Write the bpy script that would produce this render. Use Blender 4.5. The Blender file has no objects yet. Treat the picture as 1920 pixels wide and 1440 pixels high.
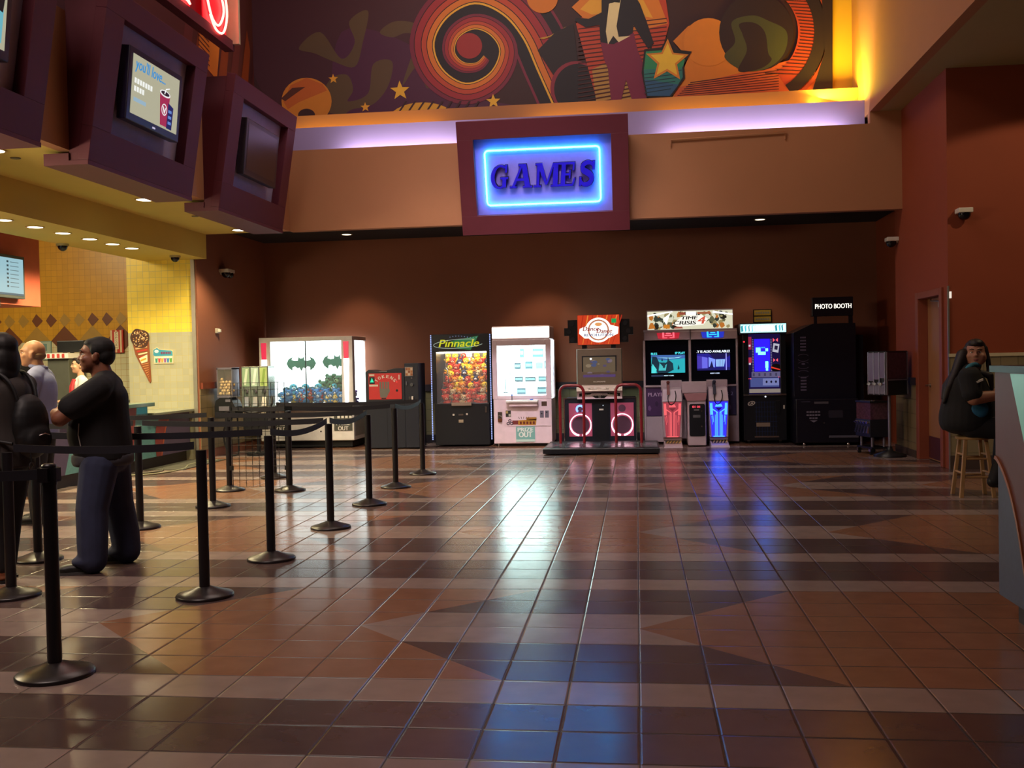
import bpy, math, random
from mathutils import Vector, Matrix
S = bpy.context.scene
COL = S.collection
PI = math.pi
# ------------------------------------------------------------------ camera
CAM_H = 1.4339
def camera():
    pitch, roll, yaw = -0.0220973, -0.0202557, -0.1223801
    cy, sy = math.cos(yaw), math.sin(yaw)
    fwd = Vector((sy, cy, 0)); right = Vector((cy, -sy, 0)); up = Vector((0, 0, 1))
    f2 = fwd*math.cos(pitch) + up*math.sin(pitch)
    u2 = up*math.cos(pitch) - fwd*math.sin(pitch)
    r3 = right*math.cos(roll) + u2*math.sin(roll)
    u3 = u2*math.cos(roll) - right*math.sin(roll)
    c = bpy.data.cameras.new('camera'); o = bpy.data.objects.new('camera', c); COL.objects.link(o)
    c.sensor_width = 36; c.lens = 1908.73/1920*36; c.clip_start = .05; c.clip_end = 200
    M = Matrix((r3, u3, -f2)).transposed().to_4x4(); M.translation = (0, 0, CAM_H)
    o.matrix_world = M
    S.camera = o
camera()
# ------------------------------------------------------------------ world, exposure, lights
w = bpy.data.worlds.new('world'); S.world = w; w.use_nodes = True
w.node_tree.nodes['Background'].inputs[0].default_value = (.60, .46, .50, 1)
w.node_tree.nodes['Background'].inputs[1].default_value = .02
S.view_settings.view_transform = 'Standard'; S.view_settings.look = 'None'
S.view_settings.gamma = 1; S.view_settings.use_curve_mapping = False
S.view_settings.exposure = 0.0
S.cycles.max_bounces = 6; S.cycles.diffuse_bounces = 3; S.cycles.glossy_bounces = 3
S.cycles.transparent_max_bounces = 6; S.cycles.transmission_bounces = 4
S.cycles.sample_clamp_indirect = 4; S.cycles.caustics_reflective = False; S.cycles.caustics_refractive = False

def area(name, loc, target, sx, sy, power, col, spread=180):
    l = bpy.data.lights.new(name, 'AREA'); l.shape = 'RECTANGLE'; l.size = sx; l.size_y = sy
    l.energy = power; l.color = col; l.spread = math.radians(spread)
    o = bpy.data.objects.new(name, l); COL.objects.link(o); o.location = loc
    o.rotation_euler = (Vector(target)-Vector(loc)).to_track_quat('-Z', 'Y').to_euler()
    return o
def spot(name, loc, target, power, col, ang=90, blend=.5, rad=.05):
    l = bpy.data.lights.new(name, 'SPOT'); l.energy = power; l.color = col
    l.spot_size = math.radians(ang); l.spot_blend = blend; l.shadow_soft_size = rad
    o = bpy.data.objects.new(name, l); COL.objects.link(o); o.location = loc
    o.rotation_euler = (Vector(target)-Vector(loc)).to_track_quat('-Z', 'Y').to_euler()
    return o
# lobby ceiling lights, high above and behind the camera, plus two added fills
area('lobby_light', (-4.4, 3.5, 8.6), (-4.6, 9, 0), 3, 5, 235, (1, .78, .70), 110)
area('lobby_light', (-3.2, 11, 8.7), (-3.4, 12.5, 0), 3, 3, 115, (1, .78, .70))
area('arcade_front_fill', (-1.6, 8.8, 8.7), (-1.6, 17.2, .3), 3, .6, 30, (1, .86, .88), 34)  # added fill that brightens the machine fronts, not a fixture of the hall
area('mural_fill', (-1.0, 11.5, 8.6), (-.6, 16.3, 6.2), 5, .4, 95, (1, .88, .78))  # added fill that lifts the mural, stands for no known lamp
area('kitchen_light', (-9.8, 13, 4.15), (-9.6, 14.0, 0), 2.5, 4, 380, (1, .86, .56))
area('menu_board_light', (-7.9, 7.6, 2.7), (-4.7, 8.8, 3.6), 3, .5, 250, (1, .86, .58))  # boards are out of view; aimed up to brighten the ochre ceiling
# fluorescent tubes lying in the stepped cove over the header
area('cove_light', (-3.5, 15.36, 4.60), (-3.5, 15.47, 4.95), 1.9, .05, 19, (1, .95, .98))
area('cove_light', (1.75, 15.36, 4.60), (1.75, 15.47, 4.95), 2.6, .05, 27, (1, .95, .98))
area('cove_light', (-4.2, 15.78, 4.98), (-4.2, 15.95, 5.5), 2.4, .05, 15, (1, .62, .06))
area('cove_light', (-.9, 15.78, 4.98), (-.9, 15.95, 5.5), 1.3, .05, 7, (1, .62, .06))
area('cove_light', (1.7, 15.78, 4.98), (1.7, 15.95, 5.5), 2.7, .05, 16, (1, .62, .06))
area('cove_light', (2.6, 16.1, 5.2), (2.9, 16.22, 6.4), 1.0, .05, 20, (1, .68, .05))
area('cove_light', (2.95, 15.7, 5.25), (3.36, 15.5, 6.8), .3, .5, 70, (1, .74, .05))
spot('wall_washer', (5.2, 10.6, 4.85), (5.0, 12.2, .6), 105, (1, .74, .44), 112, .12, .05)
# ------------------------------------------------------------------ materials
def lin(h):
    h = h.lstrip('#')
    out = []
    for i in (0, 2, 4):
        c = int(h[i:i+2], 16)/255
        out.append(c/12.92 if c <= .04045 else ((c+.055)/1.055)**2.4)
    return out
MATS = {}
def N(nt, t, **kw):
    n = nt.nodes.new(t)
    for k, v in kw.items(): setattr(n, k, v)
    return n
def mat(name, hexc, rough=.5, metal=0, emis=None, strength=0, var=.12, scale=9, trans=0, alpha=1, spec=.5):
    if name in MATS: return MATS[name]
    m = bpy.data.materials.new(name); m.use_nodes = True; nt = m.node_tree; b = nt.nodes['Principled BSDF']
    c = lin(hexc) if isinstance(hexc, str) else list(hexc)
    tc = N(nt, 'ShaderNodeTexCoord'); no = N(nt, 'ShaderNodeTexNoise'); no.inputs['Scale'].default_value = scale
    no.inputs['Detail'].default_value = 3
    nt.links.new(tc.outputs['Object'], no.inputs['Vector'])
    mx = N(nt, 'ShaderNodeMix', data_type='RGBA')
    mx.inputs['A'].default_value = [x*(1-var) for x in c]+[1]; mx.inputs['B'].default_value = [min(1, x*(1+var)) for x in c]+[1]
    nt.links.new(no.outputs['Fac'], mx.inputs['Factor'])
    nt.links.new(mx.outputs['Result'], b.inputs['Base Color'])
    b.inputs['Roughness'].default_value = rough; b.inputs['Metallic'].default_value = metal
    b.inputs['Specular IOR Level'].default_value = spec
    if trans: b.inputs['Transmission Weight'].default_value = trans; b.inputs['IOR'].default_value = 1.02
    if alpha < 1: b.inputs['Alpha'].default_value = alpha
    if strength:
        e = lin(emis) if isinstance(emis, str) else list(emis or c)
        b.inputs['Emission Color'].default_value = e+[1]; b.inputs['Emission Strength'].default_value = strength
    MATS[name] = m
    return m
def em(hexc, strength=1.0):
    h = hexc.lstrip('#')
    return mat('glow_%s_%g' % (h, strength), '#050505', .6, 0, '#'+h, strength)
def pt(hexc, rough=.5):
    return mat('paint_%s_%g' % (hexc.lstrip('#'), rough), hexc, rough)
# ------------------------------------------------------------------ mesh builder
_TXT = {}
def text_mesh(s):
    if s in _TXT: return _TXT[s]
    cu = bpy.data.curves.new('t', 'FONT'); cu.body = s; cu.resolution_u = 3
    o = bpy.data.objects.new('t', cu); COL.objects.link(o)
    dg = bpy.context.evaluated_depsgraph_get()
    me = bpy.data.meshes.new_from_object(o.evaluated_get(dg))
    vs = [tuple(v.co) for v in me.vertices]; fs = [tuple(p.vertices) for p in me.polygons]
    bpy.data.objects.remove(o); bpy.data.curves.remove(cu); bpy.data.meshes.remove(me)
    _TXT[s] = (vs, fs)
    return _TXT[s]
class MB:
    def __init__(s): s.v = []; s.f = []; s.mi = []; s.sm = []; s.mats = []; s.X = None
    def idx(s, m):
        if m not in s.mats: s.mats.append(m)
        return s.mats.index(m)
    def add(s, vs, fs, m, smooth=False):
        o = len(s.v); i = s.idx(m)
        if s.X is not None: vs = [s.X @ Vector(v) for v in vs]
        s.v += [tuple(v) for v in vs]
        for f in fs: s.f.append([a+o for a in f]); s.mi.append(i); s.sm.append(smooth)
        return s
    def box(s, x0, x1, y0, y1, z0, z1, m):
        v = [(x0, y0, z0), (x1, y0, z0), (x1, y1, z0), (x0, y1, z0), (x0, y0, z1), (x1, y0, z1), (x1, y1, z1), (x0, y1, z1)]
        return s.add(v, [(0, 3, 2, 1), (4, 5, 6, 7), (0, 1, 5, 4), (1, 2, 6, 5), (2, 3, 7, 6), (3, 0, 4, 7)], m)
    def hexa(s, b, t, m):      # bottom 4 points, top 4 points
        return s.add(list(b)+list(t), [(0, 3, 2, 1), (4, 5, 6, 7), (0, 1, 5, 4), (1, 2, 6, 5), (2, 3, 7, 6), (3, 0, 4, 7)], m)
    def prism(s, poly, fr, d0, d1, m, smooth=False):   # fr = (origin, u, v, n)
        o, u, v, n = [Vector(a) for a in fr]; k = len(poly)
        a = [o+u*p[0]+v*p[1]+n*d0 for p in poly]; b = [o+u*p[0]+v*p[1]+n*d1 for p in poly]
        fs = [tuple(range(k))[::-1], tuple(range(k, 2*k))]
        s.add(a+b, fs, m)
        o2 = len(s.v)-2*k; i = s.idx(m)
        for j in range(k):
            q = (j+1) % k
            s.f.append([o2+j, o2+q, o2+k+q, o2+k+j]); s.mi.append(i); s.sm.append(smooth)
        return s
    def poly(s, pts, m): return s.add(pts, [tuple(range(len(pts)))], m)
    def art(s, poly, fr, d, m):
        o, u, v, n = [Vector(a) for a in fr]
        return s.poly([o+u*p[0]+v*p[1]+n*d for p in poly], m)
    def cyl(s, p0, p1, r0, r1, m, n=16, caps=True, smooth=True):
        p0, p1 = Vector(p0), Vector(p1); d = (p1-p0).normalized()
        a = d.orthogonal().normalized(); b = d.cross(a)
        vs = []
        for p, r in ((p0, r0), (p1, r1)):
            vs += [p+(a*math.cos(2*PI*k/n)+b*math.sin(2*PI*k/n))*r for k in range(n)]
        s.add(vs, [(k, (k+1) % n, n+(k+1) % n, n+k) for k in range(n)], m, smooth)
        if caps: s.add(vs, [tuple(range(n))[::-1], tuple(range(n, 2*n))], m)
        return s
    def tube(s, path, r, m, n=8, closed=False, flat=None):
        P = [Vector(p) for p in path]; k = len(P); vs = []
        prev = None
        for i in range(k):
            if closed: t = (P[(i+1) % k]-P[i-1]).normalized()
            else: t = (P[min(i+1, k-1)]-P[max(i-1, 0)]).normalized()
            a = prev-t*prev.dot(t) if prev is not None else t.orthogonal()
            if a.length < 1e-6: a = t.orthogonal()
            a.normalize(); b = t.cross(a); prev = a
            rr = r[i] if isinstance(r, (list, tuple)) else r
            vs += [P[i]+(a*math.cos(2*PI*j/n)+b*math.sin(2*PI*j/n))*rr for j in range(n)]
        fs = []
        for i in range(k if closed else k-1):
            q = (i+1) % k
            fs += [(i*n+j, i*n+(j+1) % n, q*n+(j+1) % n, q*n+j) for j in range(n)]
        s.add(vs, fs, m, True)
        if not closed: s.add(vs, [tuple(range(n))[::-1], tuple(range((k-1)*n, k*n))], m)
        return s
    def lathe(s, prof, c, m, n=28, smooth=True):
        c = Vector(c); vs = []; fs = []
        for r, z in prof: vs += [c+Vector((r*math.cos(2*PI*k/n), r*math.sin(2*PI*k/n), z)) for k in range(n)]
        for i in range(len(prof)-1): fs += [(i*n+k, i*n+(k+1) % n, (i+1)*n+(k+1) % n, (i+1)*n+k) for k in range(n)]
        s.add(vs, fs, m, smooth)
        s.add(vs, [tuple(range(n))[::-1], tuple(range((len(prof)-1)*n, len(prof)*n))], m)
        return s
    def ell(s, c, r, m, seg=14, rings=8, R=None):
        c = Vector(c); r = (r, r, r) if not isinstance(r, (tuple, list)) else r
        vs = []; fs = []
        for i in range(rings+1):
            th = PI*i/rings
            for k in range(seg):
                ph = 2*PI*k/seg
                p = Vector((r[0]*math.sin(th)*math.cos(ph), r[1]*math.sin(th)*math.sin(ph), r[2]*math.cos(th)))
                vs.append(c+(R @ p if R is not None else p))
        for i in range(rings): fs += [(i*seg+k, (i+1)*seg+k, (i+1)*seg+(k+1) % seg, i*seg+(k+1) % seg) for k in range(seg)]
        return s.add(vs, fs, m, True)
    def ring(s, fr, r0, r1, d0, d1, m, n=32, a0=0, a1=2*PI):
        o, u, v, nn = [Vector(a) for a in fr]; full = abs(a1-a0-2*PI) < 1e-6
        A = [a0+(a1-a0)*k/n for k in range(n+(0 if full else 1))]
        for k in range(n):
            q = (k+1) % len(A)
            pts = [(r0*math.cos(A[k]), r0*math.sin(A[k])), (r1*math.cos(A[k]), r1*math.sin(A[k])), (r1*math.cos(A[q]), r1*math.sin(A[q])), (r0*math.cos(A[q]), r0*math.sin(A[q]))]
            s.prism(pts, fr, d0, d1, m)
        return s
    def text(s, st, fr, h, d, m, width=None, shear=0, bold=0):
        vs, fs = text_mesh(st)
        if not vs: return s
        x0 = min(v[0] for v in vs); x1 = max(v[0] for v in vs); y0 = min(v[1] for v in vs); y1 = max(v[1] for v in vs)
        k = h/max(1e-6, (y1-y0)); kx = width/(x1-x0) if width else k
        o, u, v, n = [Vector(a) for a in fr]
        P = []
        for a in vs:
            py = (a[1]-(y0+y1)/2)*k; px = (a[0]-(x0+x1)/2)*kx+shear*py
            P.append(o+u*px+v*py+n*d)
        for dx in ([0] if not bold else [-bold, 0, bold]):
            s.add([p+u*dx+n*(dx*.01) for p in P], fs, m)
        return s
    def build(s, name, parent=None, bevel=0, loc=None):
        me = bpy.data.meshes.new(name)
        off = Vector(loc) if loc is not None else None
        vs = s.v if off is None else [tuple(Vector(v)-off) for v in s.v]
        me.from_pydata(vs, [], s.f)
        for m in s.mats: me.materials.append(m)
        me.polygons.foreach_set('material_index', s.mi); me.polygons.foreach_set('use_smooth', s.sm)
        me.update()
        o = bpy.data.objects.new(name, me); COL.objects.link(o)
        if off is not None: o.location = off
        if parent is not None: o.parent = parent
        if bevel:
            b = o.modifiers.new('bevel', 'BEVEL'); b.width = bevel; b.segments = 2; b.limit_method = 'ANGLE'; b.angle_limit = math.radians(40)
        return o
def tag(o, label=None, cat=None, group=None, kind=None):
    if label: o['label'] = label
    if cat: o['category'] = cat
    if group: o['group'] = group
    if kind: o['kind'] = kind
    return o
def empty(name, loc, label, cat, group=None, rz=0):
    o = bpy.data.objects.new(name, None); COL.objects.link(o); o.location = loc; o.rotation_euler = (0, 0, rz)
    o.empty_display_size = .1
    return tag(o, label, cat, group)
def copy_tree(o, parent=None):
    c = o.copy(); COL.objects.link(c)
    if parent is not None: c.parent = parent
    for ch in list(o.children): copy_tree(ch, c)
    return c
def struct(name, mb, bevel=0): return tag(mb.build(name, None, bevel), kind='structure')
def FR(o, n='-y'):
    if n == '-y': return (o, (1, 0, 0), (0, 0, 1), (0, -1, 0))
    if n == '+x': return (o, (0, 1, 0), (0, 0, 1), (1, 0, 0))
    if n == '-x': return (o, (0, -1, 0), (0, 0, 1), (-1, 0, 0))
    if n == '+z': return (o, (1, 0, 0), (0, 1, 0), (0, 0, 1))
    if n == '-z': return (o, (1, 0, 0), (0, -1, 0), (0, 0, -1))
def rect(x0, x1, y0, y1): return [(x0, y0), (x1, y0), (x1, y1), (x0, y1)]
def circ(cx, cy, rx, ry=None, n=32, a0=0, a1=2*PI):
    ry = rx if ry is None else ry
    full = abs(a1-a0-2*PI) < 1e-6
    return [(cx+rx*math.cos(a0+(a1-a0)*k/(n if full else n-1)), cy+ry*math.sin(a0+(a1-a0)*k/(n if full else n-1))) for k in range(n)]
def star(cx, cy, r, rot=PI/2, k=.42):
    return [(cx+(r if i % 2 == 0 else r*k)*math.cos(rot+i*PI/5), cy+(r if i % 2 == 0 else r*k)*math.sin(rot+i*PI/5)) for i in range(10)]
def spline(pts, sub=6, closed=False):
    out = []; n = len(pts)
    rng = range(n if closed else n-1)
    for i in rng:
        p0, p1, p2, p3 = [pts[j % n] if closed else pts[max(0, min(n-1, j))] for j in (i-1, i, i+1, i+2)]
        for k in range(sub):
            t = k/sub
            out.append(tuple(.5*((2*b)+(-a+c)*t+(2*a-5*b+4*c-d)*t*t+(-a+3*b-3*c+d)*t**3) for a, b, c, d in zip(p0, p1, p2, p3)))
    if not closed: out.append(tuple(pts[-1]))
    return out
# ================================================================== SETTING
def floor_material():
    m = bpy.data.materials.new('patterned_floor_tile'); m.use_nodes = True; nt = m.node_tree; b = nt.nodes['Principled BSDF']; L = nt.links
    def val(v):
        n = N(nt, 'ShaderNodeValue'); n.outputs[0].default_value = v; return n.outputs[0]
    def ma(op, a, b_=None, c=None):
        n = N(nt, 'ShaderNodeMath', operation=op)
        for k, x in enumerate((a, b_, c)):
            if x is None: continue
            if isinstance(x, (int, float)): n.inputs[k].default_value = x
            else: L.new(x, n.inputs[k])
        return n.outputs[0]
    tc = N(nt, 'ShaderNodeTexCoord'); sp = N(nt, 'ShaderNodeSeparateXYZ'); L.new(tc.outputs['Object'], sp.inputs[0])
    T = .3048
    i = ma('ADD', ma('DIVIDE', sp.outputs[0], T), .0434)
    j = ma('SUBTRACT', ma('DIVIDE', sp.outputs[1], T), 11.7858)
    k = ma('FLOOR', ma('DIVIDE', j, 10.0))
    jm = ma('SUBTRACT', j, ma('MULTIPLY', k, 10.0))          # 0..10
    d = ma('ABSOLUTE', ma('SUBTRACT', jm, 6.0))
    dark_row = ma('LESS_THAN', jm, 2.0)
    chev = ma('LESS_THAN', d, 3.0)
    cell = ma('ADD', ma('FLOOR', ma('DIVIDE', ma('SUBTRACT', i, d), 5.0)), k)
    odd = ma('GREATER_THAN', ma('ABSOLUTE', ma('SUBTRACT', ma('MULTIPLY', ma('FRACT', ma('ADD', ma('MULTIPLY', cell, .5), .001)), 1.0), .5)), .25)  # even cell -> 1
    # the near band stays plain terracotta right of its first arrow
    plain = ma('MULTIPLY', ma('LESS_THAN', ma('ABSOLUTE', k), .5), ma('GREATER_THAN', ma('SUBTRACT', i, d), 0.0))
    odd = ma('MAXIMUM', odd, plain)
    ld = ma('SUBTRACT', 1.0, odd)
    dark_ch = ma('MULTIPLY', ma('MULTIPLY', chev, ld), ma('GREATER_THAN', d, 1.0))
    dark = ma('MAXIMUM', dark_row, dark_ch)
    orange = ma('MULTIPLY', chev, odd)
    # per-tile tone and surface mottling
    ti = ma('FLOOR', i); tj = ma('FLOOR', j)
    cv = N(nt, 'ShaderNodeCombineXYZ'); L.new(ti, cv.inputs[0]); L.new(tj, cv.inputs[1])
    wn = N(nt, 'ShaderNodeTexWhiteNoise', noise_dimensions='3D'); L.new(cv.outputs[0], wn.inputs['Vector'])
    no = N(nt, 'ShaderNodeTexNoise'); no.inputs['Scale'].default_value = 7; no.inputs['Detail'].default_value = 5; L.new(tc.outputs['Object'], no.inputs['Vector'])
    tone = ma('ADD', ma('MULTIPLY', wn.outputs['Value'], .14), ma('ADD', ma('MULTIPLY', no.outputs['Fac'], .35), .76))
    def mix(f, a, c):
        n = N(nt, 'ShaderNodeMix', data_type='RGBA'); L.new(f, n.inputs['Factor'])
        if isinstance(a, list): n.inputs['A'].default_value = a
        else: L.new(a, n.inputs['A'])
        if isinstance(c, list): n.inputs['B'].default_value = c
        else: L.new(c, n.inputs['B'])
        return n.outputs['Result']
    col = mix(orange, lin('#98857e')+[1], lin('#8e6650')+[1])
    col = mix(dark, col, lin('#584644')+[1])
    vm = N(nt, 'ShaderNodeVectorMath', operation='SCALE'); L.new(col, vm.inputs[0]); L.new(tone, vm.inputs['Scale'])
    fi = ma('ABSOLUTE', ma('SUBTRACT', ma('FRACT', i), .5)); fj = ma('ABSOLUTE', ma('SUBTRACT', ma('FRACT', j), .5))
    edge = ma('MAXIMUM', fi, fj)
    grout = ma('GREATER_THAN', edge, .490)
    col2 = mix(grout, vm.outputs[0], lin('#3a2c28')+[1])
    L.new(col2, b.inputs['Base Color'])
    # tile pillow + slate clefts
    n2 = N(nt, 'ShaderNodeTexNoise'); n2.inputs['Scale'].default_value = 16; n2.inputs['Detail'].default_value = 6; n2.inputs['Distortion'].default_value = .6
    L.new(tc.outputs['Object'], n2.inputs['Vector'])
    sm = N(nt, 'ShaderNodeMapRange', interpolation_type='SMOOTHSTEP'); L.new(edge, sm.inputs[0])
    sm.inputs[1].default_value = .468; sm.inputs[2].default_value = .496; sm.inputs[3].default_value = 1; sm.inputs[4].default_value = 0
    h = ma('ADD', sm.outputs[0], ma('MULTIPLY', n2.outputs['Fac'], .075))
    bp = N(nt, 'ShaderNodeBump'); bp.inputs['Distance'].default_value = .006; bp.inputs['Strength'].default_value = .36
    L.new(h, bp.inputs['Height']); L.new(bp.outputs[0], b.inputs['Normal'])
    ro = ma('ADD', ma('MULTIPLY', no.outputs['Fac'], .10), ma('MULTIPLY', grout, .3))
    L.new(ma('ADD', ro, .165), b.inputs['Roughness'])
    b.inputs['Specular IOR Level'].default_value = .5
    return m
def grid_mat(name, ax, size, cols, grout='#8a8060', gw=.03, split=None, rough=.3):
    """Glazed wall tiles: ax = the two object axes the grid runs along; cols = lower, upper colour; split = height of the change."""
    m = bpy.data.materials.new(name); m.use_nodes = True; nt = m.node_tree; b = nt.nodes['Principled BSDF']; L = nt.links
    tc = N(nt, 'ShaderNodeTexCoord'); sp = N(nt, 'ShaderNodeSeparateXYZ'); L.new(tc.outputs['Object'], sp.inputs[0])
    def ma(op, a, b_=None):
        n = N(nt, 'ShaderNodeMath', operation=op)
        for k, x in enumerate((a, b_)):
            if x is None: continue
            if isinstance(x, (int, float)): n.inputs[k].default_value = x
            else: L.new(x, n.inputs[k])
        return n.outputs[0]
    u = ma('DIVIDE', sp.outputs[ax[0]], size); v = ma('DIVIDE', sp.outputs[ax[1]], size)
    e = ma('MAXIMUM', ma('ABSOLUTE', ma('SUBTRACT', ma('FRACT', u), .5)), ma('ABSOLUTE', ma('SUBTRACT', ma('FRACT', v), .5)))
    g = ma('GREATER_THAN', e, .5-gw)
    cv = N(nt, 'ShaderNodeCombineXYZ'); L.new(ma('FLOOR', u), cv.inputs[0]); L.new(ma('FLOOR', v), cv.inputs[1])
    wn = N(nt, 'ShaderNodeTexWhiteNoise'); L.new(cv.outputs[0], wn.inputs['Vector'])
    tone = ma('ADD', ma('MULTIPLY', wn.outputs['Value'], .12), .9)
    mx = N(nt, 'ShaderNodeMix', data_type='RGBA'); mx.inputs['A'].default_value = lin(cols[0])+[1]; mx.inputs['B'].default_value = lin(cols[1])+[1]
    if split is not None: L.new(ma('GREATER_THAN', sp.outputs[2], split), mx.inputs['Factor'])
    else: mx.inputs['Factor'].default_value = 0
    vm = N(nt, 'ShaderNodeVectorMath', operation='SCALE'); L.new(mx.outputs['Result'], vm.inputs[0]); L.new(tone, vm.inputs['Scale'])
    m2 = N(nt, 'ShaderNodeMix', data_type='RGBA'); L.new(g, m2.inputs['Factor']); L.new(vm.outputs[0], m2.inputs['A']); m2.inputs['B'].default_value = lin(grout)+[1]
    L.new(m2.outputs['Result'], b.inputs['Base Color'])
    bp = N(nt, 'ShaderNodeBump'); bp.inputs['Distance'].default_value = .002; bp.inputs['Strength'].default_value = .4; bp.invert = True
    L.new(g, bp.inputs['Height']); L.new(bp.outputs[0], b.inputs['Normal'])
    b.inputs['Roughness'].default_value = rough
    return m
M_terra = mat('terracotta_wall_paint', '#8c543e', .75, scale=2, var=.06)
M_peach = mat('peach_wall_paint', '#aa7450', .75, scale=2, var=.05)
M_olive = mat('ochre_ceiling_paint', '#cdb458', .8, scale=2, var=.05)
M_ceil = mat('olive_ceiling_paint', '#a8966a', .85, scale=2, var=.05)
M_lav = mat('lavender_paint', '#9886b6', .7, scale=2, var=.05)
M_gold = mat('golden_wall_paint', '#dcaa3a', .7, scale=2, var=.05)
M_black = mat('black_ceiling_paint', '#1c1820', .85)
M_wains = grid_mat('grey_green_wainscot_tile', (0, 2), .2, ('#8f8a68', '#8f8a68'), '#6a6650', .02)
M_wainx = grid_mat('brown_wainscot_tile', (1, 2), .2, ('#8a7a5c', '#8a7a5c'), '#5a503c', .02)
M_rail = mat('dark_chair_rail', '#2c2430', .5)
M_maroon = mat('maroon_paint', '#5c1a2a', .6, var=.06)

struct('floor', MB().box(-13, 9, -7, 18.2, -.12, 0, floor_material()))
struct('wall_back', MB().box(-6.8, 4.2, 18.1, 18.25, 0, 3.85, M_terra).box(-6.8, 4.1, 18.085, 18.1, .14, .93, M_wains))
struct('trim_1', MB().box(-6.77, 4.1, 18.05, 18.1, .93, 1.05, M_rail))
struct('baseboard_back', MB().box(-6.77, 4.1, 18.07, 18.1, 0, .14, mat('dark_tile_base', '#2e2a30', .5)))
struct('wall_left', MB().box(-6.86, -6.775, 15.16, 18.1, 0, 3.85, M_terra).box(-6.775, -6.765, 15.16, 18.1, .14, 1.1, M_wainx))
struct('trim_2', MB().box(-6.775, -6.735, 15.2, 18.1, 1.1, 1.2, mat('brick_red_rail', '#7a3420', .5)))
struct('wall_pillar', MB().box(-7.92, -6.86, 15.15, 16.6, 0, 3.85, grid_mat('yellow_and_cream_tile', (0, 2), .102, ('#b4b29a', '#f4d650'), '#b8ac74', .022, 2.0)))
struct('trim_3', MB().box(-6.862, -6.80, 15.135, 15.165, 0, 3.5, mat('steel_corner_trim', '#b8b4a8', .35, .8)))
# concession back wall with its diamond tile frieze
wb = MB(); M_yt = grid_mat('mustard_wall_tile', (0, 2), .102, ('#d6d0a8', '#cf9a30'), '#a87a28', .022, 1.93)
wb.box(-13, -7.92, 16.5, 16.65, 0, 4.6, M_yt)
fr = FR((0, 16.5, 0))
cream = mat('cream_tile', '#d0caa0', .35); ub = mat('umber_diamond_tile', '#6e4128', .4); tn = mat('tan_diamond_tile', '#a8843c', .4)
for k in range(-3, 4):
    cx = -9.78+k*.52*.985
    wb.art([(cx-.085, 2.30), (cx, 2.18), (cx+.12, 2.30), (cx, 2.42)], fr, .004, ub if k % 2 else tn)
    wb.art([(cx-.085+.26, 2.30), (cx+.26, 2.18), (cx+.38, 2.30), (cx+.26, 2.42)], fr, .004, tn if k % 2 == 0 else ub)
for k in range(-3, 5):
    cx = -9.78+k*.51
    wb.art([(cx-.245, 1.95), (cx, 1.70), (cx+.245, 1.95), (cx, 2.20)], fr, .006, ub if k % 2 == 0 else tn)
struct('wall_concession', wb)
# header over the arcade, stepped cove, mural wall
struct('wall_header', MB().box(-5.25, 3.8, 15.15, 15.30, 3.5, 4.73, M_peach).box(3.37, 3.8, 15.15, 15.30, 4.73, 4.9, M_peach).box(-5.25, 3.37, 15.30, 15.62, 4.40, 4.48, M_lav))
struct('trim_4', MB().box(-6.2, 3.37, 15.50, 15.62, 4.48, 5.15, M_lav).box(-6.2, 3.33, 15.62, 15.92, 4.84, 4.92, M_gold))
struct('trim_5', MB().box(-6.2, 3.37, 15.90, 16.02, 4.92, 5.44, M_peach).box(-6.2, 3.37, 16.02, 16.3, 5.02, 5.1, M_gold))
struct('wall_upper_back', MB().box(-6.35, 3.5, 16.3, 16.42, 3.8, 9, M_gold))
struct('wall_upper_left', MB().box(-6.32, -6.2, -7, 16.3, 4.7, 9, mat('deep_red_wall_paint', '#5a2420', .75)))
struct('wall_upper_right', MB().box(3.37, 3.5, -7, 16.3, 4.9, 9, M_peach))
struct('ceiling_lobby', MB().box(-6.3, 3.5, -7, 16.4, 9, 9.15, M_ceil))
struct('ceiling_alcove', MB().box(-6.86, 4.2, 15.3, 18.2, 3.70, 3.84, M_black))
struct('ceiling_right', MB().box(3.5, 9, -7, 15.3, 4.9, 5.0, M_ceil))
struct('wall_fascia', MB().box(-5.37, -5.25, -7, 15.15, 3.5, 4.8, M_peach).box(-6.2, -5.37, -7, 15.5, 4.7, 4.8, M_peach))
struct('ceiling_concession', MB().box(-6.6, -5.37, -7, 15.15, 3.5, 3.62, M_olive))
struct('wall_bulkhead', MB().box(-7.62, -6.6, -7, 15.15, 3.12, 4.2, M_olive))
struct('ceiling_kitchen', MB().box(-13, -7.62, -7, 16.5, 4.2, 4.3, M_olive))
# right-hand walls and the door
M_rw = mat('russet_wall_paint', '#8a3c1e', .75, scale=2, var=.06)
struct('wall_right', MB().box(3.8, 4.0, 14.36, 15.6, 0, 4.9, M_rw).box(3.8, 4.0, 13.2, 13.33, 0, 4.9, M_rw).box(3.8, 4.0, 13.33, 14.36, 2.2, 4.9, M_rw)
       .box(4.1, 4.2, 15.6, 18.1, 0, 3.85, M_rw).box(4.0, 4.1, 15.6, 15.7, 0, 3.85, M_rw).box(3.79, 3.8, 14.47, 15.6, .1, 1.0, M_wainx))
struct('trim_6', MB().box(3.765, 3.8, 14.47, 15.6, 1.0, 1.1, M_rail))
struct('wall_return', MB().box(3.8, 9, 13.05, 13.2, 0, 4.9, M_rw).box(3.8, 9, 13.035, 13.05, .17, 1.38, grid_mat('beige_wainscot_tile', (0, 2), .2, ('#8c7f62', '#8c7f62'), '#6a604a', .02)))
struct('trim_7', MB().box(3.795, 9, 13.02, 13.05, 1.38, 1.42, mat('pale_tile_cap', '#cdbf9c', .4)))
struct('trim_8', MB().box(3.788, 3.806, 13.03, 13.055, 0, 2.25, mat('steel_corner_trim', '#b8b4a8', .35, .8)))
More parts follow.
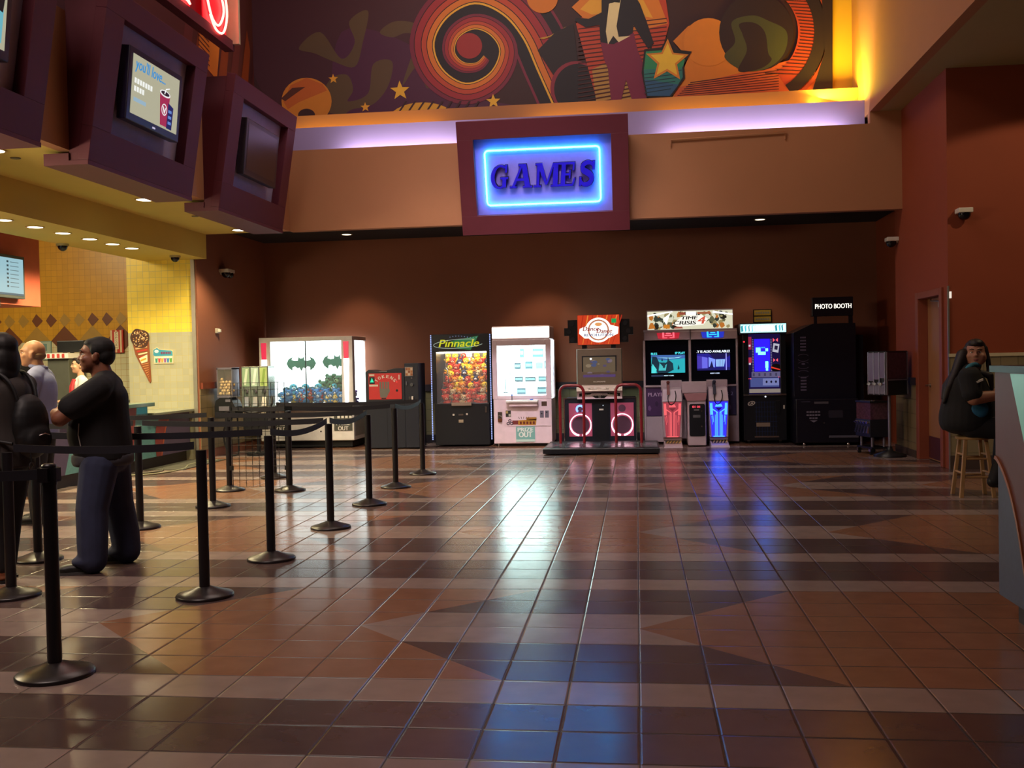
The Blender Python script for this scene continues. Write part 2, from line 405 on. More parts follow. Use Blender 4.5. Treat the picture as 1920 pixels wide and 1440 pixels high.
struct('baseboard_right', MB().box(3.8, 9, 13.02, 13.05, 0, .17, mat('dark_base_tile', '#4a3a34', .5)).box(3.77, 3.8, 14.47, 15.6, 0, .1, mat('dark_base_tile', '#4a3a34', .5)))
M_dfr = mat('rust_door_frame_paint', '#8a4630', .5); M_door = mat('tan_door_veneer', '#9a6a44', .5, var=.15, scale=4)
door = struct('door_1', MB().box(3.77, 4.0, 14.32, 14.45, 0, 2.25, M_dfr).box(3.77, 4.0, 13.24, 13.35, 0, 2.25, M_dfr).box(3.77, 4.0, 13.35, 14.32, 2.16, 2.25, M_dfr), .006)
MB().box(3.90, 3.95, 13.36, 14.31, .01, 2.155, M_door).build('door_leaf', door)
MB().box(3.892, 3.90, 13.38, 14.29, .03, .32, mat('dark_red_kick_plate', '#4a2024', .4)).build('kick_plate', door)
st = mat('brushed_steel', '#b9b4ac', .28, 1)
MB().cyl((3.90, 14.22, 1.0), (3.84, 14.22, 1.0), .016, .014, st).tube([(3.845, 14.23, 1.0), (3.84, 14.16, 1.0), (3.842, 14.09, 1.0)], .011, st).cyl((3.902, 14.22, 1.0), (3.893, 14.22, 1.0), .03, .03, st).build('door_handle', door)
MB().box(3.85, 3.90, 13.42, 13.66, 2.02, 2.09, st).tube([(3.86, 13.5, 2.09), (3.80, 13.8, 2.11), (3.86, 14.0, 2.15)], .008, st).build('door_closer', door)

# ------------------------------------------------------------------ wall mural: flat printed artwork, drawn in its own sheet units
ART = ((5.19912153e-04, -9.11919e-06, -6.14594894e-01), (6.37102289e-05, -1.278247e-05, 9.40320149e-01), (-1.06088185e-05, -5.23673215e-04, 3.65133679e-01))
def sheet(Y, A=ART):
    def f(u, v):
        d = [a[0]*u+a[1]*v+a[2] for a in A]
        return (d[0]/d[1]*Y, CAM_H+d[2]/d[1]*Y)
    return f
mur = MB(); sh = sheet(16.28); frm = FR((0, 16.285, 0))
LAY = [0]
def ink(hexc): return mat('mural_ink_'+hexc.lstrip('#'), hexc, .6, var=.05)
def mp(pts, hexc, smooth=False, closed=True):
    LAY[0] += 1
    if smooth: pts = spline(pts, 6, True)
    mur.art([sh(*p) for p in pts], frm, .0004*LAY[0], ink(hexc))
def stripe(path, wid, f0, f1, hexc, side=1):
    LAY[0] += 1
    n = len(path)
    for i in range(n-1):
        q = []
        for j, ff in ((i, f0), (i+1, f0), (i+1, f1), (i, f1)):
            a = path[max(0, j-1)]; b = path[min(n-1, j+1)]; tx, ty = b[0]-a[0], b[1]-a[1]; l = math.hypot(tx, ty) or 1
            w_ = wid[j]*ff*side
            q.append((path[j][0]+ty/l*w_, path[j][1]-tx/l*w_))
        mur.art([sh(*p) for p in q], frm, .0004*LAY[0], ink(hexc))
mp([(440, -330), (1560, -330), (1560, 175), (440, 262)], '#3a1820')
mp([(500, -50), (760, -80), (800, 60), (720, 200), (560, 230), (470, 120)], '#451d2c', True)
mp([(640, 60), (780, 90), (830, 170), (1040, 215), (800, 250), (640, 250)], '#4e1c40', True)
for blob in ([(600, 200), (618, 150), (650, 140), (662, 168), (652, 190), (690, 175), (700, 120), (735, 115), (728, 160), (700, 195), (660, 205), (640, 215)],
             [(755, 160), (770, 110), (785, 70), (760, 62), (735, 70), (712, 60), (740, 40), (780, 45), (800, 75), (795, 110), (812, 150), (800, 165), (782, 125)],
             [(560, 90), (600, 60), (640, 110), (665, 80), (655, 40), (690, 20), (680, 80), (665, 125), (625, 115), (590, 100)]):
    mp(blob, '#5c4530', True)
mp(circ(875, 80, 97, 97), '#7e2342'); mp(circ(875, 80, 92, 92), '#1c1020')
pth = spline([(1037, 200), (1007, 133), (980, 73), (942, 28), (890, 8), (840, 33), (815, 80), (830, 128), (873, 155), (917, 137), (936, 97), (920, 67), (890, 55), (861, 70), (853, 97), (869, 116), (893, 117), (907, 104)], 6)
n_ = len(pth); wd = [54-(0 if t < .22 else (t-.22)/.78*40) for t in [i/(n_-1) for i in range(n_)]]
tail = pth[:n_*4//17]
stripe(tail, [60]*len(tail), -.42, 1.28, '#7e2342', -1); stripe(tail, [60]*len(tail), -.34, 1.2, '#1c1020', -1)
cut = n_
for f0, f1, c in ((0, 1, '#240f1c'), (.0, .07, '#f0b43c'), (.10, .30, '#dc7a30'), (.33, .52, '#c24a34'), (.55, .8, '#a22c38'), (.83, 1, '#7c2440')):
    stripe(pth, wd, f0, f1, c, -1)
mp(circ(880, 86, 24, 24), '#a22c30')
for x, y, r, c in ((750, 170, 19, '#f2b83a'), (925, 190, 14, '#f2b83a'), (625, 148, 9.5, '#f0a838'), (685, 201, 9.5, '#f0a838'), (1079, 153, 6, '#e08038'), (1094, 142, 6, '#e08038'), (1070, 171, 5.5, '#d06038')):
    LAY[0] += 1
    mur.art([sh(px, 2*y-py) for px, py in star(x, y, r, PI/2+.05)], frm, .0004*LAY[0], ink(c))
mp(circ(575, 190, 47, 44), '#d8842c'); mp([(531, 190), (545, 160), (575, 146), (605, 158), (613, 170), (560, 192), (540, 205)], '#c8642a'); mp([(527, 185), (548, 165), (573, 163), (560, 172), (535, 190)], '#5a2a20'); mp(circ(575, 216, 16, 12), '#3a1820')
mp(circ(793, 232, 68, 40), '#e0a434')
for k in range(9):
    x = 728+k*17
    mp([(x, 238), (x+4, 238), (x+36, 190), (x+32, 190)], '#3a1824')
mp(circ(1017, -3, 29, 28), '#d87c2c')
mp([(1010, 72), (1030, 68), (1062, 50), (1040, 66), (1020, 74)], '#c8963c')
mp([(1008, 95), (1042, 60), (1075, 45), (1085, 130), (1042, 148)], '#241420')
mp(circ(1080, 165, 48, 50), '#8c2a40'); mp(circ(1083, 167, 44, 47), '#1c1020')
# striped red panel, gold hexagon, figure in tails
mp([(1080, 45), (1120, 0), (1140, -60), (1240, -60), (1255, 45), (1240, 100), (1200, 190), (1120, 192)], '#c2442e')
mp([(1110, 130), (1160, 110), (1190, 190), (1118, 192)], '#b88a48')
mp([(1130, -40), (1220, -40), (1252, 45), (1190, 60), (1100, 40), (1072, 14)], '#dc8030')
mp([(1088, 18), (1135, -30), (1190, -30), (1224, 34), (1160, 24), (1110, 28)], '#e8a83c')
for k in range(20):
    y = 48+k*8
    mp([(1084, y+6), (1250-max(0, k-6)*5, y-14), (1250-max(0, k-6)*5, y-12), (1084, y+8)], '#4a1a20')
mp([(1128, -20), (1160, -8), (1190, -8), (1200, 8), (1212, 40), (1226, 82), (1215, 92), (1202, 72), (1188, 48), (1186, 66), (1160, 84), (1126, 82), (1124, 48), (1098, 52), (1078, 40), (1080, 34), (1104, 36), (1128, 24)], '#1a1022')
mp([(1126, 80), (1150, 84), (1188, 62), (1196, 96), (1206, 120), (1214, 190), (1186, 192), (1174, 150), (1164, 192), (1146, 192), (1140, 130), (1132, 110)], '#7c2046')
mp([(1142, 8), (1164, 0), (1156, 50), (1160, 70), (1182, 68), (1160, 80), (1150, 68), (1140, 84), (1136, 60)], '#e8d8a8')
mp([(1146, 0), (1152, 3), (1164, -2), (1162, 6), (1152, 5), (1146, 7)], '#0c0810')
mp([(1219, 84), (1222, 84), (1216, 190), (1212, 190)], '#0c0810')
# big ochre ball and ground, shadow disc, red ring
mp([(1262, 78), (1290, 50), (1330, 36), (1366, 52), (1374, 90), (1354, 110), (1420, 132), (1500, 135), (1520, 160), (1380, 182), (1260, 184), (1290, 110)], '#d8802c', False)
mp([(1270, 165), (1420, 130), (1530, 100), (1528, 172), (1262, 186)], '#cc5c30')
for k in range(9): mp([(1262+k*4, 187-k*4), (1460, 172-k*5), (1460, 173.4-k*5), (1262+k*4, 188.6-k*4)], '#4a1a20')
mp(circ(1328, 80, 47, 45), '#dc842e'); mp(circ(1418, 62, 70, 72), '#2a1420')
mp([(1358, 108), (1378, 80), (1372, 42), (1410, 30), (1440, 40), (1474, 60), (1470, 100), (1440, 128), (1396, 134)], '#44442e', True)
mp([(1384, 134), (1400, 96), (1392, 66), (1386, 46), (1414, 44), (1434, 62), (1440, 100), (1446, 114), (1424, 130)], '#2a1420', True)
LAY[0] += 1
arc = [(1418+112*math.cos(a), 62+118*math.sin(a)) for a in [(-78+k*6)*PI/180 for k in range(24)]]
stripe(arc, [1]*len(arc), -34, 8, '#b8402c', 1)
for k in range(30):
    y = -30+k*6.2
    if y < 140:
        x0 = 1418+math.sqrt(max(0, 76**2-(y-62)**2)) if abs(y-62) < 76 else 1440
        mp([(x0+6, y), (1540, y+4), (1540, y+5.6), (x0+6, y+1.6)], '#3a1820')
stripe(arc, [1]*len(arc), -18, 4, '#241222', -1); stripe(arc, [1]*len(arc), 20, 27, '#a8402c', 1)
mp([(1208, 94), (1240, 90), (1251, 72), (1264, 94), (1297, 98), (1282, 122), (1284, 148), (1258, 184), (1212, 184), (1203, 138)], '#140c18')
mp([(1211, 98), (1240, 96), (1284, 112), (1281, 124), (1279, 128), (1207, 134)], '#2c8c60'); mp([(1207, 132), (1279, 128), (1280, 146), (1270, 162), (1208, 150)], '#2a7c78'); mp([(1208, 150), (1272, 160), (1256, 181), (1214, 181)], '#2c5c88')
for k in range(6): mp([(1208, 140+k*7), (1278-k*4, 132+k*7), (1278-k*4, 133.4+k*7), (1208, 141.6+k*7)], '#183848')
def tstar(cx, cy, r, c):
    LAY[0] += 1; mur.art([sh(px, 2*cy-py) for px, py in star(cx, cy, r, PI/2-.02, .46)], frm, .0004*LAY[0], ink(c))
tstar(1251, 116, 42, '#d88830'); tstar(1251, 115.5, 33, '#f2c840')
mp([(1538, -40), (1560, -40), (1560, 175), (1520, 178), (1545, 100)], '#241222')
mural = tag(mur.build('wall_mural', None), 'long dark mural of swirls, stars and a figure in tails above the cove', 'mural')
# painted side panel on the left wall of the high bay
ml = MB(); fl = FR((-6.2, 0, 0), '+x')
ml.art(rect(5, 16.28, 5.0, 8.9), fl, .004, ink('#4a1c1e'))
for k in range(7):
    y0 = 13.3+k*.42
    ml.art([(y0, 5.0), (y0+.35, 5.0), (y0+.75, 6.6), (y0+.62, 6.9)], fl, .006+.0004*k, ink('#7c3418' if k % 2 else '#5c2426'))
ml.art([(14.1, 5.9), (14.75, 5.75), (14.9, 6.35), (14.55, 6.3), (14.2, 6.42)], fl, .012, ink('#c87028'))
for k in range(6): ml.art([(14.12, 5.95+k*.07), (14.5, 5.88+k*.07), (14.5, 5.90+k*.07), (14.12, 5.97+k*.07)], fl, .014, ink('#4a1c1e'))
tag(ml.build('wall_mural', None), 'dim red and orange mural on the left wall behind the red neon sign', 'mural')

# ================================================================== illuminated sign over the arcade
T_ = Vector((-1.3, 14.56, 4.90)); B_ = Vector((-1.3, 15.0, 3.32))
sv = (T_-B_).normalized(); sn = Vector((1, 0, 0)).cross(sv)   # outward, facing down and to -y
frs = (B_, Vector((1, 0, 0)), sv, sn); SH = (T_-B_).length; SW = 1.235
sg = empty('lightbox_sign', (-1.3, 14.9, 3.4), 'tilted maroon sign box with blue neon frame over the arcade', 'sign')
def at(o, p): o.parent = p; o.matrix_parent_inverse = Matrix.Translation(-p.location); return o
def part(mb, name, p, bevel=0):
    o = mb.build(name, None, bevel); o.parent = p
    # geometry is modelled in room coordinates; keep it there under its parent
    o.matrix_parent_inverse = (Matrix.Translation(p.location) @ p.rotation_euler.to_matrix().to_4x4()).inverted()
    return o
fw = MB(); iw0, iw1, iz0, iz1 = -1.0, .99, .28, SH-.26
for r in (rect(-SW, SW, 0, iz0), rect(-SW, SW, iz1, SH), rect(-SW, iw0, iz0, iz1), rect(iw1, SW, iz0, iz1)): fw.prism(r, frs, -.13, 0, M_maroon)
for xa, xb in ((-1.3-SW, -1.3-SW+.04), (-1.3+SW-.04, -1.3+SW)):
    fw.hexa([(xa, 15.02, 3.33), (xb, 15.02, 3.33), (xb, 15.15, 3.40), (xa, 15.15, 3.40)], [(xa, 14.62, 4.89), (xb, 14.62, 4.89), (xb, 15.15, 4.73), (xa, 15.15, 4.73)], M_maroon)
fw.hexa([(-1.3-SW, 15.01, 3.325), (-1.3+SW, 15.01, 3.325), (-1.3+SW, 15.15, 3.38), (-1.3-SW, 15.15, 3.38)], [(-1.3-SW, 15.01, 3.36), (-1.3+SW, 15.01, 3.36), (-1.3+SW, 15.15, 3.41), (-1.3-SW, 15.15, 3.41)], M_maroon)
fw.hexa([(-1.3-SW, 14.60, 4.86), (-1.3+SW, 14.60, 4.86), (-1.3+SW, 15.15, 4.72), (-1.3-SW, 15.15, 4.72)], [(-1.3-SW, 14.60, 4.89), (-1.3+SW, 14.60, 4.89), (-1.3+SW, 15.15, 4.75), (-1.3-SW, 15.15, 4.75)], M_maroon)
part(fw, 'sign_frame', sg, .004)
part(MB().prism(rect(iw0-.01, iw1+.01, iz0-.01, iz1+.01), frs, -.128, -.118, mat('lavender_sign_panel', '#8a80e0', .4)), 'back_panel', sg)
nx0, nx1, nz0, nz1 = -.85, .82, .42, SH-.43
c_ = .05
loop = []
for (cx, cz, a0) in ((nx1-c_, nz0+c_, -90), (nx1-c_, nz1-c_, 0), (nx0+c_, nz1-c_, 90), (nx0+c_, nz0+c_, 180)):
    loop += [(cx+c_*math.cos((a0+k*30)*PI/180), cz+c_*math.sin((a0+k*30)*PI/180)) for k in range(4)]
def L3(fr, p, d=0): return Vector(fr[0])+Vector(fr[1])*p[0]+Vector(fr[2])*p[1]+Vector(fr[3])*d
part(MB().tube([L3(frs, p, -.075) for p in loop], .013, mat('cyan_neon_glow', '#081018', .4, 0, (.03, .50, 1.0), 27), 8, True), 'neon_tube', sg)
# letters G A M E S: slab serif italics made from strokes
def strokes(letter):
    q = []
    if letter == 'G':
        for k in range(22):
            a0, a1 = [(55+(310-55)*t/22)*PI/180 for t in (k, k+1)]
            w = lambda a: .19 if PI*.6 < a < PI*1.4 else .10
            q.append([(.48+(.48-w(a0))*math.cos(a0), .5+(.5-.09)*math.sin(a0)), (.48+.48*math.cos(a0), .5+.5*math.sin(a0)), (.48+.48*math.cos(a1), .5+.5*math.sin(a1)), (.48+(.48-w(a1))*math.cos(a1), .5+(.5-.09)*math.sin(a1))])
        q += [rect(.62, .82, .05, .46), rect(.5, .92, .40, .48), rect(.74, .84, .68, 1.0)]
    if letter == 'A':
        q += [[(.0, 0), (.14, 0), (.52, 1), (.44, 1)], [(.44, 1), (.66, 1), (.90, 0), (.66, 0)], rect(.2, .74, .30, .40), rect(-.06, .26, 0, .08), rect(.56, .98, 0, .08), rect(.3, .66, .92, 1)]
    if letter == 'M':
        q += [rect(.08, .2, 0, 1), rect(.82, 1.04, 0, 1), [(.06, 1), (.3, 1), (.58, .1), (.48, .1)], [(.5, .1), (.58, .1), (.86, 1), (.78, 1)], rect(-.04, .3, 0, .08), rect(.74, 1.12, 0, .08), rect(0, .28, .92, 1), rect(.8, 1.1, .92, 1)]
    if letter == 'E':
        q += [rect(.1, .34, 0, 1), rect(0, .8, 0, .09), rect(0, .8, .91, 1), rect(.3, .6, .45, .54), [(.68, 0), (.8, 0), (.9, .34), (.82, .34)], rect(.72, .82, .66, 1), rect(.54, .62, .32, .68)]
    if letter == 'S':
        p = [(.80, .80), (.62, .94), (.40, .95), (.2, .84), (.22, .66), (.42, .56), (.62, .46), (.74, .3), (.66, .12), (.44, .04), (.24, .08), (.1, .24)]
        p = spline(p, 3); n = len(p)
        for i in range(n-1):
            t = i/(n-1); w0 = .05+.085*math.sin(PI*t); t2 = (i+1)/(n-1); w1 = .05+.085*math.sin(PI*t2)
            def nrm(j):
                a, b = p[max(0, j-1)], p[min(n-1, j+1)]; l = math.hypot(b[0]-a[0], b[1]-a[1]); return ((a[1]-b[1])/l, (b[0]-a[0])/l)
            n0, n1 = nrm(i), nrm(i+1)
            q.append([(p[i][0]-n0[0]*w0, p[i][1]-n0[1]*w0), (p[i][0]+n0[0]*w0, p[i][1]+n0[1]*w0), (p[i+1][0]+n1[0]*w1, p[i+1][1]+n1[1]*w1), (p[i+1][0]-n1[0]*w1, p[i+1][1]-n1[1]*w1)])
        q += [rect(.74, .86, .66, 1.02), rect(.04, .16, -.02, .36)]
    return q
mb_l = mat('deep_blue_sign_letter', '#2018b8', .35, 0, '#1c10c0', .5); mo = mat('dark_letter_edge', '#140a30', .5)
gx = -.79
for ch, wdt in (('G', .32), ('A', .36), ('M', .37), ('E', .30), ('S', .29)):
    lt = MB()
    for k, poly in enumerate(strokes(ch)):
        P_ = []
        for (a, b) in poly: P_.append((gx+a*wdt*.87+.09*b*.36, .66+b*.34))
        lt.prism(P_, frs, -.08+.0003*k, -.05+.0003*k, mb_l)
        cx = sum(p[0] for p in P_)/len(P_); cz = sum(p[1] for p in P_)/len(P_)
        Q_ = [(p[0]+.006*(1 if p[0] > cx else -1), p[1]+.006*(1 if p[1] > cz else -1)) for p in P_]
        lt.prism(Q_, frs, -.112, -.081+.0002*k, mo)
    part(lt, 'sign_letter', sg)
    gx += wdt-.015
# thin conduit on the header
tag(MB().tube([(.55, 15.13, 4.52), (.55, 15.12, 4.62), (2.18, 15.12, 4.66), (2.18, 15.13, 4.56)], .012, M_peach).build('conduit'), 'thin peach conduit bar on the header right of the neon sign', 'conduit')

# ================================================================== tilted screen pods on the left fascia
def pod(name, y0, y1, label, screen):
    # face runs from (x=-5.06, z=3.4) up and outwards to (x=-4.80, z=5.02)
    b = Vector((-5.06, y0, 3.40)); t = Vector((-4.80, y0, 5.02)); v = (t-b).normalized(); h = (t-b).length
    n = Vector((0, 1, 0)).cross(v); W = y1-y0
    fr = (b, Vector((0, 1, 0)), v, n)
    e = empty(name, (-5.2, (y0+y1)/2, 3.45), label, 'screen housing')
    f = MB(); m = M_maroon
    i0, i1, j0, j1 = .34, W-.30, .32, h-.22
    for r in (rect(0, W, 0, j0), rect(0, W, j1, h), rect(0, i0, j0, j1), rect(i1, W, j0, j1)): f.prism(r, fr, -.11, 0, m)
    part(f, 'face_frame', e, .004)
    s = MB()
    for y in (y0+.005, y1-.035):
        s.hexa([(-5.25, y, 3.40), (-5.075, y, 3.40), (-5.075, y+.03, 3.40), (-5.25, y+.03, 3.40)], [(-5.25, y, 5.0), (-4.82, y, 5.0), (-4.82, y+.03, 5.0), (-5.25, y+.03, 5.0)], m)
    s.box(-5.25, -4.86, y0+.03, y1-.03, 4.97, 5.0, m).box(-5.25, -5.2, y0+.03, y1-.03, 4.8, 5.0, m)
    part(s, 'side_panels', e)
    part(MB().box(-5.50, -5.06, y0-.01, y1+.01, 3.36, 3.40, m).box(-5.50, -5.25, y0-.01, y1+.01, 3.40, 3.47, m), 'bottom_flange', e)
    part(MB().prism(rect(i0-.02, i1+.02, j0-.02, j1+.02), fr, -.15, -.112, mat('grey_lavender_backing', '#b4a8c8', .6)), 'backing_panel', e)
    # hanging monitor, tipped a little more than the face
    tv = MB(); mc = (i0+i1)/2-.06; o = L3(fr, (mc, h*.53), .02)
    tilt = Matrix.Rotation(-.06, 3, Vector((0, 1, 0))); v2 = tilt @ v; n2 = tilt @ n
    ft = (o, Vector((0, 1, 0)), v2, n2); bz = mat('dark_indigo_monitor_case', '#1e1838', .35) if screen else mat('dark_brown_monitor_case', '#241820', .4)
    hw, hh = .58, .36
    tv.prism(rect(-hw, hw, -hh, hh), ft, -.10, 0, bz)
    mon = part(tv, 'monitor', e, .01)
    part(MB().prism(rect(-.1, .1, -.1, .1), ft, -.2, -.10, bz), 'wall_mount', e)
    sc = MB(); fd = .003
    if screen:
        sc.art(rect(-.51, .51, -.285, .30), ft, fd, em('#d8d4b4', .62))
        if screen == 1:
            f2 = (L3(ft, (-.13, .205)), ft[1], ft[2], ft[3])
            sc.text("you'll love...", f2, .15, fd+.002, em('#3aa0e8', .75), .64, .15, .004)
            for y, wdt in ((.05, .40), (-.03, .26)):
                for k in range(int(wdt/.055)): sc.art(rect(-.46+k*.055, -.46+k*.055+.042, y-.026, y+.026), ft, fd+.002, em('#f4f6f0', .95))
            sc.art(rect(-.46, -.20, -.155, -.115), ft, fd+.002, em('#a8c8dc', .75))
            sc.art([(.12, -.26), (.27, -.26), (.31, .07), (.08, .07)], ft, fd+.002, em('#c83060', .6))
            sc.art(circ(.195, .075, .12, .035, 20), ft, fd+.003, em('#f4eef0', .9)); sc.art(circ(.195, .078, .095, .022, 20), ft, fd+.004, em('#382030', .6))
            sc.art([(.17, .07), (.19, .07), (.21, .12), (.29, .145), (.285, .155), (.20, .13)], ft, fd+.005, em('#f8f8f8', 1))
            sc.ring((L3(ft, (.195, -.09)), ft[1], ft[2], ft[3]), .05, .062, fd+.003, fd+.004, em('#f4eef0', .9), 20)
            sc.art([(.15, -.06), (.175, -.06), (.2, -.1), (.22, -.06), (.235, -.06), (.205, -.13), (.185, -.13)], ft, fd+.005, em('#f4eef0', .9))
            sc.art([(.26, -.27), (.38, -.27), (.40, -.03), (.28, .0)], ft, fd+.003, em('#1c2068', .7))
            for k in range(3): sc.art(rect(.285, .36, -.22+k*.06, -.19+k*.06), ft, fd+.005, em('#6a90d8', .8))
        else:
            sc.art([(.30, -.20), (.46, -.24), (.47, .02), (.40, .10), (.32, .02)], ft, fd+.002, em('#70c0d0', .8))
            sc.art([(.33, .02), (.46, .0), (.49, .20), (.36, .16)], ft, fd+.003, em('#20181c', .5))
    else:
        sc.art(rect(-.51, .51, -.285, .30), ft, fd, mat('dark_blank_screen', '#2c1a18', .3))
    part(sc, 'screen', mon)
    if screen: part(MB().prism(rect(-.03, .03, -.335, -.318), ft, .001, .004, em('#d0c8e0', .9)), 'logo_plate', mon)
    return e
pod('screen_housing', 5.96, 8.25, 'maroon tilted screen housing cut off at the left edge of the photo', 2)
pod('screen_housing', 9.02, 11.25, 'maroon tilted screen housing holding the lit drink advert', 1)
pod('screen_housing', 12.02, 14.29, 'maroon tilted screen housing with a dark monitor, nearest the arcade', 0)

# red neon sign above the pods
rs = empty('neon_sign', (-4.9, 9.5, 5.5), 'red neon letter sign above the screen housings, cut by the top edge', 'sign')
part(MB().box(-5.0, -4.88, 6.0, 12.2, 5.34, 5.42, M_maroon).box(-5.0, -4.97, 6.0, 12.2, 5.42, 6.6, mat('red_sign_back', '#8a1420', .5)).box(-5.0, -4.80, 12.15, 12.2, 5.42, 6.6, mat('cream_sign_end', '#c8b090', .5))
     .box(-4.90, -4.88, 6.0, 12.2, 5.42, 5.46, M_maroon), 'sign_case', rs)
neon = mat('red_neon_glow', '#200404', .4, 0, (1.0, .12, .10), 9); core = mat('red_neon_letter', '#b01018', .4, 0, (.8, .01, .02), .9)
def neon_letter(pts, y, w, h, z0):
    lt = MB()
    for p in pts:
        lt.tube([(-4.86, y+a*w, z0+b*h) for a, b in p], .014, neon, 6)
    return lt
Npts = [[(.0, 0), (.22, 0), (.15, .06), (.15, .9), (.0, 1), (.3, 1), (.85, .1), (.85, .94), (.75, 1), (1.0, 1)], [(.28, .9), (.28, .06), (.33, 0), (.08, 0)], [(.85, .0), (.98, 0)], [(.7, .08), (1.0, -.02)]]
Spts = [spline([(.9, .75), (.85, .95), (.5, 1.0), (.2, .9), (.12, .7), (.35, .55), (.7, .42), (.85, .22), (.6, .0), (.3, .02), (.1, .2), (.05, .35)], 4), spline([(.78, .75), (.6, .9), (.35, .85), (.27, .72), (.5, .6), (.9, .45), (1.0, .2), (.8, -.05), (.45, -.08), (.2, .05)], 4)]
Opts = [spline([(.5, 0), (.1, .2), (0, .5), (.1, .8), (.5, 1), (.9, .8), (1, .5), (.9, .2), (.5, 0)], 3)]
lt = neon_letter(Spts, 11.32, .62, .95, 5.50); lt.box(-4.90, -4.885, 11.30, 11.96, 5.46, 6.5, core); part(lt, 'neon_letter', rs)
lt = neon_letter(Npts, 9.75, 1.15, .95, 5.50); lt.box(-4.90, -4.885, 9.75, 10.95, 5.46, 6.5, core); part(lt, 'neon_letter', rs)
# ================================================================== ARCADE MACHINES
blk = mat('black_cabinet_laminate', '#14161c', .35); blk2 = mat('dark_navy_cabinet', '#161a28', .4); wht = mat('off_white_cabinet', '#f0eeec', .4)
pnk = mat('pale_grey_cabinet', '#ecd6e2', .45); chrome = mat('chrome_metal', '#d0d0d0', .15, 1); rubber = mat('black_rubber', '#101012', .8)
glass = mat('clear_glass', '#ffffff', .02, alpha=.06, var=0)
gw_white = mat('bright_cabinet_light', '#202020', .5, 0, (.86, 1.0, .98), 4)
def caster(e, x, y, r=.045):
    m = MB().cyl((x-.018, y, r), (x+.018, y, r), r, r, rubber, 14).box(x-.025, x+.025, y-.03, y+.03, r+.02, 2*r+.035, chrome)
    part(m, 'caster', e)
# ---- wide white crane cabinet with lit interior
e = empty('crane_machine', (-5.68, 17.5, 0), 'wide white prize crane with pink-topped light columns and green bat emblems', 'arcade machine')
X0, X1, Y0, Y1 = -6.53, -4.86, 17.08, 17.98
part(MB().box(X0, X1, Y0, Y1, .13, .72, wht), 'lower_cabinet', e, .012)
part(MB().box(X0+.05, X1-.05, Y0+.06, Y1-.03, .02, .13, rubber), 'plinth', e)
part(MB().box(X0, X1, Y0, Y1, 1.86, 1.93, wht).box(X0+.05, X1-.05, Y0+.05, Y1, 1.84, 1.862, gw_white), 'roof', e, .006)
part(MB().box(X0+.02, X1-.02, Y1-.06, Y1-.01, .76, 1.85, gw_white).box(X0+.02, X1-.02, Y0+.06, Y1-.05, .72, .76, mat('white_prize_tray', '#dfe6e4', .6)).box(X0, X0+.02, Y0+.1, Y1, .72, 1.86, wht).box(X0+.02, X0+.03, Y0+.15, Y1-.06, .76, 1.84, mat('glowing_side_lining', '#202020', .5, 0, (.9, 1.0, .98), 1.6)), 'lit_interior', e)  # left lining is a plain panel made to glow so it looks lit
for x in (X0+.06, X1-.14):
    part(MB().box(x-.06, x+.14, Y0, Y0+.14, .72, 1.86, wht), 'corner_post', e, .006)
    part(MB().prism([(x-.01, 1.55), (x+.07, 1.55), (x+.075, 1.84), (x-.02, 1.84)], FR((0, Y0, 0)), .0, .012, mat('pink_light_cover', '#c02840', .3, 0, '#d83050', .9)).prism([(x+.0, .60 if x < -6 else .76), (x+.05, .60 if x < -6 else .76), (x+.075, 1.55), (x-.015, 1.55)], FR((0, Y0, 0)), .0, .012, mat('white_tube_light', '#303030', .3, 0, (1, .96, .97), 3.0)), 'light_column', e)
part(MB().box(X0+.20, -5.712, Y0+.03, Y0+.036, .76, 1.86, glass).box(-5.698, X1-.22, Y0+.03, Y0+.036, .76, 1.86, glass).box(X1-.03, X1-.024, Y0+.14, Y1-.05, .76, 1.86, glass), 'glass_pane', e)
part(MB().box(-5.712, -5.698, Y0+.02, Y0+.045, .74, 1.86, mat('dark_seal', '#20302c', .5)), 'centre_seam', e)
part(MB().box(X0+.02, X1-.02, Y0-.10, Y0, .66, .745, blk).box(X0+.3, -5.85, Y0-.08, Y0-.01, .745, .75, chrome), 'control_ledge', e, .008)
for x in (-6.15, -5.05):
    b_ = MB().box(x-.16, x+.16, Y0-.012, Y0+.01, .30, .58, mat('grey_prize_door', '#4c4e48', .5))
    fr = FR((x, Y0-.012, 0))
    for k in range(4): b_.art(rect(-.1+k*.07, -.055+k*.07, .515, .555), fr, .002, wht)
    b_.text('PRIZE', FR((x, Y0-.012, .43)), .07, .002, wht, .24, bold=.003).text('OUT', FR((x, Y0-.012, .34)), .07, .002, wht, .18, bold=.003)
    part(b_, 'prize_door', e)
part(MB().box(X1-.04, X1+.004, Y0+.06, Y1-.04, .2, .7, mat('light_grey_side_panel', '#a8a49e', .5)), 'side_panel', e)
part(MB().cyl((-5.45, Y0+.002, .29), (-5.45, Y0-.01, .29), .014, .014, blk, 12), 'cam_lock', e)
for x in (X1-.32, X1-.12): caster(e, x, Y0+.1)
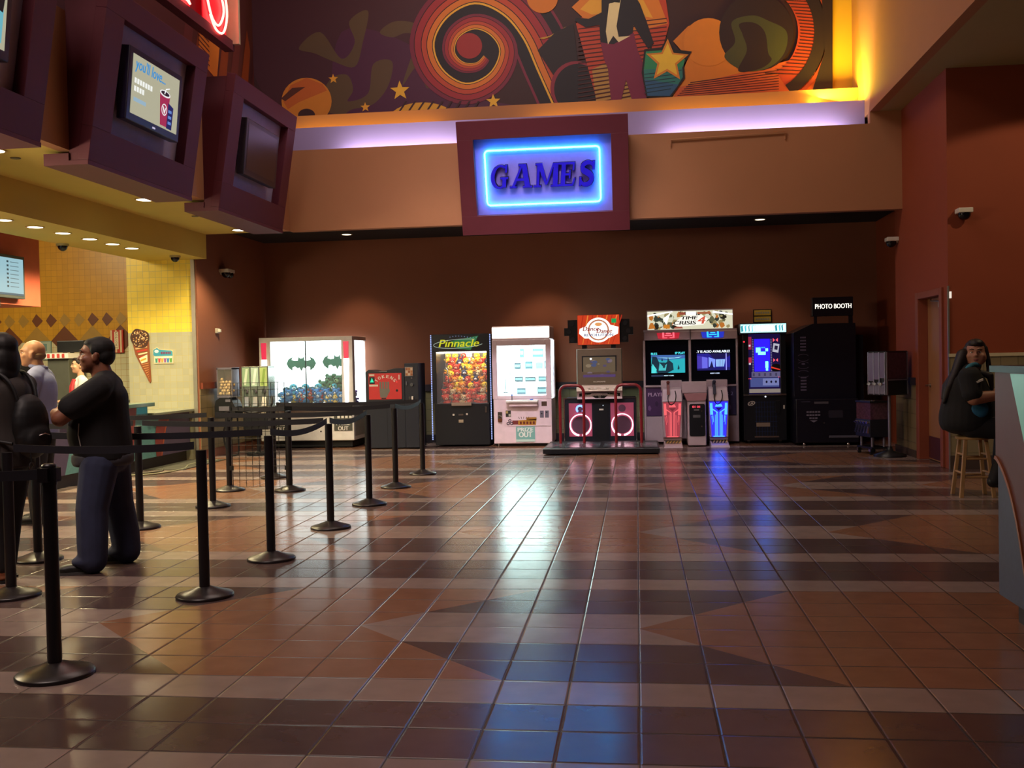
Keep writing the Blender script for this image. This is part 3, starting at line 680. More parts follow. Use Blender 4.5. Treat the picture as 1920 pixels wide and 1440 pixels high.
# bat emblems hanging inside
def bat(cx, cz, w, y, nm, lab, crop=None):
    p = [(-1, .02), (-.86, .34), (-.60, .52), (-.66, .30), (-.46, .22), (-.22, .24), (-.17, .52), (-.09, .40), (.09, .40), (.17, .52), (.22, .24), (.46, .22), (.66, .30), (.60, .52), (.86, .34), (1, .02), (.86, -.3), (.62, -.50), (.60, -.26), (.42, -.20), (.25, -.34), (.12, -.28), (0, -.55), (-.12, -.28), (-.25, -.34), (-.42, -.20), (-.60, -.26), (-.62, -.50), (-.86, -.3)]
    P_ = [(cx+a*w/2, cz+b*w/2*.88) for a, b in p]
    m = MB().prism(P_, FR((0, y, 0)), 0, .02, mat('sea_green_felt', '#2c6a56', .9, var=.2)).cyl((cx, y-.01, cz+.1), (cx, y-.01, 1.845), .002, .002, blk, 5)
    return tag(m.build(nm), lab, 'emblem')
bat(-5.93, 1.47, .54, 17.55, 'bat_emblem', 'green bat-shaped emblem hung left of the glass seam in the wide white crane')
bat(-5.27, 1.49, .54, 17.55, 'bat_emblem', 'green bat-shaped emblem hung right of the glass seam in the wide white crane')
# plush prizes
def plush(kind, cols, s=1.0):
    """small stuffed animal sitting at the origin, facing -y"""
    a, b_, c = [mat('plush_'+x.lstrip('#'), x, .95, var=.2, scale=40) for x in cols]
    dk = mat('plush_bead_black', '#0c0c10', .3); m = MB(); S_ = 8
    m.ell((0, 0, .045*s), (.06*s, .05*s, .05*s), a, S_, 6).ell((0, -.005*s, .125*s), (.055*s, .05*s, .05*s), a, 10, 7).ell((0, -.045*s, .113*s), (.028*s, .02*s, .022*s), b_, S_, 5)
    for x in (-1, 1):
        m.ell((x*.02*s, -.046*s, .142*s), .009*s, dk, 6, 4)
        m.ell((x*.055*s, -.035*s, .06*s), (.02*s, .03*s, .018*s), a, 6, 4).ell((x*.035*s, -.055*s, .014*s), (.022*s, .035*s, .02*s), c, 6, 4)
        if kind == 'long': m.ell((x*.028*s, .0, .205*s), (.013*s, .01*s, .05*s), a, 6, 5)
        elif kind == 'round': m.ell((x*.045*s, .0, .168*s), .022*s, a, 6, 5)
        elif kind == 'wing': m.ell((x*.09*s, .0, .10*s), (.05*s, .012*s, .035*s), c, 6, 5)
    m.ell((0, -.068*s, .118*s), .008*s, dk, 6, 4)
    if kind == 'tuft': m.ell((0, 0, .178*s), (.012*s, .012*s, .022*s), c, 6, 4)
    return m
def put_plush(spec, spots, labels, group, s):
    proto = None
    for k, (p, rz) in enumerate(spots):
        if proto is None: o = proto = plush(spec[0], spec[1], s).build('plush_toy')
        else: o = proto.copy(); COL.objects.link(o)
        o.location = p; o.rotation_euler = (0, 0, rz)
        tag(o, labels if isinstance(labels, str) else labels[k], 'stuffed toy', group)
rnd = random.Random(4)
def heap(n, x0, x1, y0, y1, z, dz):
    return [((x0+(x1-x0)*(k+.5)/n+rnd.uniform(-.03, .03), rnd.uniform(y0, y1), z+(dz if k % 2 else 0)), rnd.uniform(-.6, .6)) for k in range(n)]
g_ = 'plush prizes heaped in the wide white crane'
put_plush(('round', ('#2c78b8', '#d8e4ec', '#184a80')), heap(11, -6.2, -5.1, 17.26, 17.40, .76, .05), 'small mid-blue plush toy in the front of the heap in the wide white crane', g_, 1.2)
put_plush(('wing', ('#3a9ab0', '#c8e0e0', '#205868')), heap(9, -6.3, -5.15, 17.44, 17.6, .78, .10), 'teal winged plush toy in the heap inside the wide white crane', g_, 1.35)
put_plush(('round', ('#2c6048', '#7ca070', '#1c4030')), heap(5, -5.6, -5.1, 17.45, 17.7, .86, .10), 'dark green plush toy at the right of the heap in the wide white crane', g_, 1.7)
put_plush(('tuft', ('#c8b468', '#e8e0b0', '#8a7430')), heap(6, -6.1, -5.15, 17.24, 17.34, .76, .0), 'straw yellow plush toy in the heap inside the wide white crane', g_, .9)
put_plush(('round', ('#7c5ca0', '#c0b0d0', '#503878')), [((-5.0, 17.35, .76), .9), ((-5.0, 17.58, .76), .7)], 'purple plush toy behind the side glass of the wide white crane', g_, 1.2)
put_plush(('long', ('#b03a38', '#e0c0b0', '#702020')), heap(3, -5.95, -5.4, 17.26, 17.36, .80, .03), 'small red plush toy in the heap inside the wide white crane', g_, .8)

# ---- token change machine and its slim side unit
e = empty('token_machine', (-4.22, 17.0, 0), 'dark change machine with a red TOKENS front beside the wide white crane', 'change machine')
X0, X1, Y0, Y1 = -4.56, -3.885, 16.78, 17.35
part(MB().box(X0+.01, X1, Y0, Y1, 0.02, .80, blk2).box(-4.20, -4.195, Y0-.003, Y0, .05, .78, rubber), 'base_cabinet', e, .008)
up = MB(); pts = [(X0, .80), (X1, .80), (X1, 1.35)]+[(X1-(X1-X0)*k/12, 1.335+.025*math.sin(k/12*PI*2.2+.3)) for k in range(1, 12)]+[(X0, 1.30)]
up.prism(pts, FR((0, Y1, 0)), 0, Y1-Y0, blk2); part(up, 'upper_case', e, .006)
fr = FR((0, Y0, 0)); red = mat('red_token_front', '#b82c2c', .4, 0, '#c02424', .12); gy = mat('grey_hand_print', '#6c6a62', .5); ow = pt('#d8d0c4')
fp = MB().prism(rect(X0+.06, X1-.05, .84, 1.28), fr, 0, .012, red)
for k, ch in enumerate('TOKENS'):
    a = (150-k*24)*PI/180; o = (-4.208+.182*math.cos(a), Y0, 1.09+.135*math.sin(a))
    r_ = a-PI/2; u = (math.cos(r_), 0, math.sin(r_)); v = (-math.sin(r_), 0, math.cos(r_))
    fp.text(ch, (o, u, v, (0, -1, 0)), .052, .014, ow, .042, bold=.003)
hx = -4.235
fp.art([(hx-.07, .87), (hx+.04, .87), (hx+.10, .98), (hx+.09, 1.02), (hx-.08, 1.02), (hx-.075, .93)], fr, .014, gy)
for k in range(4): fp.art(rect(hx-.08+k*.045, hx-.08+k*.045+.033, 1.02, 1.135), fr, .014, gy)
fp.art(rect(X0+.07, X0+.16, 1.235, 1.265), fr, .014, ow).art(rect(X0+.07, X0+.22, 1.06, 1.09), fr, .014, ow).art(rect(X1-.10, X1-.08, 1.17, 1.25), fr, .014, ow)
fp.art(circ(X1-.13, .985, .022, None, 12), fr, .014, blk).art(circ(X1-.13, 1.13, .01, None, 10), fr, .014, em('#ff4040', 1.2)).art(rect(hx-.05, hx+.03, .845, .865), fr, .014, blk)
fp.art(rect(X0+.07, X0+.165, 1.10, 1.22), fr, .013, blk)
part(fp, 'token_front', e)
part(MB().art([(X0+.085, 1.13), (X0+.15, 1.13), (X0+.118, 1.205)], fr, .016, em('#20c090', 1.6)), 'arrow_light', e)
part(MB().box(X0+.25, X0+.38, Y0-.012, Y0, 1.30, 1.315, chrome), 'name_plate', e)
part(MB().box(-4.115, -4.09, Y0-.02, Y0, .30, .40, chrome), 'door_latch', e, .003)
e = empty('card_reader_unit', (-3.75, 16.95, 0), 'slim dark pay unit with a small price card right of the red token machine', 'change machine')
part(MB().box(-3.875, -3.64, 16.74, 17.3, .02, 1.44, blk2), 'case', e, .008)
fr = FR((0, 16.74, 0)); cd = MB().prism(rect(-3.865, -3.72, 1.22, 1.38), fr, 0, .012, chrome)
cd.art(rect(-3.855, -3.73, 1.23, 1.37), fr, .014, pt('#b89878'))
for k in range(3):
    for j in range(3): cd.art(rect(-3.85+k*.042, -3.85+k*.042+.034, 1.235+j*.045, 1.235+j*.045+.036), fr, .016, pt(('#a86a3c', '#c8b8a0', '#8c5030')[(k+j) % 3]))
part(cd, 'price_card', e)
part(MB().box(-3.85, -3.825, 16.72, 16.74, 1.07, 1.14, chrome).cyl((-3.75, 16.74, 1.08), (-3.75, 16.715, 1.08), .03, .03, chrome, 16).box(-3.80, -3.77, 16.71, 16.74, .83, .88, chrome).box(-3.755, -3.73, 16.71, 16.74, .83, .885, ow).cyl((-3.75, 16.74, 1.19), (-3.75, 16.725, 1.19), .014, .014, chrome, 12), 'coin_slots', e)

# ---- black crane cabinet full of plush toys
e = empty('crane_machine', (-3.0, 17.4, 0), 'tall black crane cabinet packed with yellow and red plush toys', 'arcade machine')
X0, X1, Y0, Y1 = -3.50, -2.47, 17.1, 17.95
part(MB().box(X0+.06, X1-.03, Y0, Y1, .03, .74, blk), 'lower_cabinet', e, .008)
part(MB().box(X0+.02, X1-.01, Y0, Y1, 1.62, 1.92, blk), 'roof_box', e, .008)
part(MB().box(X0+.03, X0+.10, Y0, Y1, .74, 1.62, blk), 'side_frame', e); part(MB().box(X1-.06, X1-.01, Y0, Y1, .74, 1.62, blk), 'side_frame', e)
part(MB().box(X0+.1, X1-.06, Y1-.05, Y1, .74, 1.62, mat('dim_cabinet_back', '#5a5040', .6)).box(X0+.1, X1-.06, Y0+.1, Y1-.05, 1.60, 1.62, mat('warm_cabinet_light', '#202020', .5, 0, (1, .93, .78), 7)), 'lit_interior', e)
part(MB().box(X0+.1, X1-.06, Y0+.02, Y0+.026, .74, 1.62, glass), 'glass_pane', e)
part(MB().box(X0+.36, X0+.70, Y0-.05, Y0+.01, .70, .755, mat('clear_prize_chute', '#9c8878', .2)), 'prize_chute', e)
lt_ = MB()
for x in (X0+.015, X1+.005):
    for k in range(60):
        z = .12+k*.0300; lt_.box(x-.008, x+.008, Y0-.014, Y0-.002, z, z+.019, em('#a8bcff', 1.3))
part(lt_, 'led_strip', e)
fr = FR((0, Y0, 0)); mq = MB()
mq.art([(-3.14, 1.80), (-2.66, 1.885), (-2.80, 1.645), (-3.02, 1.67)], fr, .004, em('#3c9a58', .45))
mq.text('Pinnacle', FR((-2.99, Y0, 1.765)), .125, .006, em('#d8d820', .85), .68, .28, .004)
sw_ = [(-3.0+.44*math.cos(a), 1.755+.075*math.sin(a)+.02*math.cos(a)) for a in [k*PI/12+.9 for k in range(20)]]
mq.tube([(x, Y0-.008, z) for x, z in sw_], .004, em('#c8d8c8', .7), 5)
for k in range(10): mq.art(circ(-3.15+k*.05, 1.87+.015*math.sin(k*.6), .008, None, 6), fr, .004, em('#8898d0', .8))
part(mq, 'marquee', e)
part(MB().box(-3.03, -2.95, Y0-.01, Y0, .53, .56, chrome).box(-3.03, -2.95, Y0-.012, Y0, .41, .46, pt('#a89880')).box(-3.13, -3.10, Y0-.02, Y0, .53, .56, ow).box(-2.90, -2.87, Y0-.02, Y0, .54, .57, ow), 'coin_door', e)
part(MB().box(X1-.10, X1-.07, Y0-.02, Y0, .58, .68, chrome), 'side_latch', e)
part(MB().cyl((X0+.22, Y0+.2, 1.60), (X0+.22, Y0+.2, 1.35), .01, .01, chrome).tube([(X0+.17, Y0+.2, 1.08), (X0+.18, Y0+.2, 1.3), (X0+.22, Y0+.2, 1.36), (X0+.26, Y0+.2, 1.3), (X0+.27, Y0+.2, 1.08)], .008, chrome, 6), 'claw', e)
kinds = {'y': ('tuft', ('#e8c020', '#f0d870', '#e08020'), 'yellow'), 'r': ('round', ('#c83820', '#e8a080', '#902018'), 'red'), 'b': ('long', ('#28304c', '#e8e8f0', '#c8c8d8'), 'navy long-eared'), 'o': ('round', ('#d88020', '#f0c890', '#b05818'), 'orange'), 't': ('round', ('#c8a878', '#f0e0c0', '#806040'), 'tan'), 'w': ('round', ('#d0d4e0', '#f4f4f8', '#303a60'), 'white')}
rows = ['yyrwyy', 'rbyorb', 'yryyoy', 'yrbytr', 'royrbo', 'ryoyry', 'rtorrt', 'rrtrrr']
ords = ['first', 'second', 'third', 'fourth', 'fifth', 'sixth']; rown = ['top', 'second', 'third', 'fourth', 'fifth', 'sixth', 'seventh', 'lowest']
protos = {}
for r, row in enumerate(rows):
    for c, k in enumerate(row):
        kd = kinds[k]
        if k not in protos: o = protos[k] = plush(kd[0], kd[1], 1.0).build('plush_toy')
        else: o = protos[k].copy(); COL.objects.link(o)
        o.location = (X0+.235+c*.128+(.03 if r % 2 else -.02)+rnd.uniform(-.01, .01), Y1-.30-r*.055+rnd.uniform(-.015, .015), 1.44-r*.105+rnd.uniform(-.012, .012))
        o.rotation_euler = (rnd.uniform(-.15, .25), rnd.uniform(-.25, .25), rnd.uniform(-.4, .4))
        tag(o, '%s plush toy, %s from left in %s row of the black crane' % (kd[2], ords[c], rown[r]), 'stuffed toy', 'plush toys stacked in the black crane cabinet')
part(MB().hexa([(X0+.11, Y0+.12, .74), (X1-.07, Y0+.12, .74), (X1-.07, Y1-.06, .74), (X0+.11, Y1-.06, .74)], [(X0+.11, Y0+.26, .76), (X1-.07, Y0+.26, .76), (X1-.07, Y1-.08, 1.42), (X0+.11, Y1-.08, 1.42)], mat('dark_prize_ramp', '#3a2a22', .8)), 'prize_ramp', e)

# ---- white key-hole prize cabinet, brightest in the row
e = empty('prize_machine', (-1.92, 17.3, 0), 'white upright prize cabinet with glowing window and cream lit header', 'arcade machine')
X0, X1, Y0, Y1 = -2.425, -1.42, 17.02, 17.85
part(MB().box(X0+.01, X1-.01, Y0, Y1, .05, .80, pnk).box(X0+.04, X1-.04, Y0+.05, Y1, .0, .05, rubber), 'lower_cabinet', e, .01)
part(MB().box(X0, X0+.085, Y0, Y1, .80, 1.80, pnk).box(X1-.10, X1-.01, Y0, Y0+.06, .80, 1.80, pnk).box(X0+.085, X1-.1, Y0, Y0+.06, 1.70, 1.80, pnk).box(X0+.085, X1-.1, Y0, Y0+.06, .80, .86, pnk).box(X0, X1, Y1-.03, Y1, .80, 1.80, pnk).box(X1-.035, X1, Y0+.62, Y1, .80, 1.8, pnk), 'window_frame', e, .008)
part(MB().box(X0, X1-.02, Y0, Y1, 1.80, 2.03, pnk), 'header_box', e, .02)
part(MB().box(X0+.01, X1-.03, Y0-.014, Y0, 1.83, 2.01, mat('cream_header_light', '#303028', .5, 0, (1, .93, .72), 4)), 'header_light', e, .01)
part(MB().box(X0+.09, X1-.04, Y1-.06, Y1-.03, .86, 1.72, mat('cabinet_light_wall', '#202020', .5, 0, (.60, 1.0, .95), 11)).box(X0+.09, X1-.04, Y0+.06, Y1-.06, 1.70, 1.72, mat('bright_cabinet_tube', '#202020', .5, 0, (.70, 1.0, .96), 22)), 'lit_interior', e)
part(MB().box(X0+.085, X1-.1, Y0+.02, Y0+.026, .86, 1.70, glass).box(X1-.02, X1-.014, Y0+.06, Y0+.62, .86, 1.70, glass), 'glass_pane', e)
for k, z in enumerate((1.08, 1.30, 1.50)): part(MB().box(X0+.34, X1-.06, Y1-.30, Y1-.06, z-.012, z, mat('white_shelf', '#dfe8e6', .4)), 'shelf', e)
gbx = mat('grey_teal_box', '#3c6068', .6); gbx2 = mat('slate_box', '#2a3e48', .6); gbx3 = mat('pale_teal_box', '#7aa8a8', .6)
def prize(x, z, w, h, d, m, lab):
    o = MB().box(x-w/2, x+w/2, Y1-.28, Y1-.28+d, z, z+h, m).box(x-w/2+.01, x+w/2-.01, Y1-.283, Y1-.28, z+h*.3, z+h*.7, gbx3).build('prize_box')
    tag(o, lab, 'prize', 'boxed prizes on the shelves of the white prize cabinet')
prize(-1.98, 1.50, .07, .16, .05, gbx, 'narrow grey box alone on the top shelf of the white prize cabinet')
prize(-1.70, 1.50, .19, .15, .05, gbx, 'wide grey box at the right of the top shelf in the white prize cabinet')
prize(-2.06, 1.30, .11, .11, .05, gbx2, 'dark box at the left end of the middle shelf in the white prize cabinet')
prize(-1.86, 1.30, .13, .13, .05, gbx, 'grey box second from left on the middle shelf of the white prize cabinet')
prize(-1.68, 1.30, .12, .11, .05, gbx3, 'pale teal box third along the middle shelf of the white prize cabinet')
prize(-1.54, 1.30, .10, .14, .05, gbx, 'tall grey box at the right end of the middle shelf in the white prize cabinet')
prize(-2.04, 1.08, .14, .09, .05, gbx2, 'dark flat box at the left of the lowest shelf in the white prize cabinet')
prize(-1.84, 1.08, .18, .08, .05, gbx2, 'long dark box in the middle of the lowest shelf in the white prize cabinet')
prize(-1.60, 1.08, .20, .09, .05, gbx, 'long grey box at the right of the lowest shelf in the white prize cabinet')
prize(-2.0, .862, .15, .11, .05, gbx, 'grey box on the cabinet floor at left in the white prize cabinet')
prize(-1.64, .862, .16, .12, .05, gbx, 'grey box on the cabinet floor at right in the white prize cabinet')
fr = FR((0, Y0, 0))
part(MB().tube([(-2.28, Y1-.2, 1.30), (-2.28, Y1-.2, .95), (-2.30, Y1-.2, .90)], .008, gbx2, 6).tube([(-2.2, Y1-.2, 1.3), (-2.2, Y1-.2, 1.05)], .008, gbx3, 6).box(-2.32, -2.24, Y1-.24, Y1-.16, .88, .90, gbx2), 'key_rod', e)
part(MB().box(-2.19, -1.65, Y0-.14, Y0, .745, .78, wht).box(-2.14, -1.66, Y0-.10, Y0, .68, .745, pnk).cyl((-2.09, Y0-.07, .78), (-2.09, Y0-.07, .86), .008, .008, chrome).ell((-2.09, Y0-.07, .87), .016, mat('blue_knob', '#3060c0', .3), 8, 6).cyl((-1.76, Y0-.07, .78), (-1.76, Y0-.07, .80), .03, .025, mat('blue_knob', '#3060c0', .3)), 'control_shelf', e, .006)
d_ = MB().prism(rect(-2.23, -1.46, .345, .77), fr, 0, .0115, pnk)
d_.art(rect(-2.21, -2.12, .50, .61), fr, .012, pt('#242420')).art(rect(-2.205, -2.17, .56, .60), fr, .013, pt('#b8a868')).art(rect(-2.16, -2.125, .51, .55), fr, .013, pt('#b0b0a0'))
d_.art(rect(-1.60, -1.51, .675, .755), fr, .012, pt('#4a3428')).art(rect(-1.63, -1.565, .48, .60), fr, .012, pt('#70687a')).art(rect(-1.545, -1.48, .48, .60), fr, .012, pt('#70687a')).art(circ(-1.6, .55, .012, None, 8), fr, .013, blk).art(circ(-1.515, .57, .012, None, 8), fr, .013, blk)
for (a, b_) in ((0, .035), (-.03, -.012), (.03, -.012)): d_.ring(((-2.14+a, Y0, .40+b_), (1, 0, 0), (0, 0, 1), (0, -1, 0)), .014, .028, .011, .014, pt('#2c2030'), 14)
d_.art(rect(-2.10, -2.0, .37, .44), fr, .012, pt('#7c3030')).art([(-2.0, .36), (-1.70, .36), (-1.69, .46), (-2.0, .44)], fr, .012, pt('#b8862c')).art(rect(-1.86, -1.69, .44, .49), fr, .012, pt('#a87830'))
for k in range(5): d_.art(rect(-1.97+k*.055, -1.94+k*.055, .375, .42), fr, .014, pt('#6a1c1c'))
for k in range(5): d_.art([(-1.98+k*.035, .465), (-1.97+k*.035, .465), (-1.99+k*.045, .50), (-2.0+k*.045, .50)], fr, .012, pt('#5a4a50'))
part(d_, 'front_decals', e)
part(MB().box(-2.345, -2.27, Y0-.015, Y0, .44, .585, chrome).tube([(-2.33, Y0-.02, .47), (-2.33, Y0-.02, .52), (-2.285, Y0-.02, .52), (-2.285, Y0-.02, .47)], .006, chrome, 6).box(-2.34, -2.275, Y0-.03, Y0-.012, .42, .475, mat('brass_padlock', '#7a4a30', .4, .6)), 'padlock_hasp', e)
pd = MB().box(-2.04, -1.72, Y0-.012, Y0, .08, .335, mat('aqua_prize_door', '#6f9a94', .5, 0, '#6fb0a8', .25))
pd.text('PRIZE', FR((-1.88, Y0-.012, .285)), .065, .002, pt('#e8f0ec'), .26, bold=.004).text('OUT', FR((-1.88, Y0-.012, .20)), .085, .002, pt('#e8f0ec'), .22, bold=.006).art(rect(-2.04, -1.72, .08, .12), FR((0, Y0-.012, 0)), .002, pt('#c8e4de'))
part(pd, 'prize_door', e)
for x in (X0+.08, X1-.08): part(MB().cyl((x, Y0+.06, 0), (x, Y0+.06, .05), .02, .02, chrome, 10), 'foot', e)

# ---- dance game: deck, rails, cabinet
e = empty('dance_machine', (-.6, 16.6, 0), 'dance arcade machine with red rails and two glowing pink rings', 'arcade machine')
dk = MB().box(-1.44, .32, 15.36, 16.75, .02, .10, blk); part(dk, 'dance_deck', e, .012)
dd = MB(); fz = FR((0, 0, .10), '+z')
for cx in (-1.0, -.12):
    for i in range(3):
        for j in range(3):
            x = cx-.42+i*.28; y = 15.5+j*.30
            m_ = pt('#4a4c58', .2) if (i+j) % 2 == 0 else mat('deck_arrow_panel', '#6a7480', .15)
            dd.art(rect(x+.01, x+.27, y+.01, y+.29), fz, .004, m_)
            if (i+j) % 2: dd.art([(x+.14, y+.06), (x+.22, y+.16), (x+.16, y+.16), (x+.16, y+.24), (x+.12, y+.24), (x+.12, y+.16), (x+.06, y+.16)], fz, .006, pt('#a04a6a', .2))
part(dd, 'dance_panels', e)
rr = mat('glossy_red_rail', '#7c1c24', .25)
for (x0, x1) in ((-1.235, -.855), (-.345, .055)):
    r_ = .11
    p_ = [(x0, 16.3, .10), (x0, 16.3, 1.03-r_)]+[(x0+r_-r_*math.cos(a), 16.3, 1.03-r_+r_*math.sin(a)) for a in (PI/8, PI/4, 3*PI/8)]+[(x0+r_, 16.3, 1.03), (x1-r_, 16.3, 1.03)]+[(x1-r_+r_*math.sin(a), 16.3, 1.03-r_+r_*math.cos(a)) for a in (PI/8, PI/4, 3*PI/8)]+[(x1, 16.3, 1.03-r_), (x1, 16.3, .10)]
    part(MB().tube(p_, .024, rr, 12), 'handrail', e)
Y0 = 16.85
part(MB().box(-1.20, -.03, Y0, 17.6, .07, .80, blk2), 'speaker_cabinet', e, .012)
part(MB().box(-1.215, -.015, Y0-.012, Y0, .79, .805, chrome).box(-1.215, -1.20, Y0-.012, Y0, .1, .79, chrome).box(-.03, -.015, Y0-.012, Y0, .1, .79, chrome), 'metal_edging', e)
pg = mat('neon_ring_pink', '#301018', .3, 0, (1.0, .62, .72), 4.5)
for cx in (-.94, -.255):
    sp_ = MB().prism(rect(cx-.19, cx+.19, .17, .72), FR((0, Y0, 0)), 0, .012, mat('pink_speaker_panel', '#a05068', .35, 0, '#b04468', .2))
    sp_.prism(circ(cx, .36, .145), FR((0, Y0, 0)), .013, .02, mat('mauve_speaker_cloth', '#5c3850', .8)).prism(circ(cx-.01 if cx < -.5 else cx, .63, .06), FR((0, Y0, 0)), .013, .02, mat('mauve_speaker_cloth', '#5c3850', .8))
    spp = part(sp_, 'speaker_panel', e)
    rg = MB()
    for k in range(40):
        a0, a1 = [(-90+9+k_*8.55)*PI/180 for k_ in (k, k+1)]
        wd_ = lambda a: .012+.016*max(0, -math.sin(a))
        rg.prism([(cx+r*math.cos(a), .365+r*math.sin(a)) for r, a in ((.165, a0), (.165+wd_(a0), a0), (.165+wd_(a1), a1), (.165, a1))], FR((0, Y0, 0)), .013, .026, pg)
    part(rg, 'light_ring', spp)
part(MB().ring(((-.945, Y0, .625), (1, 0, 0), (0, 0, 1), (0, -1, 0)), .040, .072, .02, .03, mat('blue_ring_light', '#101830', .3, 0, (.25, .45, 1.0), 1.8), 24, -.9, PI+.9), 'blue_light_ring', e)
part(MB().box(-.71, -.47, Y0-.014, Y0, .08, .78, blk).box(-.63, -.56, Y0-.018, Y0-.013, .60, .625, ow).cyl((-.565, Y0-.014, .68), (-.565, Y0-.02, .68), .008, .008, em('#e0f0ff', 1.2), 8), 'coin_panel', e)
part(MB().hexa([(-.985, Y0-.10, .80), (-.245, Y0-.10, .80), (-.245, 17.5, .80), (-.985, 17.5, .80)], [(-.985, Y0-.02, 1.62), (-.245, Y0-.02, 1.62), (-.245, 17.5, 1.62), (-.985, 17.5, 1.62)], mat('bronze_monitor_case', '#6a5a48', .35, .3)), 'monitor_case', e, .015)
part(MB().prism(rect(-.90, -.33, 1.12, 1.50), FR((0, Y0-.045, 0)), -.01, .012, blk), 'monitor_bezel', e)
sc = MB(); fr = (Vector((0, Y0-.072, 0)), Vector((1, 0, 0)), Vector((0, .06, 1)).normalized(), Vector((0, -1, .06)).normalized())
fr = FR((0, Y0-.058, 0)); sc.art(rect(-.88, -.35, 1.14, 1.48), fr, 0, em('#8a7458', .42))
for k in range(14):
    a, b_, r_ = rnd.uniform(-.84, -.39), rnd.uniform(1.17, 1.44), rnd.uniform(.012, .05)
    sc.art(circ(a, b_, r_, r_*.6, 10), fr, .002+k*.0003, em(('#a08a9a', '#6a5a8c', '#b8a080', '#5c6a9c')[k % 4], .45))
sc.art(rect(-.88, -.35, 1.14, 1.19), fr, .008, em('#6a4a8c', .5)).art(circ(-.75, 1.45, .02, None, 8), fr, .009, em('#ffffff', 1))
part(sc, 'screen', e)
kp = MB().hexa([(-.99, Y0-.20, .92), (-.24, Y0-.20, .92), (-.24, Y0, .92), (-.99, Y0, .92)], [(-.99, Y0-.15, 1.02), (-.24, Y0-.15, 1.02), (-.24, Y0, 1.04), (-.99, Y0, 1.04)], mat('bronze_monitor_case', '#6a5a48', .35, .3))
for k in range(7): kp.box(-.90+k*.10, -.86+k*.10+(.05 if k == 3 else 0), Y0-.19, Y0-.165, .955, .975, ow)
part(kp, 'button_panel', e, .004)
ft = (Vector((-.615, Y0-.09, 1.075)), Vector((1, 0, 0)), Vector((0, 0, 1)), Vector((0, -1, 0)))
part(MB().text('KONAMI', ft, .022, .012, pt('#d8d0c0'), .19, bold=.001), 'maker_plate', e)
lg = MB().prism(rect(-.985, -.245, .79, .92), FR((0, Y0-.08, 0)), 0, .02, pnk); f2 = FR((0, Y0-.10, 0))
lg.art([(-.95, .83), (-.78, .86), (-.72, .90), (-.52, .90), (-.46, .86), (-.28, .83), (-.28, .885), (-.46, .89), (-.95, .885)], f2, .002, blk).art([(-.75, .85), (-.48, .85), (-.54, .80), (-.68, .80)], f2, .002, blk)
lg.text('Dance Dance Revolution', FR((-.615, Y0-.10, .862)), .036, .004, ow, .58, bold=.001).text('X2', FR((-.615, Y0-.10, .822)), .024, .004, ow)
part(lg, 'logo_panel', e)
part(MB().box(-.90, -.82, Y0+.1, Y0+.16, 1.62, 1.70, blk).box(-.42, -.34, Y0+.1, Y0+.16, 1.62, 1.70, blk), 'marquee_supports', e)
part(MB().box(-.97, -.27, Y0+.05, Y0+.25, 1.68, 2.18, blk), 'marquee_box', e)
ma_ = MB(); fr = FR((0, Y0+.05, 0)); ma_.art(rect(-.965, -.275, 1.685, 2.175), fr, .003, em('#d8401c', .85))
for k in range(9): ma_.art([(-.96+k*.07, 1.69), (-.95+k*.07, 1.69), (-.86+k*.08, 2.17), (-.88+k*.08, 2.17)], fr, .004, em('#f08838' if k % 2 else '#b82c14', .9))
ma_.art(circ(-.62, 1.925, .215, .205), fr, .006, em('#fff6ea', 1.5)).art([(-.94, 1.87), (-.85, 1.79), (-.45, 1.79), (-.30, 1.86), (-.29, 1.97), (-.50, 2.03), (-.75, 2.03), (-.93, 1.95)], fr, .007, em('#fff6ea', 1.5))
ma_.ring(((-.62, Y0+.05, 1.925), (1, 0, 0), (0, 0, 1), (0, -1, 0)), .15, .175, .008, .009, em('#c88060', .9), 24)
ma_.text('Dance', FR((-.74, Y0+.05, 1.95)), .075, .011, em('#a02838', .7), .26, .2, .003).text('Dance', FR((-.52, Y0+.05, 1.91)), .07, .011, em('#a02838', .7), .25, .2, .003).text('REVOLUTION', FR((-.62, Y0+.05, 1.845)), .045, .011, em('#40609a', .8), .48, .1, .002)
ma_.art(rect(-.405, -.325, 2.04, 2.11), fr, .006, em('#18a858', .9)).art(circ(-.62, 2.02, .06, .03, 12), fr, .010, em('#e8a060', 1))
part(ma_, 'marquee_art', e)
for sx, cx in ((-1, -.97), (1, -.27)):
    s_ = MB()
    s_.box(min(cx, cx+sx*.16), max(cx, cx+sx*.16), Y0+.08, Y0+.22, 1.97, 2.10, blk).box(min(cx, cx+sx*.22), max(cx, cx+sx*.22), Y0+.08, Y0+.22, 1.84, 1.97, blk).box(min(cx, cx+sx*.14), max(cx, cx+sx*.14), Y0+.08, Y0+.22, 1.72, 1.84, blk)
    for (dx, z) in ((.09, 2.035), (.14, 1.905), (.08, 1.78)): s_.cyl((cx+sx*dx, Y0+.08, z), (cx+sx*dx, Y0+.07, z), .045, .04, mat('dark_speaker_mesh', '#22242e', .7), 16)
    part(s_, 'side_speaker', e)
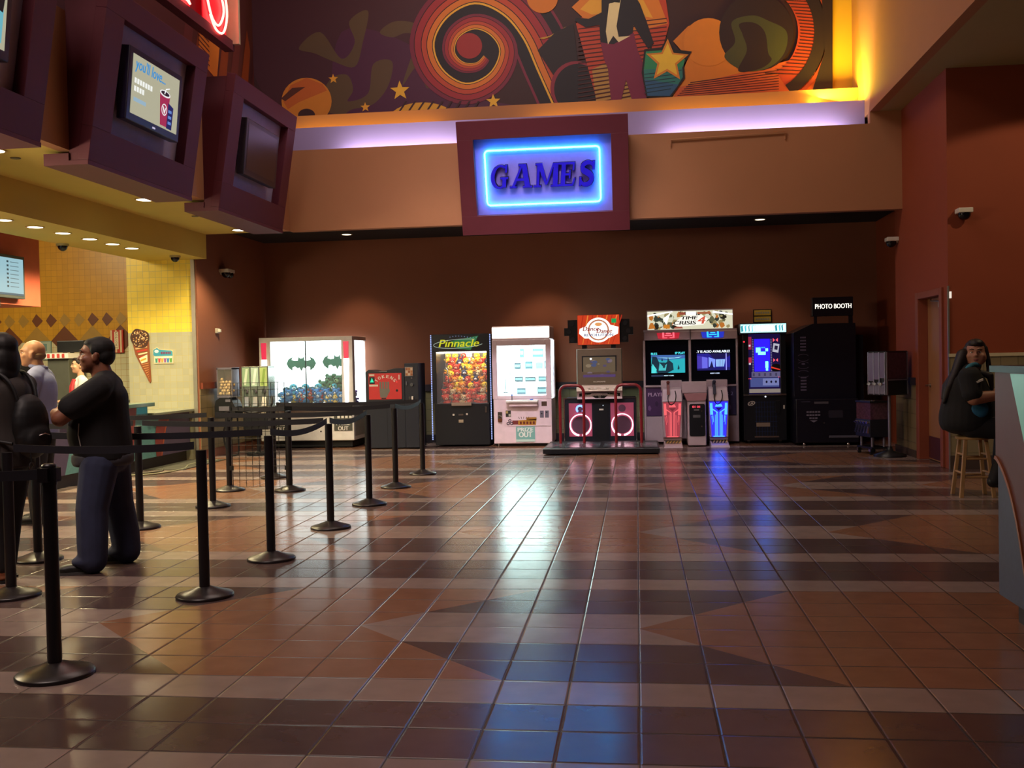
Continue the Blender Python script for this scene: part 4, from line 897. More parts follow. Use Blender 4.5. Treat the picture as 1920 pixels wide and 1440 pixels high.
# ---- two-player shooting game
e = empty('shooting_game', (.89, 17.2, 0), 'two-player shooting game with teal and violet screens under a lit banner', 'arcade machine')
Y0 = 17.25; lil = mat('lilac_grey_cabinet', '#b8a6b0', .4)
part(MB().box(.13, 1.66, Y0, 18.0, .03, .46, lil).box(.11, .145, Y0-.02, 18.0, .03, 1.74, lil).box(1.635, 1.67, Y0-.02, 18.0, .03, 1.74, lil).box(.86, .90, Y0-.03, Y0+.1, .46, 1.74, lil).box(.13, 1.65, Y0-.03, Y0+.05, .95, .985, lil).box(.13, 1.65, Y0+.3, 18.0, .46, 1.74, blk), 'cabinet_body', e, .008)
part(MB().prism([(17.18, 1.74), (18.0, 1.74), (18.0, 1.91), (17.32, 1.91), (17.24, 1.87)], ((.13, 0, 0), (0, 1, 0), (0, 0, 1), (1, 0, 0)), 0, 1.53, mat('rose_grey_hood', '#9a8288', .35)).box(.12, 1.66, 17.28, 17.42, 1.885, 1.915, lil).box(.885, .895, 17.17, 17.3, 1.74, 1.91, blk), 'hood', e)
sc0 = em('#0c0a22', .5)
for side, x0, x1 in (('l', .155, .855), ('r', .905, 1.63)):
    s_ = MB(); fr = FR((0, Y0, 0)); s_.art(rect(x0, x1, .985, 1.72), FR((0, Y0+.02, 0)), 0, mat('black_screen_glass', '#0a0a14', .15))
    part(s_, 'screen_glass', e)
    q = MB(); f = FR((0, Y0+.012, 0)); rn = random.Random(3)
    if side == 'l':
        a0, a1, b0, b1 = .24, .80, 1.19, 1.49
        q.art(rect(a0, a1, b0, b1), f, 0, em('#28b8c4', .9)).art([(a0, b1), (a1, b1), (a1, b1-.06), (a0+.2, b1-.09), (a0, b1-.05)], f, .001, em('#4470b8', .9))
        q.art([(a0+.1, b1-.04), (a0+.3, b1-.06), (a1-.05, b1-.03), (a1-.1, b1-.05)], f, .002, em('#a0e0f0', 1.1))
        q.art([(a0, b0+.12), (a0+.02, b1-.02), (a0+.09, b1-.03), (a0+.13, b0+.18), (a0+.24, b0+.17), (a0+.30, b0+.21), (a0+.36, b0+.16), (a0+.37, b0+.05), (a0+.27, b0+.0), (a0+.10, b0), (a0+.06, b0+.1)], f, .003, em('#0c3a50', .6))
        q.art([(a0+.14, b0+.17), (a0+.2, b0+.10), (a0+.26, b0+.15), (a0+.24, b0+.04), (a0+.12, b0+.04)], f, .004, em('#48c8cc', .9))
        q.art([(a0, b0), (a0+.02, b0+.16), (a0+.09, b0+.06), (a0+.07, b0)], f, .004, em('#50e0e0', 1))
        for (xx, zz, s__) in ((.45, 1.33, .05), (.52, 1.42, .04), (.56, 1.30, .06), (.69, 1.29, .04), (.42, 1.42, .03)):
            q.art([(xx-.4*s__, zz-s__), (xx, zz+s__), (xx+.5*s__, zz-.6*s__), (xx+.2*s__, zz-s__*1.2)], f, .005, em('#124858', .6))
        q.text('BLES', FR((a0+.05, Y0+.012, 1.515)), .035, .003, em('#50e8f0', 1.2), .10, bold=.002).text('1P PLAY', FR((a1-.08, Y0+.012, 1.52)), .038, .003, em('#50e8f0', 1.2), .16, bold=.002)
        q.text('INSERT 4 COINS', FR((.53, Y0+.012, 1.145)), .018, .003, em('#c8f0ff', 1.2), .16, bold=.001).art(rect(.24, .44, 1.13, 1.16), f, 0, em('#304060', .6))
    else:
        a0, a1, b0, b1 = 1.0, 1.54, 1.22, 1.50
        q.art(rect(a0, a1, b0, b1), f, 0, em('#2420a0', .8))
        q.art([(a0, b1-.03), (a0+.18, b1-.07), (a0+.18, b0+.02), (a0, b0+.03)], f, .001, em('#4838b8', .9)).art([(a0+.08, b1-.05), (a0+.17, b1-.07), (a0+.17, b0+.01), (a0+.08, b0+.0)], f, .002, em('#6a6ae8', 1))
        q.art([(a0+.19, b1-.06), (a0+.30, b1-.10), (a0+.29, b0+.05), (a0+.19, b0+.06)], f, .002, em('#8098ff', 1.1)).art([(a0+.31, b1-.10), (a0+.46, b1-.10), (a0+.44, b0+.06), (a0+.31, b0+.06)], f, .002, em('#90b8f0', 1.2))
        for k in range(5): q.art(rect(a0+.34+k*.024, a0+.345+k*.024, b0+.06, b1-.11), f, .003, em('#303890', .6))
        q.art([(a0+.19, b1), (a1, b1), (a1, b1-.04), (a0+.44, b1-.09), (a0+.28, b1-.09)], f, .003, em('#1a1460', .6)).art(rect(a0+.47, a0+.485, b0+.0, b1), f, .004, em('#a0a0ff', 1.1))
        q.art([(a0+.2, b0+.04), (a0+.24, b0+.16), (a0+.27, b0+.04)], f, .004, em('#181058', .6)).art([(a0, b0), (a1, b0), (a1, b0+.05), (a0, b0+.03)], f, .003, em('#1c1878', .7))
        q.text('.Y IS ALSO AVAILABLE!', FR((1.265, Y0+.012, 1.535)), .038, .003, em('#e8f4ff', 1.5), .54, bold=.002).text('INSERT 4 COINS', FR((1.29, Y0+.012, 1.17)), .018, .003, em('#d0e0ff', 1.3), .15, bold=.001)
    part(q, 'screen_image', e)
# lit emblems on the hood
f = (Vector((0, 17.205, 1.80)), Vector((1, 0, 0)), Vector((0, .40, .92)).normalized(), Vector((0, -.92, .40)).normalized())
for cx, c, c2, st_ in ((.53, '#d82038', '#ff6878', 1.3), (1.26, '#2038e0', '#30c8f8', 1.3)):
    b_ = MB(); o = Vector((cx, 17.207, 1.81)); g = (o, f[1], f[2], f[3])
    b_.prism([(-.19, .05), (.19, .05), (.17, -.05), (.10, -.06), (-.10, -.06), (-.17, -.05)], g, .002, .012, em(c, st_*.55))
    for r in (rect(-.10, -.07, -.03, .055), rect(.07, .10, -.03, .055), rect(-.06, .06, -.01, .01), rect(-.04, .04, .025, .045), rect(-.10, -.02, -.05, -.035), rect(.02, .10, -.05, -.035)): b_.art(r, g, .014, em(c2, st_))
    part(b_, 'hood_emblem', e)
bn = MB(); y = 17.36
bn.box(.18, 1.61, y, y+.04, 1.90, 2.245, lil); fr = FR((0, y, 0)); rn = random.Random(11)
bn.art(rect(.19, 1.60, 1.915, 2.225), fr, .003, em('#d8d4b8', 1.05))
lay = .004
for k in range(110):
    cx, cz = rn.uniform(.24, 1.55), rn.uniform(1.95, 2.19)
    if .66 < cx < 1.16 and 1.95 < cz < 2.15: continue
    r_ = rn.uniform(.02, .055); a = rn.uniform(0, 6.28)
    bn.art([(cx+r_*math.cos(a+t)*rn.uniform(.6, 1.2), min(2.22, max(1.92, cz+r_*math.sin(a+t)))) for t in (0, 1.5, 2.7, 3.8, 5.1)], fr, lay, em(('#242018', '#6a6a4c', '#a89868', '#e8e8d0', '#384038', '#c87830')[k % 6], .85)); lay += .0003
bn.art([(.19, 2.14), (.62, 2.21), (.60, 2.225), (.19, 2.165)], fr, lay+.001, em('#ffffff', 1.4)).art([(.45, 2.10), (.58, 2.20), (.50, 2.0)], fr, lay+.001, em('#f8f8f0', 1.3)).art([(1.27, 2.18), (1.6, 2.14), (1.6, 2.16), (1.28, 2.215)], fr, lay+.001, em('#ffffff', 1.4))
bn.art(rect(.83, 1.0, 2.15, 2.21), fr, lay+.001, em('#fff8f0', 1.4)).art(rect(.72, .82, 2.16, 2.2), fr, lay+.001, em('#a8503c', .8)).art(rect(1.02, 1.24, 2.165, 2.2), fr, lay+.001, em('#b86a48', .8))
bn.art([(.20, 1.93), (.32, 1.94), (.30, 2.0), (.22, 1.99)], fr, lay+.001, em('#c8782c', .9)).art([(.45, 1.94), (.56, 1.93), (.56, 2.0), (.46, 2.0)], fr, lay+.001, em('#d88428', .9)).art([(.63, 1.93), (.78, 1.93), (.76, 1.97), (.64, 1.955)], fr, lay+.001, em('#b05a48', .8))
bn.art([(.60, 2.0), (.78, 2.14), (1.10, 2.15), (1.20, 2.08), (1.12, 1.99), (.72, 1.96)], fr, lay+.002, em('#f0ece0', 1.2))
bn.text('TIME', FR((.885, y, 2.105)), .055, lay+.004, em('#1c1814', .5), .27, .25, .004).text('CRISIS', FR((.81, y, 2.025)), .062, lay+.004, em('#1c1814', .5), .37, .25, .004).text('4', FR((1.09, y, 2.065)), .125, lay+.004, em('#d85a44', .95), .12, .25, .006)
part(bn, 'lit_banner', e)
# lower art panels
lp = MB(); fr = FR((0, Y0, 0)); lp.art(rect(.15, .86, .47, .95), fr, .004, pt('#4a2c5c')).art(rect(.90, 1.63, .47, .95), fr, .004, pt('#2c2850'))
lp.text('PLAYER 1', FR((.36, Y0, .83)), .06, .006, pt('#c0a8c8'), .36, bold=.003).text('PLAYER 2', FR((1.40, Y0, .83)), .06, .006, pt('#a0a0d8'), .36, bold=.003)
for k in range(12): lp.art([(x_+.03*math.cos(t), z_+.05*math.sin(t)) for x_, z_ in [(.2+k*.12, .6+.08*math.sin(k*2))] for t in (0, 1.4, 2.5, 3.7, 5)], fr, .005, pt(('#7c5a8c', '#382048', '#5c4a80')[k % 3]))
part(lp, 'front_art', e)
def gun_stand(cx, col, col2, glow, st_, gunm, lab):
    z = empty('gun_stand', (cx, 16.85, 0), lab, 'game controller', 'gun stands of the shooting game')
    yf = 16.72
    part(MB().hexa([(cx-.15, yf+.04, .14), (cx+.15, yf+.04, .14), (cx+.15, 17.1, .14), (cx-.15, 17.1, .14)], [(cx-.16, yf, .73), (cx+.16, yf, .73), (cx+.16, 17.15, .73), (cx-.16, 17.15, .73)], lil).box(cx-.15, cx+.15, yf+.06, 17.15, .09, .15, mat('rose_grey_hood', '#9a8288', .35)), 'stand_body', z, .012)
    n_ = Vector((0, -1, -.068)).normalized(); g = (Vector((cx, yf+.0385, .15)), Vector((1, 0, 0)), Vector((0, -.068, 1)).normalized(), n_)
    lt = MB(); lt.prism([(-.11, .0), (.11, .0), (.148, .57), (-.148, .57)], g, .002, .010, em(col, st_*.55))
    part(lt, 'light_panel', z)
    ln = MB()
    L_ = [rect(-.09, .09, .0, .014), [(-.06, .49), (.06, .49), (.04, .535), (-.04, .535)]]
    for s__ in (-1, 1):
        L_ += [[(s__*.012, .01), (s__*.022, .01), (s__*.022, .40), (s__*.012, .40)], [(s__*.03, .01), (s__*.042, .01), (s__*.042, .42), (s__*.03, .42)], [(s__*.055, .01), (s__*.063, .01), (s__*.06, .36), (s__*.052, .36)], [(s__*.09, .36), (s__*.135, .36), (s__*.14, .55), (s__*.10, .55)], [(s__*.012, .40), (s__*.022, .39), (s__*.10, .44), (s__*.095, .46)], [(s__*.08, .24), (s__*.087, .24), (s__*.10, .35), (s__*.09, .35)], [(s__*.095, .2), (s__*.10, .2), (s__*.115, .34), (s__*.108, .34)]]
    for q in L_: ln.art(q, g, .013, em(col2, st_))
    ln.art([(-.055, .475), (.055, .475), (.0, .42)], g, .013, em(col, .25))
    part(ln, 'light_lines', z)
    part(MB().hexa([(cx-.16, yf-.02, .73), (cx+.16, yf-.02, .73), (cx+.16, 17.1, .73), (cx-.16, 17.1, .73)], [(cx-.15, yf+.10, .93), (cx+.15, yf+.10, .93), (cx+.15, 17.1, .97), (cx-.15, 17.1, .97)], lil).box(cx-.17, cx+.17, 17.0, 17.08, .9, 1.07, lil), 'holster', z, .01)
    gn = MB(); gx_ = cx-.06
    gn.hexa([(gx_-.02, 16.78, .95), (gx_+.02, 16.78, .95), (gx_+.02, 17.0, .95), (gx_-.02, 17.0, .95)], [(gx_-.02, 16.78, 1.01), (gx_+.02, 16.78, 1.01), (gx_+.02, 17.0, 1.03), (gx_-.02, 17.0, 1.03)], gunm)
    gn.hexa([(gx_-.025, 16.71, .84), (gx_+.025, 16.71, .84), (gx_+.025, 16.78, .84), (gx_-.025, 16.78, .84)], [(gx_-.02, 16.76, 1.0), (gx_+.02, 16.76, 1.0), (gx_+.02, 16.84, 1.0), (gx_-.02, 16.84, 1.0)], gunm)
    gn.ell((gx_, 16.79, 1.04), (.03, .05, .03), gunm, 10, 6)
    part(gn, 'light_gun', z)
    cb = [(gx_, 16.73, .85), (gx_-.01, 16.69, .78), (gx_+.01, 16.68, .70), (gx_+.05, 16.68, .68), (gx_+.10, 16.68, .73), (gx_+.12, 16.70, .82), (gx_+.11, 16.78, .90)]
    part(MB().tube(spline(cb, 5), .008, rubber, 6), 'gun_cable', z)
    pd = MB().hexa([(cx-.15, 16.46, 0), (cx+.15, 16.46, 0), (cx+.15, 16.9, 0), (cx-.15, 16.9, 0)], [(cx-.14, 16.50, .03), (cx+.14, 16.50, .03), (cx+.14, 16.9, .10), (cx-.14, 16.9, .10)], lil)
    f3 = (Vector((cx, 16.62, .0525)), Vector((1, 0, 0)), Vector((0, .4, .07)).normalized(), Vector((0, -.07, .4)).normalized())
    pd.art(rect(-.12, .12, .0, .19), f3, .002, blk)
    for k in range(5): pd.art([(-.115+k*.05, .01), (-.09+k*.05, .01), (-.055+k*.05, .18), (-.08+k*.05, .18)], f3, .004, pt('#b89a58'))
    part(pd, 'foot_pedal', z)
    return z
gun_stand(.56, '#d85060', '#ff6a70', 1, .95, mat('dark_red_gun', '#6a2420', .35), 'gun stand glowing pink with a dark red gun, left of the coin pedestal')
gun_stand(1.30, '#2420e0', '#3070ff', 1, 4.2, mat('dark_blue_gun', '#181a38', .35), 'gun stand glowing electric blue with a dark gun, right of the coin pedestal')
e = empty('coin_pedestal', (.93, 16.8, 0), 'pale coin pedestal with a black panel between the two gun stands', 'arcade machine')
part(MB().box(.80, 1.09, 16.62, 17.2, .02, .74, lil).box(.69, .80, 17.0, 17.2, .1, .74, lil), 'pedestal_body', e, .012)
part(MB().hexa([(.79, 16.60, .74), (1.09, 16.60, .74), (1.09, 17.2, .74), (.79, 17.2, .74)], [(.74, 16.72, .86), (1.12, 16.72, .86), (1.12, 17.2, .86), (.74, 17.2, .86)], mat('dusty_rose_panel', '#8c6068', .4)).box(.72, 1.12, 16.80, 16.84, .86, 1.05, lil), 'pedestal_top', e, .01)
f = FR((0, 16.62, 0)); cp = MB(); rp = .03
pan = []
for (cx, cz, a0) in ((1.045-.0, .20, -90), (1.045, .66, 0), (.855, .66, 90), (.855, .20, 180)): pan += [(cx+rp*math.cos((a0+k*22.5)*PI/180), cz+rp*math.sin((a0+k*22.5)*PI/180)) for k in range(5)]
cp.prism(pan, f, 0, .012, blk)
cp.text('01 01', FR((.935, 16.62, .645)), .035, .015, em('#ff5060', 1.4), .12, bold=.002).art(rect(.90, .98, .585, .605), f, .014, pt('#7a7a7a')).art(rect(.885, 1.0, .47, .515), f, .014, pt('#5c5c60')).art(circ(1.02, .575, .012, None, 10), f, .014, chrome).art(circ(1.02, .33, .012, None, 10), f, .014, chrome)
part(cp, 'coin_panel', e)
part(MB().tube([(.73, 16.95, .86), (.73, 16.95, .74), (.72, 17.0, .72)], .012, lil).tube([(1.12, 16.95, .83), (1.13, 16.95, .83)], .012, lil).tube([(1.09, 16.95, .77), (1.14, 16.95, .77)], .012, lil).tube([(.72, 16.95, .82), (.75, 16.95, .82)], .012, lil), 'tie_rails', e)

# ---- block-stacking prize game
e = empty('prize_game', (2.08, 17.4, 0), 'tall black prize game with a deep blue block screen and white-teal header', 'arcade machine')
X0, X1, Y0, Y1 = 1.735, 2.425, 17.1, 17.95
part(MB().box(X0, X1, Y0, Y1, .05, .80, blk), 'lower_cabinet', e, .01)
part(MB().box(X0, X0+.09, Y0, Y1, .80, 1.82, blk).box(X1-.09, X1, Y0, Y1, .80, 1.82, blk).box(X0, X1, Y1-.03, Y1, .8, 1.82, blk).box(X0, X1, Y0-.03, Y0+.03, .79, .815, chrome), 'side_frame', e, .006)
part(MB().box(X0-.05, X1+.01, Y0-.06, Y1, 1.80, 1.98, blk2), 'header_box', e, .01)
hd = MB(); fr = FR((0, Y0-.06, 0)); hd.art(rect(X0-.04, X1, 1.825, 1.965), fr, .003, em('#b8f4f4', 1.5))
for k in range(26):
    x = X0-.02+k*.027+rn.uniform(-.01, .01); hd.art([(x, 1.84), (x+.03, 1.85+rn.random()*.03), (x+.02, 1.95), (x-.01, 1.93)], fr, .004+k*.0002, em(('#2c8c98', '#f4ffff', '#50c0d0', '#e8ffff')[k % 4] if abs(k-13) > 5 else '#f8ffff', 1.3))
part(hd, 'header_light', e)
wn_ = MB(); y = Y0+.05; f = FR((0, y, 0))
wn_.art(rect(X0+.09, X1-.09, .82, 1.80), f, 0, mat('violet_cabinet_glass', '#1c1440', .15, 0, '#241850', .5)); part(wn_, 'inner_panel', e)
sc = MB(); sc.art(rect(X0+.19, X0+.44, 1.19, 1.72), f, .004, em('#1006a8', 6))
for (a, b_, w_, h_) in ((.215, 1.50, .075, .08), (.25, 1.46, .12, .05), (.37, 1.52, .04, .045), (.365, 1.29, .045, .06), (.365, 1.245, .045, .045), (.372, 1.20, .035, .04), (.26, 1.57, .03, .02), (.30, 1.57, .03, .02), (.335, 1.57, .03, .02)): sc.art(rect(X0+a, X0+a+w_, b_, b_+h_), f, .006, em('#58d0ff' if b_ != 1.57 else '#2060d0', 4))
part(sc, 'block_screen', e)
fq = MB()
for k in range(20):
    for x in (.155, .45): fq.art(rect(X0+x, X0+x+.022, 1.19+k*.027, 1.19+k*.027+.014), f, .005, em('#9088b8', .6))
fq.art(rect(X0+.095, X0+.145, 1.55, 1.76), f, .005, em('#a02848', .8)).art(rect(X0+.095, X0+.145, 1.33, 1.42), f, .005, em('#c03050', .8)).art(rect(X0+.10, X0+.13, 1.60, 1.63), f, .007, em('#e0d8e8', .9)).art(rect(X0+.10, X0+.13, 1.30, 1.33), f, .007, em('#e0d8e8', .9))
fq.art([(X0+.48, 1.51), (X0+.575, 1.49), (X0+.595, 1.63), (X0+.50, 1.65)], f, .006, em('#c8c8d8', .8)).art([(X0+.51, 1.545), (X0+.56, 1.535), (X0+.57, 1.60), (X0+.52, 1.61)], f, .008, em('#302850', .5))
for (cx, cz, s__) in ((.53, 1.70, 1), (.53, 1.37, .9), (.11, 1.07, .5), (.59, 1.09, .4)):
    for dx in (-.025, .025): fq.art([(X0+cx+dx*s__*1.6, cz-.03*s__), (X0+cx+dx*s__*1.6, cz+.03*s__), (X0+cx+dx*.2, cz)], f, .008, em('#ff5868', 1.4))
fq.art(circ(X0+.535, 1.245, .08, .065), f, .007, pt('#101018')).art([(X0+.455, 1.24), (X0+.615, 1.20), (X0+.615, 1.215), (X0+.46, 1.265)], f, .009, em('#e03828', 1))
fq.art(rect(X0+.14, X0+.60, 1.09, 1.18), f, .006, em('#8078a8', .5)).art(rect(X0+.12, X0+.58, .93, 1.08), f, .006, em('#5c68b0', .55)).art(rect(X0+.32, X0+.58, .955, 1.07), f, .007, em('#9098d8', .6)).art(rect(X0+.10, X0+.60, .835, .90), f, .006, em('#a89a90', .6))
for k in range(3): fq.art(circ(X0+.38+k*.075, 1.015, .016, .022, 10), f, .009, em('#181840', .3))
for k in range(5): fq.art(rect(X0+.16+k*.09, X0+.19+k*.09, 1.11, 1.16), f, .008, em('#605880', .4))
part(fq, 'instruction_art', e)
bp_ = MB(); fr = FR((0, Y0, 0))
for k in range(8):
    bp_.art(rect(X0+.20+k*.045, X0+.204+k*.045, .12, .70), fr, .003, pt('#22386a')).art(rect(X0+.18, X0+.54, .12+k*.08, .124+k*.08), fr, .003, pt('#22386a'))
bp_.ring(((X0+.125, Y0, .665), (.9, 0, .3), (-.2, 0, .5), (0, -1, 0)), .05, .066, .003, .006, ow, 20)
bp_.text('LAI', ((X0+.125, Y0, .665), (1, 0, .2), (0, 0, 1), (0, -1, 0)), .035, .005, ow, .05, bold=.002)
bp_.art(rect(X0+.52, X0+.59, .685, .705), fr, .004, chrome).art(rect(X0+.525, X0+.58, .53, .57), fr, .006, pt('#9a9a8a')).art(rect(X0+.635, X0+.66, .57, .63), fr, .006, ow).art(rect(X0+.20, X0+.42, .28, .345), fr, .006, pt('#8a7868')).art(rect(X0+.17, X0+.56, .10, .125), fr, .006, chrome)
bp_.box(X0+.51, X0+.585, Y0-.02, Y0, .50, .70, blk).art(circ(X0+.35, .775, .014, None, 10), fr, .03, em('#f0f0ff', 1.4))
part(bp_, 'coin_front', e)
part(MB().art(circ(X0+.02, 1.68, .014, None, 10), FR((0, Y0, 0)), .004, em('#ff3040', 1.6)), 'pilot_light', e)
for x in (X0+.08, X1-.1): caster(e, x, Y0+.08, .022)

# ---- photo booth
e = empty('photo_booth', (2.97, 17.2, 0), 'hulking near-black photo booth with a lit sign on posts', 'photo booth')
bb = mat('midnight_booth_laminate', '#12101f', .35)
part(MB().prism([(2.50, .03), (3.46, .03), (3.46, 1.94), (2.80, 1.94), (2.50, 1.80)], FR((0, 16.75, 0)), -1.1, 0, bb), 'booth_body', e)
part(MB().box(2.50, 3.46, 16.60, 16.75, .05, .74, bb).box(3.0, 3.46, 16.58, 16.60, .12, .16, mat('grey_step_edge', '#5a5868', .4)), 'lower_front', e, .01)
part(MB().box(3.46, 3.62, 16.95, 17.6, .05, 1.75, mat('dark_booth_curtain', '#181422', .9)), 'side_curtain', e)
part(MB().box(2.84, 2.885, 16.85, 16.9, 1.94, 2.09, bb).box(3.38, 3.44, 16.85, 16.9, 1.94, 2.09, bb), 'sign_posts', e)
part(MB().box(2.80, 3.44, 16.80, 16.95, 2.06, 2.36, bb), 'sign_box', e, .008)
part(MB().text('PHOTO BOOTH', FR((3.13, 16.80, 2.215)), .075, .004, em('#fff6e4', 1.6), .56, bold=.002), 'sign_lettering', e)
f = FR((0, 16.75, 0)); dg = MB().prism(rect(2.53, 2.77, .82, 1.76), f, 0, .0025, bb); pl = pt('#5c5470')
for (cz, s__) in ((1.62, 1), (.98, -1)):
    for k in range(5): dg.art(rect(2.60, 2.69, cz-.11+k*.05, cz-.085+k*.05), f, .003, pl)
for cz in (1.42, 1.30, 1.16):
    dg.ring(((2.645, 16.75, cz), (1, 0, 0), (0, 0, .45), (0, -1, 0)), .075, .085, .003, .005, pl, 18, .3, 2.8); dg.ring(((2.645, 16.75, cz-.04), (1, 0, 0), (0, 0, .45), (0, -1, 0)), .075, .085, .003, .005, pl, 18, 3.4, 6.0)
dg.art(circ(2.645, 1.30, .03, .015, 12), f, .004, pl)
part(dg, 'front_ornament', e)
f = FR((0, 16.60, 0)); d2 = MB()
for k in range(3):
    for j in range((5, 5, 3)[k]): d2.art(rect(2.66+j*.044+(.044 if k == 2 else 0), 2.695+j*.044+(.044 if k == 2 else 0), .525-k*.05, .55-k*.05), f, .003, pt('#7a7488'))
d2.art([(2.71, .405), (2.83, .405), (2.77, .37)], f, .003, pt('#7a7488')).art(rect(2.78, 3.0, .665, .70), f, .003, mat('dull_steel', '#787480', .4, .6)).art(rect(2.58, 2.72, .695, .705), f, .003, pt('#4a4460')).art(rect(3.0, 3.22, .44, .56), f, .003, pt('#262232')).art(circ(2.93, .36, .012, None, 8), f, .004, chrome)
part(d2, 'instruction_front', e)
for x in (2.62, 3.3): part(MB().ell((x, 16.62, .025), .025, chrome, 10, 6), 'levelling_foot', e)

# framed notice over the prize game
n_ = empty('framed_notice', (2.175, 18.08, 2.13), 'small framed pair of yellowed notices on the wall over the blue block game', 'notice')
part(MB().box(2.02, 2.33, 18.06, 18.1, 2.02, 2.25, blk), 'frame', n_)
q = MB(); f = FR((0, 18.06, 0))
for z0 in (2.035, 2.145):
    q.art(rect(2.035, 2.315, z0, z0+.09), f, .003, pt('#b89c3c'))
    for k in range(6): q.art(rect(2.06+k*.04, 2.09+k*.04, z0+.03, z0+.06), f, .005, pt('#8a8a80'))
part(q, 'notice_sheet', n_)

# ---- capsule vendors on the right
tin = mat('grey_vendor_metal', '#8a8698', .35, .6); cap = mat('clear_vendor_panel', '#756a8c', .15)
e = empty('capsule_vendor', (3.72, 16.25, 0), 'tall capsule vendor on one pole against the side wall, beside the door', 'vending machine')
X0, X1, Y0, Y1 = 3.55, 3.89, 16.05, 16.45
part(MB().box(X0, X1, Y0, Y1, .86, 1.475, blk), 'vendor_head', e, .008)
q = MB(); f = FR((0, Y0, 0))
for k in range(3): q.prism(rect(X0+.025+k*.103, X0+.115+k*.103, 1.06+.02*k, 1.45), f, 0, .012, cap).prism(rect(X0+.025+k*.103, X0+.115+k*.103, .88, 1.04), f, 0, .012, tin)
for k in range(4): q.box(X0+.008+k*.103, X0+.022+k*.103, Y0-.015, Y0, .87, 1.46, mat('pale_divider_metal', '#a8a4b8', .3, .7))
part(q, 'vendor_columns', e)
part(MB().box(X1, X1+.008, Y0+.03, Y1-.03, 1.09, 1.45, mat('mottled_display_panel', '#4a3444', .3, var=.8, scale=28)).box(X1, X1+.006, Y0+.03, Y1-.03, .88, 1.06, rubber), 'display_panel', e)
part(MB().box(X1, X1+.012, Y0, Y0+.02, .87, 1.46, tin).box(X1, X1+.012, Y1-.02, Y1, .87, 1.46, tin).box(X1, X1+.012, Y0, Y1, 1.065, 1.085, tin), 'side_trim', e)
for k in range(3): part(MB().cyl((X0+.07+k*.103, Y0-.005, 1.02), (X0+.07+k*.103, Y0-.05, 1.02), .022, .022, chrome, 12).box(X0+.04+k*.103, X0+.10+k*.103, Y0-.06, Y0-.05, 1.01, 1.03, chrome), 'turn_handle', e)
part(MB().cyl((3.74, 16.25, .05), (3.74, 16.25, .87), .02, .02, tin, 12), 'pole', e)
part(MB().lathe([(.22, .0), (.22, .03), (.05, .08), (.03, .14)], (3.74, 16.25, 0), blk, 20), 'base', e)
e.location = (3.48, 14.77, 0); e.rotation_euler = (0, 0, math.radians(-58))
e = empty('capsule_vendor', (3.40, 15.7, 0), 'low five-column capsule vendor on castors in front of the photo booth', 'vending machine')
X0, X1, Y0, Y1 = 3.18, 3.62, 15.55, 15.85
part(MB().box(X0, X1, Y0, Y1, .25, .50, blk2), 'coin_housing', e, .008)
part(MB().box(X0+.01, X1-.01, Y0+.01, Y1-.01, .50, .74, mat('mixed_sweets_behind_plastic', '#5a3a4a', .12, var=.9, scale=34)), 'sweet_bins', e, .004)
part(MB().box(X0, X1, Y0, Y1, .74, .765, blk), 'lid', e, .004)
for k in range(5):
    x = X0+.05+k*.085
    part(MB().cyl((x, Y0, .46), (x, Y0-.03, .46), .02, .02, chrome, 12).box(x-.025, x+.025, Y0-.04, Y0-.03, .452, .468, chrome), 'turn_handle', e)
    part(MB().hexa([(x-.025, Y0-.035, .31), (x+.025, Y0-.035, .31), (x+.025, Y0, .31), (x-.025, Y0, .31)], [(x-.02, Y0-.01, .41), (x+.02, Y0-.01, .41), (x+.02, Y0, .41), (x-.02, Y0, .41)], chrome), 'chute_flap', e)
    part(MB().box(x-.012, x+.012, Y0+.06, Y0+.09, .765, .775, chrome), 'lid_lock', e)
for (x, y) in ((X0+.06, Y0+.06), (X1-.06, Y0+.06), (X0+.06, Y1-.06), (X1-.06, Y1-.06)): part(MB().cyl((x, y, .1), (x, y, .25), .018, .018, tin, 10), 'leg', e)
part(MB().box(X0, X1, Y0+.02, Y1-.02, .085, .11, blk), 'base_tray', e)
for (x, y) in ((X0+.03, Y0+.04), (X1-.05, Y0+.04), (X0+.03, Y1-.04), (X1-.05, Y1-.04)): caster(e, x, y, .024)
e.location = (3.36, 15.2, 0); e.rotation_euler = (0, 0, math.radians(-75))

# ---- sticker and bouncy ball vendors at the left of the alcove
e = empty('ball_vendor', (-6.3, 15.75, 0), 'clear-fronted ball vendor on a black curved stand by the yellow pillar', 'vending machine')
X0, X1, Y0, Y1 = -6.68, -6.42, 15.6, 15.9
part(MB().box(X0, X1, Y0, Y0+.01, .98, 1.42, glass).box(X0, X1, Y1-.02, Y1, .98, 1.42, mat('brick_red_back', '#7c4638', .6)).box(X0, X0+.015, Y0, Y1, .98, 1.42, tin).box(X1-.015, X1, Y0, Y1, .98, 1.42, tin).box(X0, X1, Y0, Y1, 1.40, 1.43, tin).box(X0, X1, Y0, Y1, .95, .985, tin), 'clear_bin', e)
part(MB().prism([(X0-.03, .62), (X1+.05, .62), (X1+.05, .80), (X1, .90), (X1-.07, .95), (X0+.06, .95), (X0-.01, .90), (X0-.03, .80)], FR((0, Y0, 0)), -.28, .04, blk).box(X0+.05, X1-.04, Y0-.06, Y0-.04, .74, .81, tin).box(X0+.16, X1-.02, Y0-.06, Y0-.04, .88, .92, tin), 'coin_head', e)
part(MB().tube(spline([(X0+.12, Y0+.12, .62), (X0+.04, Y0+.12, .35), (X0+.12, Y0+.10, .06), (X0+.28, Y0+.10, .03), (X1+.03, Y0+.12, .20), (X1+.02, Y0+.12, .62)], 6), .014, blk, 8), 'stand', e)
proto = None
